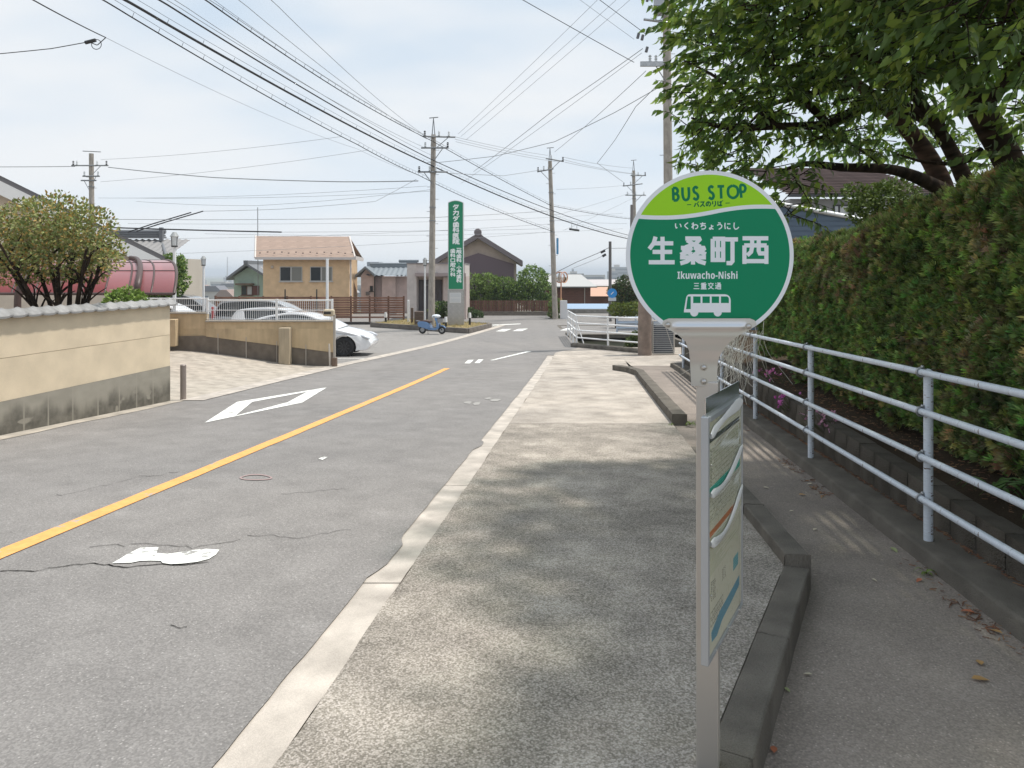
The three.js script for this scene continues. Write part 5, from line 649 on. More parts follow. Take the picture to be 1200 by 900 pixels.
// ------------------------------------------------------------------ houses beyond the parking ground
function windowIn(parent, x0, x1, y0, y1, z, frame, pane, split = 2, blind) {
  const w = part(parent, 'window', box2(x0, x1, y0, y1, z - 0.05, z + 0.05), frame), n = split; part(w, 'sill', box2(x0 - 0.06, x1 + 0.06, y0 - 0.07, y0 - 0.002, z - 0.12, z + 0.02), frame);
  for (let k = 0; k < n; k++) part(w, 'pane', box2(mix(x0, x1, k / n) + 0.05, mix(x0, x1, (k + 1) / n) - 0.05, y0 + 0.05, y1 - 0.05, z - 0.07, z - 0.045), k && blind ? blind : pane); return w;
}
{
  const z = 52, t = thing('tan_house', 'tan two-storey house with a pinkish brown sloping roof', 'house', [X(360, z), -3, -z]), wm = mat([0.84, 0.60, 0.37], 0.85, { map: plasterMap }), rm = mat([0.50, 0.375, 0.315], 0.75, { map: grainMap }), trim = mat([0.60, 0.54, 0.50], 0.6);
  part(t, 'wall', box2(X(310, z), X(408, z), -3.1, Y(303, z), z, z + 6.5), wm);
  const a = X(303, z), b = X(416, z), zr = z + 3.2, za = z - 0.55, rs = mat([0.43, 0.345, 0.305], 0.75, { map: grainMap, side: THREE.DoubleSide });
  const rf = part(t, 'roof', merge([grid(1, 1, (u, v) => [mix(mix(a, X(308, zr), v), mix(b, X(414.5, zr), v), u), mix(Y(302, za), Y(277, zr), v), -mix(za, zr, v), u * 7, v * 4]), grid(1, 1, (u, v) => [mix(mix(X(308, zr), a, v), mix(X(414.5, zr), b, v), u), mix(Y(277, zr), Y(302, za), v), -mix(zr, zr + 3.7, v), u * 7, v * 4])]), rs);
  for (const [p0, p1] of [[a, X(308, zr)], [b, X(414.5, zr)]]) part(rf, 'verge', bar(V(p0, Y(302, za), -za), V(p1, Y(277, zr), -zr), 0.07, 5), trim);
  part(t, 'fascia', box2(a, b, Y(304.5, z), Y(301.5, z), z - 0.6, z - 0.5), trim); part(t, 'barge_trim', box2(b - 0.02, b + 0.05, Y(304.5, z), Y(300, z), z - 0.6, z + 6), trim);
  for (let k = 0; k < 14; k++) part(rf, 'snow_guard', box(0.12, 0.06, 0.05, mix(a, b, (k + 0.5) / 14), Y(299 - (k % 2) * 1.2, z) + 0.14, -z + 0.15 - (k % 2) * 0.15), M.dark);
  const fr = mat([0.50, 0.48, 0.45], 0.5), bl = mat([0.20, 0.195, 0.17], 0.4); windowIn(t, X(329, z), X(354.5, z), Y(329.5, z), Y(312.5, z), z, fr, M.glass, 2, bl); windowIn(t, X(363.5, z), X(389, z), Y(329.5, z), Y(312.5, z), z, fr, M.glass, 2, bl);
  part(t, 'vent_hood', rbox(0.2, 0.2, 0.12, X(320.5, z), Y(313, z), -z + 0.06, 0.04), mat([0.5, 0.42, 0.34], 0.5)); part(t, 'downpipe', bar(V(X(410, z), -2, -z + 0.02), V(X(410, z), Y(304, z), -z + 0.02), 0.06, 8), trim);
  t.rotation.y = 0.12;
  const an = thing('television_aerial', 'thin roof aerial mast beside the tan house', 'aerial', [X(302, 56), -2.5, -56]); part(an, 'mast', bar(V(X(302.5, 56), -2.5, -56), V(X(302, 56), Y(243, 56), -56), 0.03, 6), M.wireGrey); part(an, 'dipole', merge([0, 1, 2].map((k) => bar(V(X(300, 56), Y(288 + k * 4, 56), -56.2), V(X(304, 56), Y(287 + k * 4, 56), -55.8), 0.02, 4))), M.wireGrey);
}
{
  const z = 62, t = thing('green_house', 'small pale green house with a tiled gable roof beside the tan house', 'house', [X(290, z), -4, -z]), wm = mat([0.42, 0.54, 0.46], 0.85, { map: plasterMap });
  const ax = X(289, z), ay = Y(311, z), ex = X(266, z), ey = Y(327, z), rx = X(314, z), ry = Y(325, z);
  part(t, 'wall', prism([[X(272, z), -4.2], [X(312, z), -4.2], [X(312, z), Y(324, z)], [ax, ay - 0.15], [X(272, z), Y(324, z)]], 5).translate(0, 0, -z - 5.4), wm);
  for (const [x, y] of [[ex, ey], [rx, ry]]) part(t, 'roof_slope', prism([[x, y - 0.1], [x, y + 0.12], [ax, ay + 0.22], [ax, ay]], 6).translate(0, 0, -z - 5.8), kawara); part(t, 'ridge', box2(ax - 0.18, ax + 0.18, ay + 0.1, ay + 0.42, z - 0.25, z + 5.8), kawara); tiledRoof(t, ax, X(318, z), Y(325, z), Y(313, z), z + 0.6, z + 1.8, 8, 4, mat([0.36, 0.34, 0.33], 0.6, { side: THREE.DoubleSide }), false);
  windowIn(t, X(281, z), X(294, z), Y(346, z), Y(335, z), z + 0.4, mat([0.12, 0.06, 0.04], 0.7), M.glass, 2, mat([0.45, 0.45, 0.46], 0.4)); part(t, 'shutter', box2(X(294.5, z), X(302, z), Y(346, z), Y(335, z), z + 0.3, z + 0.4), mat([0.12, 0.045, 0.035], 0.7)); part(t, 'awning', box2(X(277, z), X(296, z), Y(334, z), Y(332, z), z - 0.3, z + 0.4), mat([0.15, 0.10, 0.07], 0.8));
}
{
  const z = 56, t = thing('pink_house', 'pale pink house with a grey blue tiled roof beside the clinic', 'house', [X(450, z), -3, -z]), wm = mat([0.66, 0.54, 0.52], 0.85, { map: plasterMap }), km = mat([0.19, 0.215, 0.235], 0.55, { side: THREE.DoubleSide });
  part(t, 'wall', prism([[X(423, z), -3.2], [X(440, z), -3.2], [X(440, z), Y(322, z)], [X(429, z), Y(315, z)], [X(423, z), Y(323, z)]], 4).translate(0, 0, -z - 4), wm); part(t, 'wall', box2(X(440, z), X(476, z), -3.2, Y(324, z), z + 0.6, z + 4), wm); part(t, 'wall', box2(X(447, z), X(463, z), -3.2, Y(324, z), z + 0.2, z + 1), wm);
  tiledRoof(t, X(429, z), X(482, z), Y(323.5, z), Y(313, z), z - 0.3, z + 1.8, 9, 6, km, true); part(t, 'roof_slope', prism([[X(417, z), Y(325, z)], [X(417.5, z), Y(322, z)], [X(429, z), Y(312, z)], [X(440, z), Y(321, z)], [X(440, z), Y(324, z)], [X(429, z), Y(315, z)]], 4).translate(0, 0, -z - 3.6), km);
  part(t, 'dormer_roof', tiledRoof(t, X(462, z), X(484, z), Y(324, z), Y(309, z), z + 0.3, z + 2.6, 5, 7, km, true).geometry.clone().translate(t.position.x, t.position.y, t.position.z), km);
  part(t, 'downpipe', bar(V(X(439.5, z), -3, -z + 0.1), V(X(439.5, z), Y(322, z), -z + 0.1), 0.06, 6), M.dark); windowIn(t, X(433.5, z), X(437, z), Y(341, z), Y(335, z), z, M.dark, M.glass, 1); part(t, 'meter_box', box2(X(429, z), X(433, z), Y(346, z), Y(342, z), z - 0.15, z), mat([0.14, 0.13, 0.13], 0.6));
  single('water_tank', 'grey box tank behind the blue tiled roof', 'tank', box2(X(430, 66), X(444, 66), -6, Y(307, 66), 66, 68), mat([0.32, 0.36, 0.42], 0.7));
}
{
  const z = 47, t = thing('clinic_building', 'beige flat-roofed building with dark glass doors behind the island', 'building', [X(510, z), -1.6, -z]), wm = mat([0.74, 0.68, 0.66], 0.85, { map: plasterMap }), w2 = mat([0.66, 0.56, 0.53], 0.85, { map: plasterMap });
  part(t, 'wall', box2(X(477, z), X(488, z), -1.7, Y(309, z), z, z + 5), wm); part(t, 'wall', box2(X(488, z), X(545, z), Y(324, z), Y(309, z), z + 0.05, z + 5), wm); part(t, 'wall', box2(X(488, z), X(545, z), -1.7, Y(324, z), z + 1.2, z + 5), w2); part(t, 'parapet_cap', box2(X(476.5, z), X(545.5, z), Y(309.2, z), Y(308, z), z - 0.04, z + 5.1), mat([0.22, 0.20, 0.21], 0.7));
  part(t, 'canopy', box2(X(487, z), X(546, z), Y(323.8, z), Y(320, z), z - 0.35, z + 0.04), mat([0.36, 0.29, 0.28], 0.7)); const fr = mat([0.06, 0.045, 0.045], 0.4); windowIn(t, X(489, z + 1.2), X(503, z + 1.2), -1.5, Y(328, z + 1.2), z + 1.2, fr, mat([0.10, 0.09, 0.10], 0.1), 2); windowIn(t, X(508, z + 1.2), X(518, z + 1.2), -1.5, Y(328, z + 1.2), z + 1.2, fr, mat([0.085, 0.07, 0.08], 0.1), 2); part(t, 'pillar', box2(X(519, z), X(530, z), -1.7, Y(325, z), z + 0.3, z + 1.2), w2);
}
{
  const z = 58, t = thing('brown_gable_house', 'large house with a brown gable wall under a grey tiled roof', 'house', [X(561, z), -2, -z]), ax = X(560.5, z), ay = Y(279.5, z), el = P(500, 312, z), er = P(612.5, 307.5, z), cr = mat([0.68, 0.57, 0.50], 0.85, { map: plasterMap }), bw = mat([0.17, 0.125, 0.14], 0.85), rm = mat([0.19, 0.16, 0.165], 0.7);
  part(t, 'upper_gable', prism([[el.x + 0.6, -2.2], [er.x - 0.5, -2.2], [er.x - 0.5, er.y], [ax, ay], [el.x + 0.6, el.y + 0.1]], 8).translate(0, 0, -z - 8.3), cr);
  part(t, 'lower_gable', prism([[el.x + 1, -2.2], [er.x - 0.7, -2.2], [er.x - 0.7, Y(309.5, z)], [ax, Y(296.5, z)], [el.x + 1, Y(312, z)]], 0.25).translate(0, 0, -z - 0.28), bw);
  for (const e of [el, er]) part(t, 'roof_slope', prism([[e.x, e.y - 0.28], [e.x, e.y + 0.12], [ax, ay + 0.42], [ax, ay]], 9).translate(0, 0, -z - 8.4), rm);
  part(t, 'ridge', bar(V(ax, ay + 0.42, -z + 0.65), V(ax, ay + 0.42, -z - 8.4), 0.17, 8), rm); part(t, 'ridge_end_tile', merge([bar(V(ax, ay + 0.4, -z + 0.7), V(ax, ay + 0.4, -z + 0.8), 0.28, 12), new THREE.TorusGeometry(0.24, 0.07, 6, 14).translate(ax, ay + 0.45, -z + 0.76)]), rm); part(t, 'recess', box2(X(545, z), X(551, z), Y(330, z), Y(312, z), z + 0.01, z + 0.03), M.dark);
}
// ------------------------------------------------------------------ fences
{
  const z = 44, t = thing('slat_fence', 'brown fence of horizontal timber boards along the parking ground', 'fence', [X(370, z), G(z), -z]), tones = [1, 0.82, 1.2, 0.95].map((k) => { const m = M.wood.clone(); m.color.multiplyScalar(k); return m; }), y0 = Y(373, z), y1 = Y(347.5, z), n = 9, posts = [252, 280, 308, 336, 364, 388, 411, 433, 455, 473];
  for (let i = 0; i < posts.length - 1; i++) for (let k = 0; k < n; k++) { if (i > 5 && (k === 1 && i < 8)) continue; const h = (y1 - y0) / n; part(t, 'board', box2(X(posts[i], z) + 0.01, X(posts[i + 1], z) - 0.01, y0 + k * h + 0.012, y0 + (k + 1) * h - (i > 5 ? 0.035 : 0.014), z - 0.012 * (hash(i, k, 3)), z + 0.02), tones[Math.floor(hash(i, k, 8) * 4)]); }
  for (const px of posts) part(t, 'post', box2(X(px, z) - 0.05, X(px, z) + 0.05, G(z), y1 + 0.03, z + 0.025, z + 0.12), M.woodDark);
  for (const px of [334.5, 371.5]) part(t, 'stake', bar(V(X(px, z), y0, -z + 0.06), V(X(px, z), Y(339, z), -z + 0.06), 0.04, 6), M.dark);
  single('kerb_beam', 'long dark timber kerb at the foot of the board fence', 'kerb', box2(X(352, 43.2), X(477, 43.2), G(43), G(43) + 0.16, 43.1, 43.3), mat([0.05, 0.045, 0.042], 0.9));
}
{
  const z = 53, t = thing('picket_fence', 'dark brown upright board fence in front of the bushes', 'fence', [X(598, z), G(z), -z]), g = new THREE.BoxGeometry(0.155, 1, 0.025), y0 = G(z) + 0.32, y1 = Y(352, z), tones = [1, 0.8, 1.2].map((k) => { const m = M.woodDark.clone(); m.color.multiplyScalar(k); return m; });
  for (let x = X(543, z), i = 0; x < X(649, z); x += 0.185, i++) piece(t, 'picket', g, tones[i % 3], x, (y0 + y1) / 2, -z, 0, 1, y1 - y0, 1);
  for (const y of [y0 + 0.12, y1 - 0.15]) part(t, 'fence_rail', box2(X(543, z), X(649, z), y, y + 0.07, z + 0.015, z + 0.06), M.woodDark); part(t, 'low_wall', box2(X(541, z), X(652, z), G(z) - 0.1, y0 - 0.02, z - 0.1, z + 0.15), mat([0.24, 0.215, 0.19], 0.9, { map: smoothMap }));
}
const greens = [[0.25, 0.37, 0.085], [0.18, 0.29, 0.075], [0.32, 0.44, 0.10], [0.14, 0.23, 0.065]], darkGreens = [[0.07, 0.13, 0.04], [0.09, 0.16, 0.045], [0.12, 0.19, 0.05]];
const clump = (() => { const q = mulberry(9), gs = []; for (let k = 0; k < 5; k++) { const d = V(q() - 0.3, q() - 0.4, q() - 0.5).normalize(); gs.push(leafGeo(0.3, 0.3, 0.55).scale(0.8, 0.8, 0.8).applyQuaternion(new THREE.Quaternion().setFromUnitVectors(X1, d))); } return merge(gs); })();
const bushOpt = { geo: clump, mat: leafMat({ transmission: 0.45 }) };
const bush = (label, bl, z, pal, n = 800, base = -1.6, leaf = 0.16, name = 'bush', cat = 'bush') => shrub(name, label, cat, [X(bl[0][0], z), base, -z], bl.map(([a, b, r, dz = 0]) => [P(a, b, z + dz), r, 0.85]), pal, leaf, n, [bar(V(X(bl[0][0], z), base - 0.1, -z), P(bl[0][0], bl[0][1], z), 0.07, 6)], null, bushOpt);
bush('bright green bush behind the picket fence next to the green pylon', [[556, 334, 1.0], [548, 350, 0.8], [572, 332, 0.95], [566, 350, 0.9]], 55, [greens[2], greens[0], [0.17, 0.24, 0.05]], 760);
bush('green bush in the middle of the row behind the picket fence', [[590, 336, 1.0], [584, 350, 0.9], [600, 346, 0.9], [577, 344, 0.8]], 55.5, greens);
bush('rounded bush at the pole end of the picket fence', [[624, 328, 1.25], [612, 340, 1.0], [636, 342, 1.0], [625, 350, 1.1], [641, 352, 0.6]], 55, [greens[1], greens[0], greens[3], greens[2]], 800);
bush('low dark shrub at the foot of the picket fence', [[552, 368, 0.5], [560, 369, 0.4], [545, 366, 0.4]], 50, darkGreens, 1500, G(50), 0.12);
bush('light green shrub behind the tall lamp post by the carport', [[192, 318, 0.75], [200, 312, 0.6], [184, 330, 0.8], [203, 330, 0.6]], 27, greens, 1500, -1.2, 0.12);
bush('bright garden shrub showing over the cream wall', [[148, 352, 0.32], [138, 354, 0.28], [160, 354, 0.24]], 14, [greens[2], greens[0]], 3500, -0.3, 0.07);
bush('yellow green shrub above the hedge beside the grey house', [[1030, 240, 0.42], [1012, 248, 0.3], [1048, 232, 0.42], [1000, 226, 0.2]], 12.2, [[0.18, 0.25, 0.05], [0.13, 0.2, 0.04], [0.22, 0.28, 0.07]], 3000, 0, 0.07);
bush('leafy tree with bronze tips beside the blue road sign', [[738, 338, 1.1], [728, 345, 0.9], [746, 350, 1.1], [733, 356, 0.9]], 50, [...darkGreens, [0.16, 0.13, 0.06], [0.12, 0.13, 0.04]], 900, -1.6, 0.16, 'small_tree', 'tree');
bush('low bright weeds along the far bank of the channel', [[722, 363, 0.45], [732, 364, 0.45], [742, 363, 0.5]], 40, [[0.24, 0.28, 0.04], [0.18, 0.25, 0.05]], 1800, G(40), 0.12, 'weeds', 'weeds');
bush('green weeds growing inside the channel behind the white fence', [[744, 402, 0.4], [750, 396, 0.4], [740, 408, 0.3]], 29, [[0.2, 0.24, 0.06], [0.13, 0.19, 0.05]], 2600, -2.5, 0.1, 'weeds', 'weeds');
bush('weedy plants climbing round the foot of the mirror post', [[652, 358, 0.6], [655, 366, 0.5], [648, 368, 0.4]], 49.5, [...greens, [0.3, 0.24, 0.05]], 1500, G(50), 0.11, 'weeds', 'weeds');
// ------------------------------------------------------------------ planted island with the pylon sign
{
  const A = [-7.96, 41], B = [-2.2, 36.1], C = [-1.2, 40.4], D = [-6.4, 45], isl = struct('planted_island', null), h = 0.26, edge = [A, B, C, D];
  const cm = mat([0.22, 0.20, 0.185], 0.9, { map: smoothMap }); for (let i = 0; i < 4; i++) { const [a, b] = [edge[i], edge[(i + 1) % 4]], L = Math.hypot(b[0] - a[0], b[1] - a[1]), n = Math.max(2, Math.round(L / 0.8)); for (let k = 0; k < n; k++) { const t = (k + 0.5) / n, x = mix(a[0], b[0], t), z = mix(a[1], b[1], t); part(isl, 'kerb_block', rbox(L / n - 0.012, h + 0.2, 0.16, x, G(z) + h / 2 - 0.1, -z, 0.015, Math.atan2(b[1] - a[1], b[0] - a[0])), cm); } }
  const soil = flatPoly(edge.map(([x, z]) => [mix(x, -4.4, 0.02), mix(z, 40.6, 0.02)]), (z) => G(z), h - 0.03); part(isl, 'dry_turf', soil, mat([0.42, 0.33, 0.16], 1, { map: concMap }));
  const list = []; for (let i = 0; i < 2600; i++) { const a = rnd(), b = rnd(), x = mix(mix(A[0], B[0], a), mix(D[0], C[0], a), b), z = mix(mix(A[1], B[1], a), mix(D[1], C[1], a), b); list.push([pose(V(x, G(z) + h - 0.03, -z), V(rnd() - 0.5, 1, rnd() - 0.5).normalize(), rnd() * 6, rr(0.05, 0.14)), pick([[0.5, 0.38, 0.16], [0.4, 0.33, 0.15], [0.25, 0.27, 0.09]])]); } const o = copies(scene, 'dry_grass', leafGeo(0.2, 0.3, 0.12), leafMat(), list); o.userData = { kind: 'stuff', label: 'straw coloured dry grass on the planted island', category: 'grass' };
  const z = 39, xl = X(525, z), xr = X(543, z), d = 0.5, yb = G(z) + h - 0.05, y1 = Y(340, z), y2 = Y(235, z), t = thing('pylon_sign', 'tall green clinic pylon sign with white lettering on a steel base', 'sign', [(xl + xr) / 2, yb, -z]);
  const st = mat([0.58, 0.57, 0.555], 0.34, { metalness: 0.8, map: metalMap }); part(t, 'steel_base', box2(xl - 0.02, xr + 0.02, yb, y1, z, z + d), st);
  const w = xr - xl, H = y2 - y1, face = canvasTex(256, 1440, (c, W, HH) => {
    c.fillStyle = '#00885f'; c.fillRect(0, 0, W, HH); c.strokeStyle = '#f4f6f4'; const k = HH / 105;   // one unit per measured row
    let y = 5.2 * k; for (const ch of 'タカダ歯科医院') { glyph(c, ch, 0.30 * W, y, 0.44 * W, 6.2 * k, 0.075 * W); y += 6.75 * k; }
    y = 55.5 * k; for (const ch of '一般歯科・小児歯科') { const q = ch === '一' ? 2.6 : ch === '・' ? 3 : 5.2; glyph(c, ch, 0.54 * W, y - (q < 4 ? 1.2 * k : 0), 0.35 * W, 4.8 * k, 0.055 * W); y += q * k; }
    y = 57 * k; for (const ch of '歯科口腔外科') { glyph(c, ch, 0.14 * W, y, 0.35 * W, 4.9 * k, 0.055 * W); y += 5.6 * k; }
  });
  const cab = part(t, 'sign_cabinet', (() => { const s = new THREE.Shape(); s.moveTo(0, 0); s.lineTo(w, 0); s.lineTo(w, H - 0.14); s.quadraticCurveTo(w / 2, H + 0.1, 0, H - 0.14); const g = new THREE.ExtrudeGeometry(s, { depth: d, bevelEnabled: false }); return g.translate(xl, y1 + 0.03, -z - d); })(), mat([0.60, 0.61, 0.60], 0.4, { metalness: 0.5 }));
  const fs = new THREE.Shape(); fs.moveTo(0.03, 0.03); fs.lineTo(w - 0.03, 0.03); fs.lineTo(w - 0.03, H - 0.16); fs.quadraticCurveTo(w / 2, H + 0.05, 0.03, H - 0.16); const fg = new THREE.ShapeGeometry(fs, 16), fu = fg.attributes.uv, fp = fg.attributes.position; for (let i = 0; i < fu.count; i++) fu.setXY(i, fp.getX(i) / w, fp.getY(i) / H); part(cab, 'printed_face', fg.translate(xl, y1 + 0.03, -z + 0.006), mat([1, 1, 1], 0.4, { map: face }));
  part(t, 'notice_plate', rbox(0.62, 0.55, 0.02, (xl + xr) / 2 - 0.02, Y(349, z), -z + 0.015, 0.005), mat([0.70, 0.70, 0.70], 0.5)); for (let k = 0; k < 2; k++) part(t, 'notice_sheet', rbox(0.52, 0.2, 0.006, (xl + xr) / 2 - 0.02, Y(346 + k * 6, z), -z + 0.03, 0.002), mat([0.62, 0.63, 0.64], 0.5));
  const bol = (px, py, z, lab) => { const x = X(px, z), y = G(z) + h - 0.04, b = thing('bollard_light', lab, 'bollard light', [x, y, -z]); part(b, 'stem', bar(V(x, y, -z), V(x, Y(py + 6, z), -z), 0.06, 8), M.dark); part(b, 'lamp_head', bar(V(x, Y(py + 6, z), -z), V(x, Y(py, z), -z), 0.085, 10, 0.07), M.white); };
  bol(452, 366, 41.6, 'black and white bollard light at the far end of the island'); bol(550.5, 366.5, 39.4, 'black and white bollard light beside the pylon sign'); bol(522.5, 371.5, 37.6, 'short white bollard light behind the scooter');
  for (const [px, z2, w2, hh, lab] of [[483, 41, 0.14, 0.9, 'slim weathered wooden post on the island'], [491.5, 39.8, 0.5, 0.75, 'broad dark wooden stump on the island'], [478.5, 42, 0.12, 1.3, 'white stake beside the wooden posts']]) single('garden_post', lab, 'post', rbox(w2, hh, w2, X(px, z2), G(z2) + h + hh / 2 - 0.06, -z2, 0.03), lab.startsWith('white') ? M.white : M.woodGrey);
  bush('flowering shrub at the foot of the utility pole on the island', [[512, 361, 0.42], [508, 365, 0.3]], 40.3, [...greens, [0.5, 0.5, 0.42]], 2200, G(40) + 0.2, 0.1); bush('dark upright shrub beside the pylon base', [[520, 358, 0.3], [520, 366, 0.3]], 40.2, darkGreens, 2600, G(40) + 0.2, 0.09);
}
{ // blue scooter
  const z = 35.6, t = thing('scooter', 'pale blue motor scooter parked against the island kerb', 'scooter', [X(506, z), G(z) + 0.016, -z], null, -0.25), blue = mat([0.13, 0.25, 0.46], 0.3, { clearcoat: 0.8 }), ex = (pts, w, b = 0.03) => { const s = new THREE.Shape(new THREE.SplineCurve(pts.map((q) => new THREE.Vector2(...q))).getPoints(40)); return new THREE.ExtrudeGeometry(s, { depth: w - 2 * b, bevelEnabled: true, bevelSize: b * 0.5, bevelThickness: b, bevelSegments: 2 }).translate(0, 0, -w / 2 + b); }; t.scale.setScalar(0.88);
  part(t, 'rear_body', ex([[-0.72, 0.42], [-0.78, 0.6], [-0.6, 0.68], [-0.2, 0.62], [-0.05, 0.42], [-0.02, 0.26], [-0.2, 0.28], [-0.5, 0.36], [-0.72, 0.42]], 0.34), blue); part(t, 'footboard', ex([[-0.15, 0.24], [0.3, 0.24], [0.42, 0.34], [0.3, 0.33], [-0.1, 0.32], [-0.15, 0.24]], 0.34), blue); part(t, 'leg_shield', ex([[0.3, 0.28], [0.46, 0.36], [0.42, 0.6], [0.32, 0.86], [0.25, 0.86], [0.34, 0.6], [0.33, 0.4], [0.3, 0.28]], 0.4), blue);
  part(t, 'seat', ex([[-0.72, 0.68], [-0.5, 0.75], [-0.2, 0.73], [-0.02, 0.68], [-0.1, 0.64], [-0.5, 0.66], [-0.72, 0.68]], 0.28), mat([0.10, 0.06, 0.05], 0.7)); const hd = new THREE.SphereGeometry(1, 16, 10); hd.scale(0.26, 0.12, 0.2); part(t, 'handlebar_cowl', hd.translate(0.26, 0.98, 0), mat([0.66, 0.70, 0.74], 0.25)); part(t, 'handlebar', bar(V(0.22, 0.98, -0.33), V(0.22, 0.98, 0.33), 0.018, 8), M.dark);
  for (const wx of [-0.55, 0.6]) { const w = part(t, 'wheel', new THREE.TorusGeometry(0.17, 0.052, 10, 26).translate(wx, 0.222, 0), M.black); const hb = new THREE.CylinderGeometry(0.12, 0.12, 0.06, 18); hb.rotateX(Math.PI / 2); part(w, 'rim', hb.translate(wx, 0.222, 0), M.galv); } part(t, 'fork', merge([bar(V(0.36, 0.7, 0.06), V(0.6, 0.222, 0.06), 0.02, 6), bar(V(0.36, 0.7, -0.06), V(0.6, 0.222, -0.06), 0.02, 6)]), M.dark); part(t, 'mudguard', new THREE.TorusGeometry(0.235, 0.04, 6, 16, 2.4).rotateZ(0.5).translate(0.6, 0.222, 0), blue); part(t, 'rack', merge([bar(V(-0.9, 0.72, -0.12), V(-0.6, 0.7, -0.12), 0.012, 6), bar(V(-0.9, 0.72, 0.12), V(-0.6, 0.7, 0.12), 0.012, 6), bar(V(-0.9, 0.72, -0.12), V(-0.9, 0.72, 0.12), 0.012, 6)]), M.galv); part(t, 'basket', merge([box(0.3, 0.015, 0.32, 0.55, 0.66, 0), ...[0, 1, 2, 3].map((k) => box(k % 2 ? 0.012 : 0.3, 0.2, k % 2 ? 0.32 : 0.012, 0.55 + (k === 1 ? -0.15 : k === 3 ? 0.15 : 0), 0.76, k === 0 ? 0.16 : k === 2 ? -0.16 : 0))]), mat([0.3, 0.29, 0.28], 0.6)); part(t, 'stand', bar(V(-0.2, 0.25, 0.12), V(-0.14, 0.005, 0.2), 0.014, 6), M.dark);
}
// ------------------------------------------------------------------ white fence round the channel
{
  const a = [2.5, 28.1], b = [4.62, 24.9], t = thing('channel_fence', 'white four-rail pipe fence at the corner of the channel', 'fence', [a[0], G(a[1]), -a[1]]), at = (s, h) => { const z = mix(a[1], b[1], s); return V(mix(a[0], b[0], s), G(z) + 0.13 + h, -z); };
  part(t, 'footing', bar(at(0, -0.07).add(V(-0.15, 0, 0)), at(1.03, -0.07), 0.14, 4), M.curb); for (const h of [1.08, 0.8, 0.52, 0.24]) part(t, 'rail', bar(at(0, h), at(1, h), 0.03, 8), M.whiteRail); for (const s of [0, 0.48, 1]) part(t, 'post', bar(at(s, -0.1), at(s, 1.1), 0.038, 10), M.whiteRail);
  const c = V(2.62, G(34) + 0.13, -34); for (const h of [1.08, 0.8, 0.52, 0.24]) part(t, 'rail', bar(at(0, h), c.clone().add(V(0, h, 0)), 0.03, 8), M.whiteRail); for (const s of [0.33, 0.66, 1]) { const p = at(0, 0).lerp(c, s); part(t, 'post', bar(p.clone().add(V(0, -0.2, 0)), p.clone().add(V(0, 1.1, 0)), 0.038, 10), M.whiteRail); } part(t, 'brace', bar(at(0, 0.9), at(0.12, -0.02), 0.02, 6), M.whiteRail);
  const z = 24.4, g = thing('mesh_gate', 'grey wire mesh gate beside the stout brown post', 'gate', [X(777, z), G(z), -z]), x0 = X(765, z), x1 = X(790, z), y0 = G(z) + 0.06, y1 = Y(376, z); for (const [p, q] of [[V(x0, y0, -z), V(x0, y1, -z)], [V(x1, y0, -z), V(x1, y1, -z)], [V(x0, y0, -z), V(x1, y0, -z)], [V(x0, y1, -z), V(x1, y1, -z)]]) part(g, 'frame_bar', bar(p, q, 0.022, 8), mat([0.50, 0.47, 0.42], 0.6)); for (let k = 1; k < 17; k++) part(g, 'wire', bar(V(x0, mix(y0, y1, k / 17), -z), V(x1, mix(y0, y1, k / 17), -z), 0.008, 4), mat([0.55, 0.55, 0.54], 0.5)); part(g, 'brace', bar(V(mix(x0, x1, 0.5), y1, -z + 0.02), V(x1, y0, -z + 0.02), 0.012, 6), mat([0.5, 0.48, 0.45], 0.6));
  single('cabinet', 'dark grey equipment cabinet behind the mesh gate', 'cabinet', rbox(0.72, 1.0, 0.6, X(777, 25.2), G(25.2) + 0.52, -25.3, 0.08), mat([0.075, 0.085, 0.10], 0.5));
  const pz = 24.3; single('stout_post', 'stout brown weathered post beside the channel fence', 'post', bar(V(X(755.5, pz), G(pz), -pz), V(X(756, pz), Y(292, pz), -pz), 0.23, 18, 0.21), mat([0.34, 0.27, 0.235], 0.95, { map: smoothMap }));
}
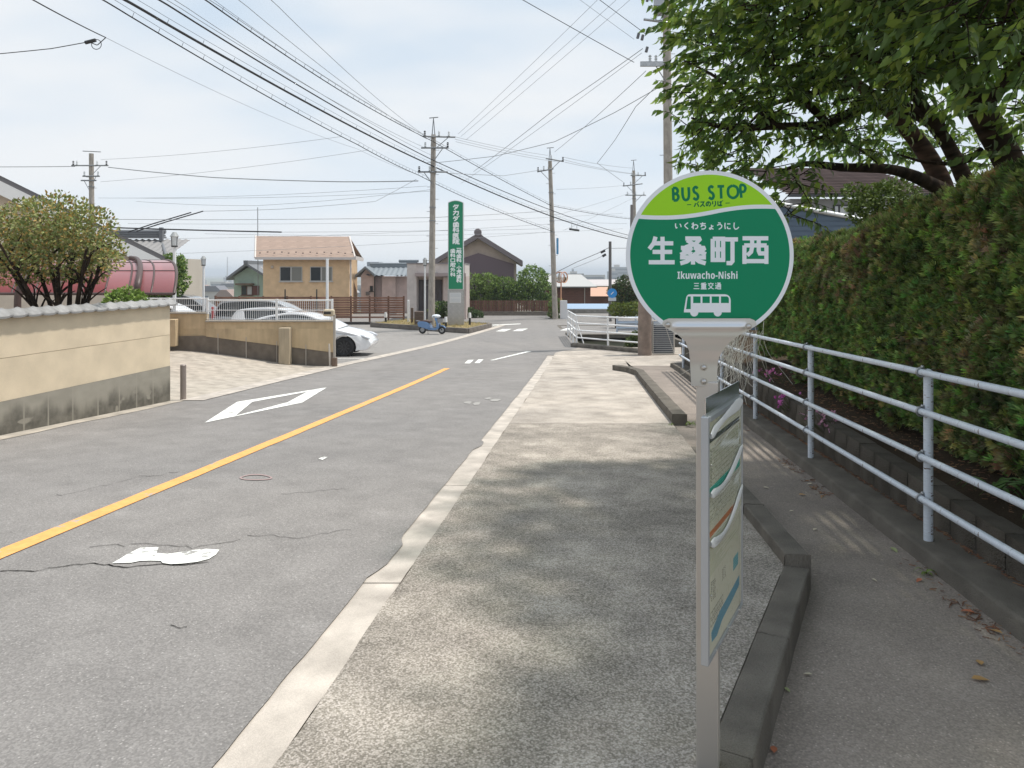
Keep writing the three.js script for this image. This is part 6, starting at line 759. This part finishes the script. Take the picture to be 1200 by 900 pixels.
// ------------------------------------------------------------------ far right corner
{
  const z = 49, x = X(657.5, z), t = thing('traffic_mirror', 'orange framed round traffic mirror on an orange post', 'mirror', [x, G(z), -z]), or = mat([0.66, 0.33, 0.20], 0.5); part(t, 'post', bar(V(x, G(z), -z), V(x, Y(328, z), -z), 0.045, 8), or); for (const [px, ry] of [[655.8, -0.35], [661, 0.8]]) { const m = new THREE.SphereGeometry(0.75, 24, 8, 0, 6.29, 0, 0.48), c = V(X(px, z), Y(325, z), -z + 0.1); m.translate(0, -0.68, 0); m.rotateX(Math.PI / 2); m.rotateY(ry); const q = part(t, 'mirror', m.translate(c.x, c.y, c.z), mat([0.8, 0.8, 0.8], 0.05, { metalness: 1, side: THREE.DoubleSide })); part(q, 'rim', new THREE.TorusGeometry(0.36, 0.028, 8, 26).rotateY(ry).translate(c.x, c.y, c.z), or); }
  single('notice_board', 'blank white board standing below the traffic mirror', 'board', rbox(0.48, 1.25, 0.06, X(660.5, 48.6), G(48.6) + 0.64, -48.6, 0.02), mat([0.68, 0.67, 0.67], 0.6));
  const zb = 78, b = thing('brick_building', 'red brown building with a pale grey hipped roof beyond the junction', 'building', [X(675, zb), -5, -zb]), bm = mat([0.165, 0.075, 0.06], 0.85, { map: grainMap }), rm = mat([0.40, 0.40, 0.39], 0.7); part(b, 'wall', box2(X(640, zb), X(692, zb), -5.5, Y(336, zb), zb, zb + 8), bm); part(b, 'roof', grid(1, 1, (u, v) => [mix(mix(X(636, zb), X(640, zb), v), mix(X(699, zb), X(684, zb), v), u), mix(Y(336, zb), Y(321, zb), v), -mix(zb - 0.7, zb + 4, v), u, v]), mat([0.40, 0.40, 0.39], 0.7, { side: THREE.DoubleSide })); part(b, 'roof_edge', box2(X(636, zb), X(699, zb), Y(337, zb), Y(335.6, zb), zb - 0.72, zb - 0.5), mat([0.2, 0.19, 0.19], 0.7)); part(b, 'ridge', box2(X(640, zb + 4), X(684, zb + 4), Y(322, zb + 4), Y(320.6, zb + 4), zb + 3.8, zb + 4.2), rm); part(b, 'downpipe', bar(V(X(685, zb), -5, -zb + 0.1), V(X(685, zb), Y(336, zb), -zb + 0.1), 0.05, 6), mat([0.4, 0.35, 0.33], 0.5));
  const zc = 88, c = thing('orange_roof_building', 'low building with a faded orange roof beyond the junction', 'building', [X(705, zc), -7, -zc]); part(c, 'wall', box2(X(688, zc), X(722, zc), -7.5, Y(346, zc), zc, zc + 6), bm); part(c, 'roof', grid(1, 1, (u, v) => [mix(X(686, zc), X(735, zc), u), mix(Y(347, zc), Y(337, zc), v), -mix(zc - 0.6, zc + 4, v), u, v]), mat([0.52, 0.31, 0.22], 0.8, { side: THREE.DoubleSide }));
  const zd = 120, d = thing('long_roof_building', 'long pale roofed building behind the orange roof', 'building', [X(715, zd), -10, -zd]); part(d, 'wall', box2(X(692, zd), X(760, zd), -12, Y(334, zd), zd, zd + 12), mat([0.42, 0.41, 0.41], 0.8)); part(d, 'roof', grid(1, 1, (u, v) => [mix(X(690, zd), X(765, zd), u), mix(Y(335, zd), Y(328, zd), v), -mix(zd - 1, zd + 8, v), u, v]), mat([0.46, 0.42, 0.41], 0.7, { side: THREE.DoubleSide }));
  const ze = 64, e = thing('blue_canopy', 'low shed with a pale blue metal roof beyond the junction', 'shed', [X(690, ze), -3, -ze]); part(e, 'roof', grid(1, 1, (u, v) => [mix(X(664, ze), X(722, ze), u), mix(Y(362, ze), Y(357.5, ze), v), -mix(ze, ze + 3, v), u, v]), mat([0.27, 0.37, 0.50], 0.45, { side: THREE.DoubleSide })); part(e, 'wall', box2(X(665, ze), X(735, ze), -3.2, Y(361.5, ze), ze + 0.3, ze + 3), mat([0.17, 0.15, 0.14], 0.9));
  single('retaining_wall', 'long pale concrete wall across the junction behind the white fence', 'wall', box2(X(662, 56), X(790, 56), G(56) - 0.2, Y(362.5, 56), 56, 56.25), mat([0.36, 0.35, 0.34], 0.9, { map: smoothMap }));
  const zg = 36.4, g = thing('blue_guard_rail', 'pale blue guard rail on the far side of the channel', 'guard rail', [X(735, zg), G(zg), -zg]); for (const k of [0, 1, 2]) part(g, 'rail', bar(V(X(722, zg), G(zg) + 0.25 + k * 0.25, -zg), V(X(775, zg), G(zg) + 0.3 + k * 0.25, -zg), 0.05, 8), mat([0.5, 0.57, 0.66], 0.5)); for (const px of [723, 745, 767]) part(g, 'post', bar(V(X(px, zg), G(zg), -zg), V(X(px, zg), G(zg) + 0.85, -zg), 0.045, 8), mat([0.5, 0.57, 0.66], 0.5)); part(g, 'panel', box2(X(723, zg), X(775, zg), G(zg) + 0.12, G(zg) + 0.62, zg + 0.04, zg + 0.07), mat([0.55, 0.58, 0.64], 0.6));
}
// ------------------------------------------------------------------ utility poles
function pole(label, px, top, z, r, base, arms, lean = 0, extra) {
  const x = X(px, z), yt = Y(top, z), t = thing('utility_pole', label, 'utility pole', [x, base, -z]), sx = (y) => x + lean * (yt - y) / (yt - base);
  part(t, 'shaft', bar(V(sx(base), base - 0.1, -z), V(x, yt, -z), r, 14, r * 0.68), M.pole);
  part(t, 'band', merge([0.55, 0.62, 0.8].map((f) => { const y = mix(base, yt, f); return bar(V(sx(y), y, -z), V(sx(y), y + 0.05, -z), r * 0.95, 12); })), M.wireGrey);
  part(t, 'step_bolt', merge(Array.from({ length: 12 }, (_, k) => { const y = mix(base + 2.2, yt - 0.8, k / 11), s = k % 2 ? 1 : -1; return bar(V(sx(y), y, -z), V(sx(y) + s * (r + 0.12), y, -z), 0.012, 4); })), M.wireGrey);
  for (const [ay, x0, x1, tilt = 0, ins = [], thick = 0.045] of arms) {
    const y = Y(ay, z), a = V(X(px + x0, z), y + tilt, -z + r), b = V(X(px + x1, z), y - tilt, -z + r), m = part(t, 'crossarm', (() => { const g = bar(a, b, thick, 4); return g; })(), M.wireGrey);
    for (const i of ins) { const q = a.clone().lerp(b, i), g = []; for (let k = 0; k < 3; k++) g.push(bar(V(q.x, q.y + 0.05 + k * 0.09, q.z), V(q.x, q.y + 0.11 + k * 0.09, q.z), 0.065, 8, 0.04)); part(m, 'insulator', merge(g), i > 0.9 || i < 0.1 ? M.dark : M.insul); }
    part(m, 'brace', bar(V(x, y - 0.7, -z + r * 0.6), a.clone().lerp(b, x1 > -x0 ? 0.8 : 0.2), 0.02, 4), M.wireGrey);
  }
  extra?.(t, x, z, yt); return t;
}
const peak = (t, x, z, yt) => part(t, 'pole_top', merge([bar(V(x - 0.12, yt - 0.6, -z), V(x, yt + 0.9, -z), 0.035, 6, 0.02), bar(V(x + 0.12, yt - 0.6, -z), V(x, yt + 0.9, -z), 0.035, 6, 0.02), bar(V(x - 0.22, yt + 0.88, -z), V(x + 0.25, yt + 0.92, -z), 0.03, 5)]), M.wireGrey);
pole('tall concrete utility pole rising from the planted island', 508, 158, 38, 0.185, G(38) + 0.2, [[161, -12, 26, 0.02, [0.06, 0.5, 0.8]], [174, -14, 18, 0, [0.15, 0.97]], [202, -18, 17, 0, [0.05, 0.4, 0.6]]], -0.12, peak);
pole('utility pole behind the bushes at the end of the picket fence', 644.5, 189, 48.4, 0.19, G(48), [[188, -5, 16, 0.1, [0.3, 0.95]], [200, -15, 4, -0.1, [0.05, 0.4]]], 0.36, (t, x, z, yt) => { peak(t, x, z, yt); part(t, 'blue_sign', box2(X(652, z), X(654.5, z), Y(298, z), Y(279, z), z - 0.04, z), mat([0.10, 0.30, 0.52], 0.5)); });
pole('distant utility pole with three crossarms seen left of the round sign', 742.5, 200, 62, 0.19, -1.8, [[206, -4, 14, 0, [0.1, 0.5, 0.95]], [217, -13, 10, -0.1, [0.05, 0.4]], [229, -10, 14, 0, [0.1, 0.5, 0.9]]], 0.2, peak);
pole('utility pole rising behind the bronze garden tree', 107, 180, 46, 0.2, -1.5, [[194.5, -21, 22, 0, [0.05, 0.15, 0.7, 0.95]], [207, -8, 12, 0, [0.1, 0.9]], [212, -10, 8, 0, []]], 0.08, (t, x, z, yt) => part(t, 'top_bar', bar(V(X(97, z), Y(177, z), -z), V(X(118, z), Y(178, z), -z), 0.03, 5), M.wireGrey));
pole('big concrete utility pole with a grey transformer beside the tree', 780, -120, 27.5, 0.19, G(27.5), [[76, -24, 22, 0.03, [0.1, 0.25], 0.055], [-20, -26, 22, 0, [0.1, 0.5, 0.9], 0.05]], 0.15, (t, x, z) => {
  const c = V(X(771.5, z), 0, -z + 0.32), tr = part(t, 'transformer', bar(V(c.x, Y(20, z), c.z), V(c.x, Y(-8, z), c.z), 0.24, 18), mat([0.40, 0.42, 0.46], 0.45)); part(tr, 'transformer_lid', bar(V(c.x, Y(-8, z), c.z), V(c.x, Y(-11, z), c.z), 0.25, 18, 0.18), mat([0.36, 0.38, 0.42], 0.45)); for (const s of [-0.12, 0, 0.12]) part(tr, 'bushing', bar(V(c.x + s, Y(-11, z), c.z), V(c.x + s, Y(-16, z), c.z), 0.035, 8, 0.025), M.insul);
  part(t, 'transformer_bracket', merge([bar(V(X(753, z), Y(25, z), -z + 0.22), V(X(790, z), Y(30, z), -z + 0.22), 0.05, 4), bar(V(X(767, z), Y(20, z), -z + 0.25), V(X(767, z), Y(26, z), -z + 0.25), 0.025, 4), bar(V(X(775, z), Y(20, z), -z + 0.25), V(X(775, z), Y(26, z), -z + 0.25), 0.025, 4)]), M.galv);
  part(t, 'cut_out_switch', merge([[746, 47], [756, 63], [751, 49], [757, 4]].map(([a, b]) => bar(V(X(a, z), Y(b, z), -z + 0.2), V(X(a + 1.5, z), Y(b - 6, z), -z + 0.2), 0.06, 6))), mat([0.12, 0.12, 0.13], 0.5)); part(t, 'secondary_arm', box2(X(749, z), X(776, z), Y(80, z), Y(74.5, z), z - 0.3, z - 0.2), M.galv);
});
{ const z = 46, x = X(715, z), t = thing('road_sign', 'blue round road sign on a plain dark pole at the junction', 'sign', [x, G(z), -z]); part(t, 'pole', bar(V(x, G(z), -z), V(x, Y(283, z), -z), 0.11, 10, 0.09), mat([0.14, 0.13, 0.125], 0.8)); const d = new THREE.CylinderGeometry(0.3, 0.3, 0.03, 26); d.rotateX(Math.PI / 2); const s = part(t, 'sign_disc', d.translate(X(717, z), Y(343.5, z), -z + 0.16), mat([0.03, 0.26, 0.62], 0.4)); part(s, 'white_arrow', merge([bar(V(X(715.5, z), Y(345, z), -z + 0.18), V(X(718.5, z), Y(342, z), -z + 0.18), 0.03, 4)]), M.white); part(t, 'plate', rbox(0.5, 0.22, 0.02, X(717, z), Y(350.5, z), -z + 0.15, 0.005), mat([0.55, 0.57, 0.6], 0.5)); }
single('short_pole', 'short dark pole just left of the round bus stop sign', 'pole', bar(V(X(739.5, 60), -2, -60), V(X(740.5, 60), Y(240, 60), -60), 0.16, 10, 0.13), mat([0.2, 0.18, 0.17], 0.9));
// ------------------------------------------------------------------ cables
function cable(label, pts, r, sag = 0.25, m = M.wire, ext = 0, group, fn) {
  const w = pts.map((q) => P(...q)); if (ext) w.unshift(w[0].clone().add(w[0].clone().sub(w[1]).multiplyScalar(ext))); const c = [];
  for (let i = 0; i < w.length - 1; i++) { const n = 16; for (let k = i ? 1 : 0; k <= n; k++) { const t = k / n, p = w[i].clone().lerp(w[i + 1], t); p.y -= sag * 4 * t * (1 - t) * w[i].distanceTo(w[i + 1]) / 30; c.push(p); } }
  const g = new THREE.TubeGeometry(new THREE.CatmullRomCurve3(c), c.length * 2, r, 5); return single('power_cable', label, 'cable', fn ? merge([g, ...fn(c)]) : g, m, group);
}
const loops = (c) => { const g = []; for (let i = 4; i < c.length - 1; i++) { const p = c[i]; g.push(bar(p.clone(), p.clone().add(V(0.04, 0.11, 0)), 0.006, 4)); } return g; };
const messenger = (h) => (c) => [new THREE.TubeGeometry(new THREE.CatmullRomCurve3(c.map((p) => p.clone().add(V(0.05, h, 0)))), c.length * 2, 0.0055, 4), ...loops(c)];
cable('thickest black cable running down across the sky to the island pole and beyond', [[147, 0, 16], [506, 194, 37.7], [648, 254, 48.2], [742, 281, 62]], 0.034, 0.22, M.wire, 0.9, undefined, messenger(0.13));
cable('black cable just above the thickest one', [[187, 0, 16.3], [506, 187, 37.7], [648, 247, 48.2], [742, 277, 62]], 0.022, 0.2, M.wire, 0.9);
cable('looped lashed cable lowest of the bundle over the road', [[121, 0, 15.6], [420, 170, 30], [490, 205, 37.8], [560, 238, 43], [647, 271, 48.2]], 0.017, 0.2, M.wire, 0.9, undefined, messenger(0.12));
cable('upper black cable with ties reaching the island pole top arm', [[241, 0, 16.6], [420, 119, 30], [508, 166, 37.7], [646, 241, 48.3], [742, 257, 62]], 0.018, 0.15, M.wire, 0.9, undefined, messenger(0.1));
for (const [a, b, x2, y2] of [[196, 0, 500, 174], [280, 0, 500, 163], [205, 0, 512, 185], [246, 0, 524, 172], [318, 0, 500, 160]]) cable('thin overhead wire running beside the black cable bundle', [[a, b, 17], [x2, y2, 37.6]], 0.008, 0.3, M.wireGrey, 0.9, 'thin wires of the bundle over the road');
cable('slim wire crossing the upper left sky to a splice', [[39, 0, 14], [124, 44, 19]], 0.014, 0.1, M.wire, 1.2); cable('thin continuation of the slim wire beyond its splice', [[124, 44, 19], [420, 175, 34], [488, 204, 37.8]], 0.006, 0.4, M.wireGrey);
cable('service drop curving in from the edge of the sky to the splice', [[-60, 66, 19], [0, 63, 19], [60, 57, 19], [104, 49, 19], [114, 53, 19], [124, 44, 19]], 0.012, 0.05, M.wire, 0, undefined, (c) => [bar(P(100, 50, 19), P(112, 47, 19), 0.05, 8), new THREE.TorusGeometry(0.13, 0.01, 4, 16).translate(...P(113, 52, 19).toArray())]);
cable('grey line running to the pole behind the garden tree from the sky edge', [[-80, 195, 46], [88, 195, 46]], 0.022, 0.1, M.wireGrey); cable('paired grey line from the garden tree pole toward the island pole', [[127, 196, 46], [250, 208, 43], [400, 213, 40], [490, 212, 38]], 0.028, 0.1, M.wireGrey);
for (const [a, b, z1, c, d, z2] of [[115, 232, 45, 500, 218, 38], [118, 213, 45, 430, 176, 38], [118, 187, 45, 400, 160, 36], [150, 232, 40, 505, 224, 38], [100, 300, 40, 640, 272, 48], [150, 262, 40, 730, 250, 60], [150, 280, 42, 650, 262, 48], [300, 241, 40, 506, 222, 38], [160, 236, 42, 300, 241, 40], [240, 274, 40, 730, 268, 60]]) cable('thin grey wire strung level across the hazy sky', [[a, b, z1], [c, d, z2]], 0.009, 0.25, M.wireGrey, 0, 'thin level wires over the houses');
cable('black insulated line that ends in mid span above the tan house', [[-60, 262, 30], [140, 267, 30], [330, 272, 31]], 0.03, 0.05, M.wire); cable('thin line carrying on from the end of the insulated one', [[330, 272, 31], [500, 270.5, 38], [640, 268, 48]], 0.009, 0.05, M.wireGrey); cable('pale line just above the insulated line', [[-60, 253, 31], [140, 257, 31], [250, 257.5, 32], [505, 255, 38], [646, 247, 48]], 0.012, 0.05, M.wireGrey);
cable('sloping black sleeved wire near the carport lamp', [[150, 272, 32], [180, 262, 32], [224, 249, 32]], 0.028, 0.02, M.wire); cable('second sloping black sleeved wire under the first', [[160, 271, 32.5], [195, 260, 32.5], [238, 247.5, 32.5]], 0.028, 0.02, M.wire); cable('thin wire rising from the sloping sleeves to the island pole arm', [[238, 247.5, 32.5], [330, 245, 34], [440, 236, 36], [488, 210, 37.8]], 0.011, 0.1, M.wireGrey);
for (const [p, r] of [[[[757, 83, 27.4], [650, 178, 48]], 0.012], [[[753, 57, 27.4], [650, 128, 36], [555, 201, 44]], 0.014], [[[752, 62, 27.4], [540, 215, 44]], 0.009]]) cable('grey wire slanting from the transformer pole down to the far poles', p, r, 0.12, M.wireGrey, 0, 'wires slanting from the transformer pole');
for (const [a, x2, y2] of [[700, 537, 157], [722, 540, 160], [738, 546, 164]]) cable('faint high wire slanting up from the island pole', [[x2, y2, 38], [a, 0, 28]], 0.0075, 0.1, M.wireGrey, 0, 'faint high wires above the island pole').userData.label = 'faint high wire slanting up from the island pole';
cable('dark wire entering from the top of the sky to the transformer pole lower arm', [[613, 0, 24], [743, 73, 27.3]], 0.013, 0.05, M.wire, 0.5); cable('short dark wire from the top of the sky to the transformer switches', [[703, 0, 26], [757, 40, 27.3]], 0.012, 0.03, M.wire, 0.5); cable('pale wire between the two dark ones above the transformer pole', [[680, 0, 26], [743, 46, 27.3]], 0.007, 0.03, M.wireGrey, 0.5);
cable('lashed grey cable sagging from the transformer pole to the island pole', [[776, 100, 27.5], [720, 132, 29], [650, 166, 32], [580, 183, 35], [508, 191, 37.8]], 0.014, 0.05, M.wireGrey); cable('wavy guy line dropping from the transformer pole', [[776, 94, 27.5], [745, 125, 33], [720, 165, 42], [700, 191, 48], [730, 213, 58]], 0.016, 0.05, M.wireGrey);
for (const [a, b, c, d] of [[532, 160, 642, 182], [533, 163, 652, 187], [534, 166, 655, 190]]) cable('thin wire linking the island pole and the bush pole', [[a, b, 38], [c, d, 48.4]], 0.01, 0.2, M.wireGrey, 0, 'wires from the island pole to the bush pole'); for (const [a, b, c, d] of [[660, 184, 741, 197], [660, 187, 746, 204], [662, 190, 752, 205]]) cable('thin wire linking the bush pole and the distant pole', [[a, b, 48.4], [c, d, 62]], 0.012, 0.2, M.wireGrey, 0, 'wires from the bush pole to the distant pole'); cable('sagging cable from the island pole middle arm to the bush pole', [[525, 203, 38], [590, 206, 43], [635, 199, 48.4]], 0.014, 0.02, M.wireGrey); for (const [a, b, c, d] of [[652, 222, 735, 217], [652, 252, 742, 225], [660, 270, 742, 232], [650, 258, 735, 262]]) cable('faint wire crossing between the bush pole and the distant pole', [[a, b, 48.4], [c, d, 62]], 0.01, 0.1, M.wireGrey, 0, 'faint crossing wires by the distant pole');
cable('sleeved wire rising from the bushes to the road sign pole', [[640, 325, 50], [676, 307, 48], [700, 297, 47], [714, 290, 46]], 0.018, 0.03, M.wire, 0, undefined, (c) => [bar(P(704, 296, 46.5), P(709, 293.5, 46.5), 0.09, 6), bar(P(706, 300.5, 46.5), P(710, 298, 46.5), 0.09, 6)]); cable('thin lower wire below the sleeved one', [[670, 315, 50], [700, 303, 47.5], [710, 298, 46.5]], 0.012, 0.02, M.wireGrey); cable('short wire from the road sign pole to behind the round sign', [[715, 291, 46], [790, 290, 50]], 0.014, 0.03, M.wire); single('cable_closure', 'small black splice box hanging under the thick cable past the bush pole', 'splice box', merge([bar(P(668, 268.5, 50.4), P(678, 270, 51.6), 0.08, 8), bar(P(670, 268.5, 50.7), P(670, 261, 50.7), 0.012, 4), bar(P(676, 269, 51.4), P(676, 263, 51.4), 0.012, 4)]), M.black);
// ------------------------------------------------------------------ the town on the plain, far off
{
  const q = mulberry(41), towers = [[154, 306, 700, 10], [143, 315, 620, 14], [322, 317, 900, 8], [313, 320, 900, 6], [405, 325, 800, 12], [415, 318, 1000, 7], [300, 328, 700, 20], [278, 322, 1100, 8], [258, 330, 600, 18], [232, 328, 800, 16], [180, 332, 600, 20], [725, 313, 900, 20], [718, 318, 800, 12], [696, 322, 700, 24], [672, 318, 1000, 8], [688, 322, 1100, 10], [664, 324, 900, 16], [740, 320, 900, 14], [440, 322, 900, 10], [640, 325, 900, 12], [268, 325, 1400, 10], [335, 325, 1300, 18]];
  const mats = [[0.30, 0.31, 0.33], [0.42, 0.41, 0.40], [0.22, 0.24, 0.27], [0.48, 0.45, 0.41]].map((c) => mat(c, 0.8)), glass = mat([0.12, 0.14, 0.17], 0.3);
  for (const [px, py, z, w] of towers) { const x = X(px, z), y1 = Y(py, z), ww = w / F * z, t = thing('distant_block', 'hazy pale town block far off on the plain', 'building', [x, -20, -z], 'far town buildings on the skyline'); part(t, 'wall', box(ww, y1 + 20, ww * 0.7, x, (y1 - 20) / 2, -z), pick(mats)); const n = Math.max(2, Math.floor((y1 + 14) / 6)); for (let k = 0; k < Math.min(n, 6); k++) part(t, 'window_band', box(ww * 0.86, 1.6, 0.3, x, y1 - 3 - k * 4.2, -z + ww * 0.35 + 0.1), glass); if (q() < 0.5) part(t, 'roof_room', box(ww * 0.3, 3, ww * 0.3, x + (q() - 0.5) * ww * 0.4, y1 + 1.5, -z), pick(mats)); }
  const mz = 1200; single('radio_mast', 'hazy lattice mast on the far skyline', 'mast', merge([bar(V(X(266.5, mz), -20, -mz), V(X(266.5, mz), Y(301, mz), -mz), 1.6, 4, 0.5)]), mat([0.4, 0.4, 0.42], 0.7));
  const low = [[210, 340, 300, 22], [250, 338, 260, 26], [268, 343, 220, 18], [330, 338, 330, 26], [355, 341, 260, 22], [440, 341, 280, 24], [700, 338, 240, 20], [745, 336, 260, 22], [680, 330, 420, 26], [655, 333, 380, 22], [275, 334, 420, 30], [232, 336, 380, 24], [405, 340, 300, 26], [425, 336, 420, 18]];
  for (const [px, py, z, w] of low) { const x = X(px, z), y1 = Y(py, z), ww = w / F * z, c = pick([[0.30, 0.25, 0.23], [0.40, 0.37, 0.33], [0.22, 0.23, 0.25], [0.44, 0.42, 0.40]]), t = thing('distant_house', 'small hazy house among the far rooftops', 'house', [x, -19.5, -z], 'far rooftops below the skyline'); part(t, 'wall', box(ww, y1 - 1 + 20, 7, x, (y1 - 1 - 20) / 2, -z), mat(c, 0.85)); part(t, 'roof', prism([[-ww / 2 - 0.6, 0], [ww / 2 + 0.6, 0], [ww / 2 - 1.5, 2], [-ww / 2 + 1.5, 2]], 8).translate(x, y1 - 1.05, -z - 4), mat(pick([[0.16, 0.16, 0.18], [0.28, 0.20, 0.17], [0.34, 0.34, 0.35]]), 0.7)); part(t, 'window', box(ww * 0.3, 1.6, 0.2, x - ww * 0.2, y1 - 3.4, -z + 3.55), glass); }
}
scene.fog = new THREE.FogExp2(new THREE.Color(0.80, 0.87, 0.95), 0.0005);
// ------------------------------------------------------------------ shadows for every mesh, and the picture
scene.traverse((o) => { if (o.isMesh) { o.castShadow = true; o.receiveShadow = true; } });
renderer.render(scene, camera);
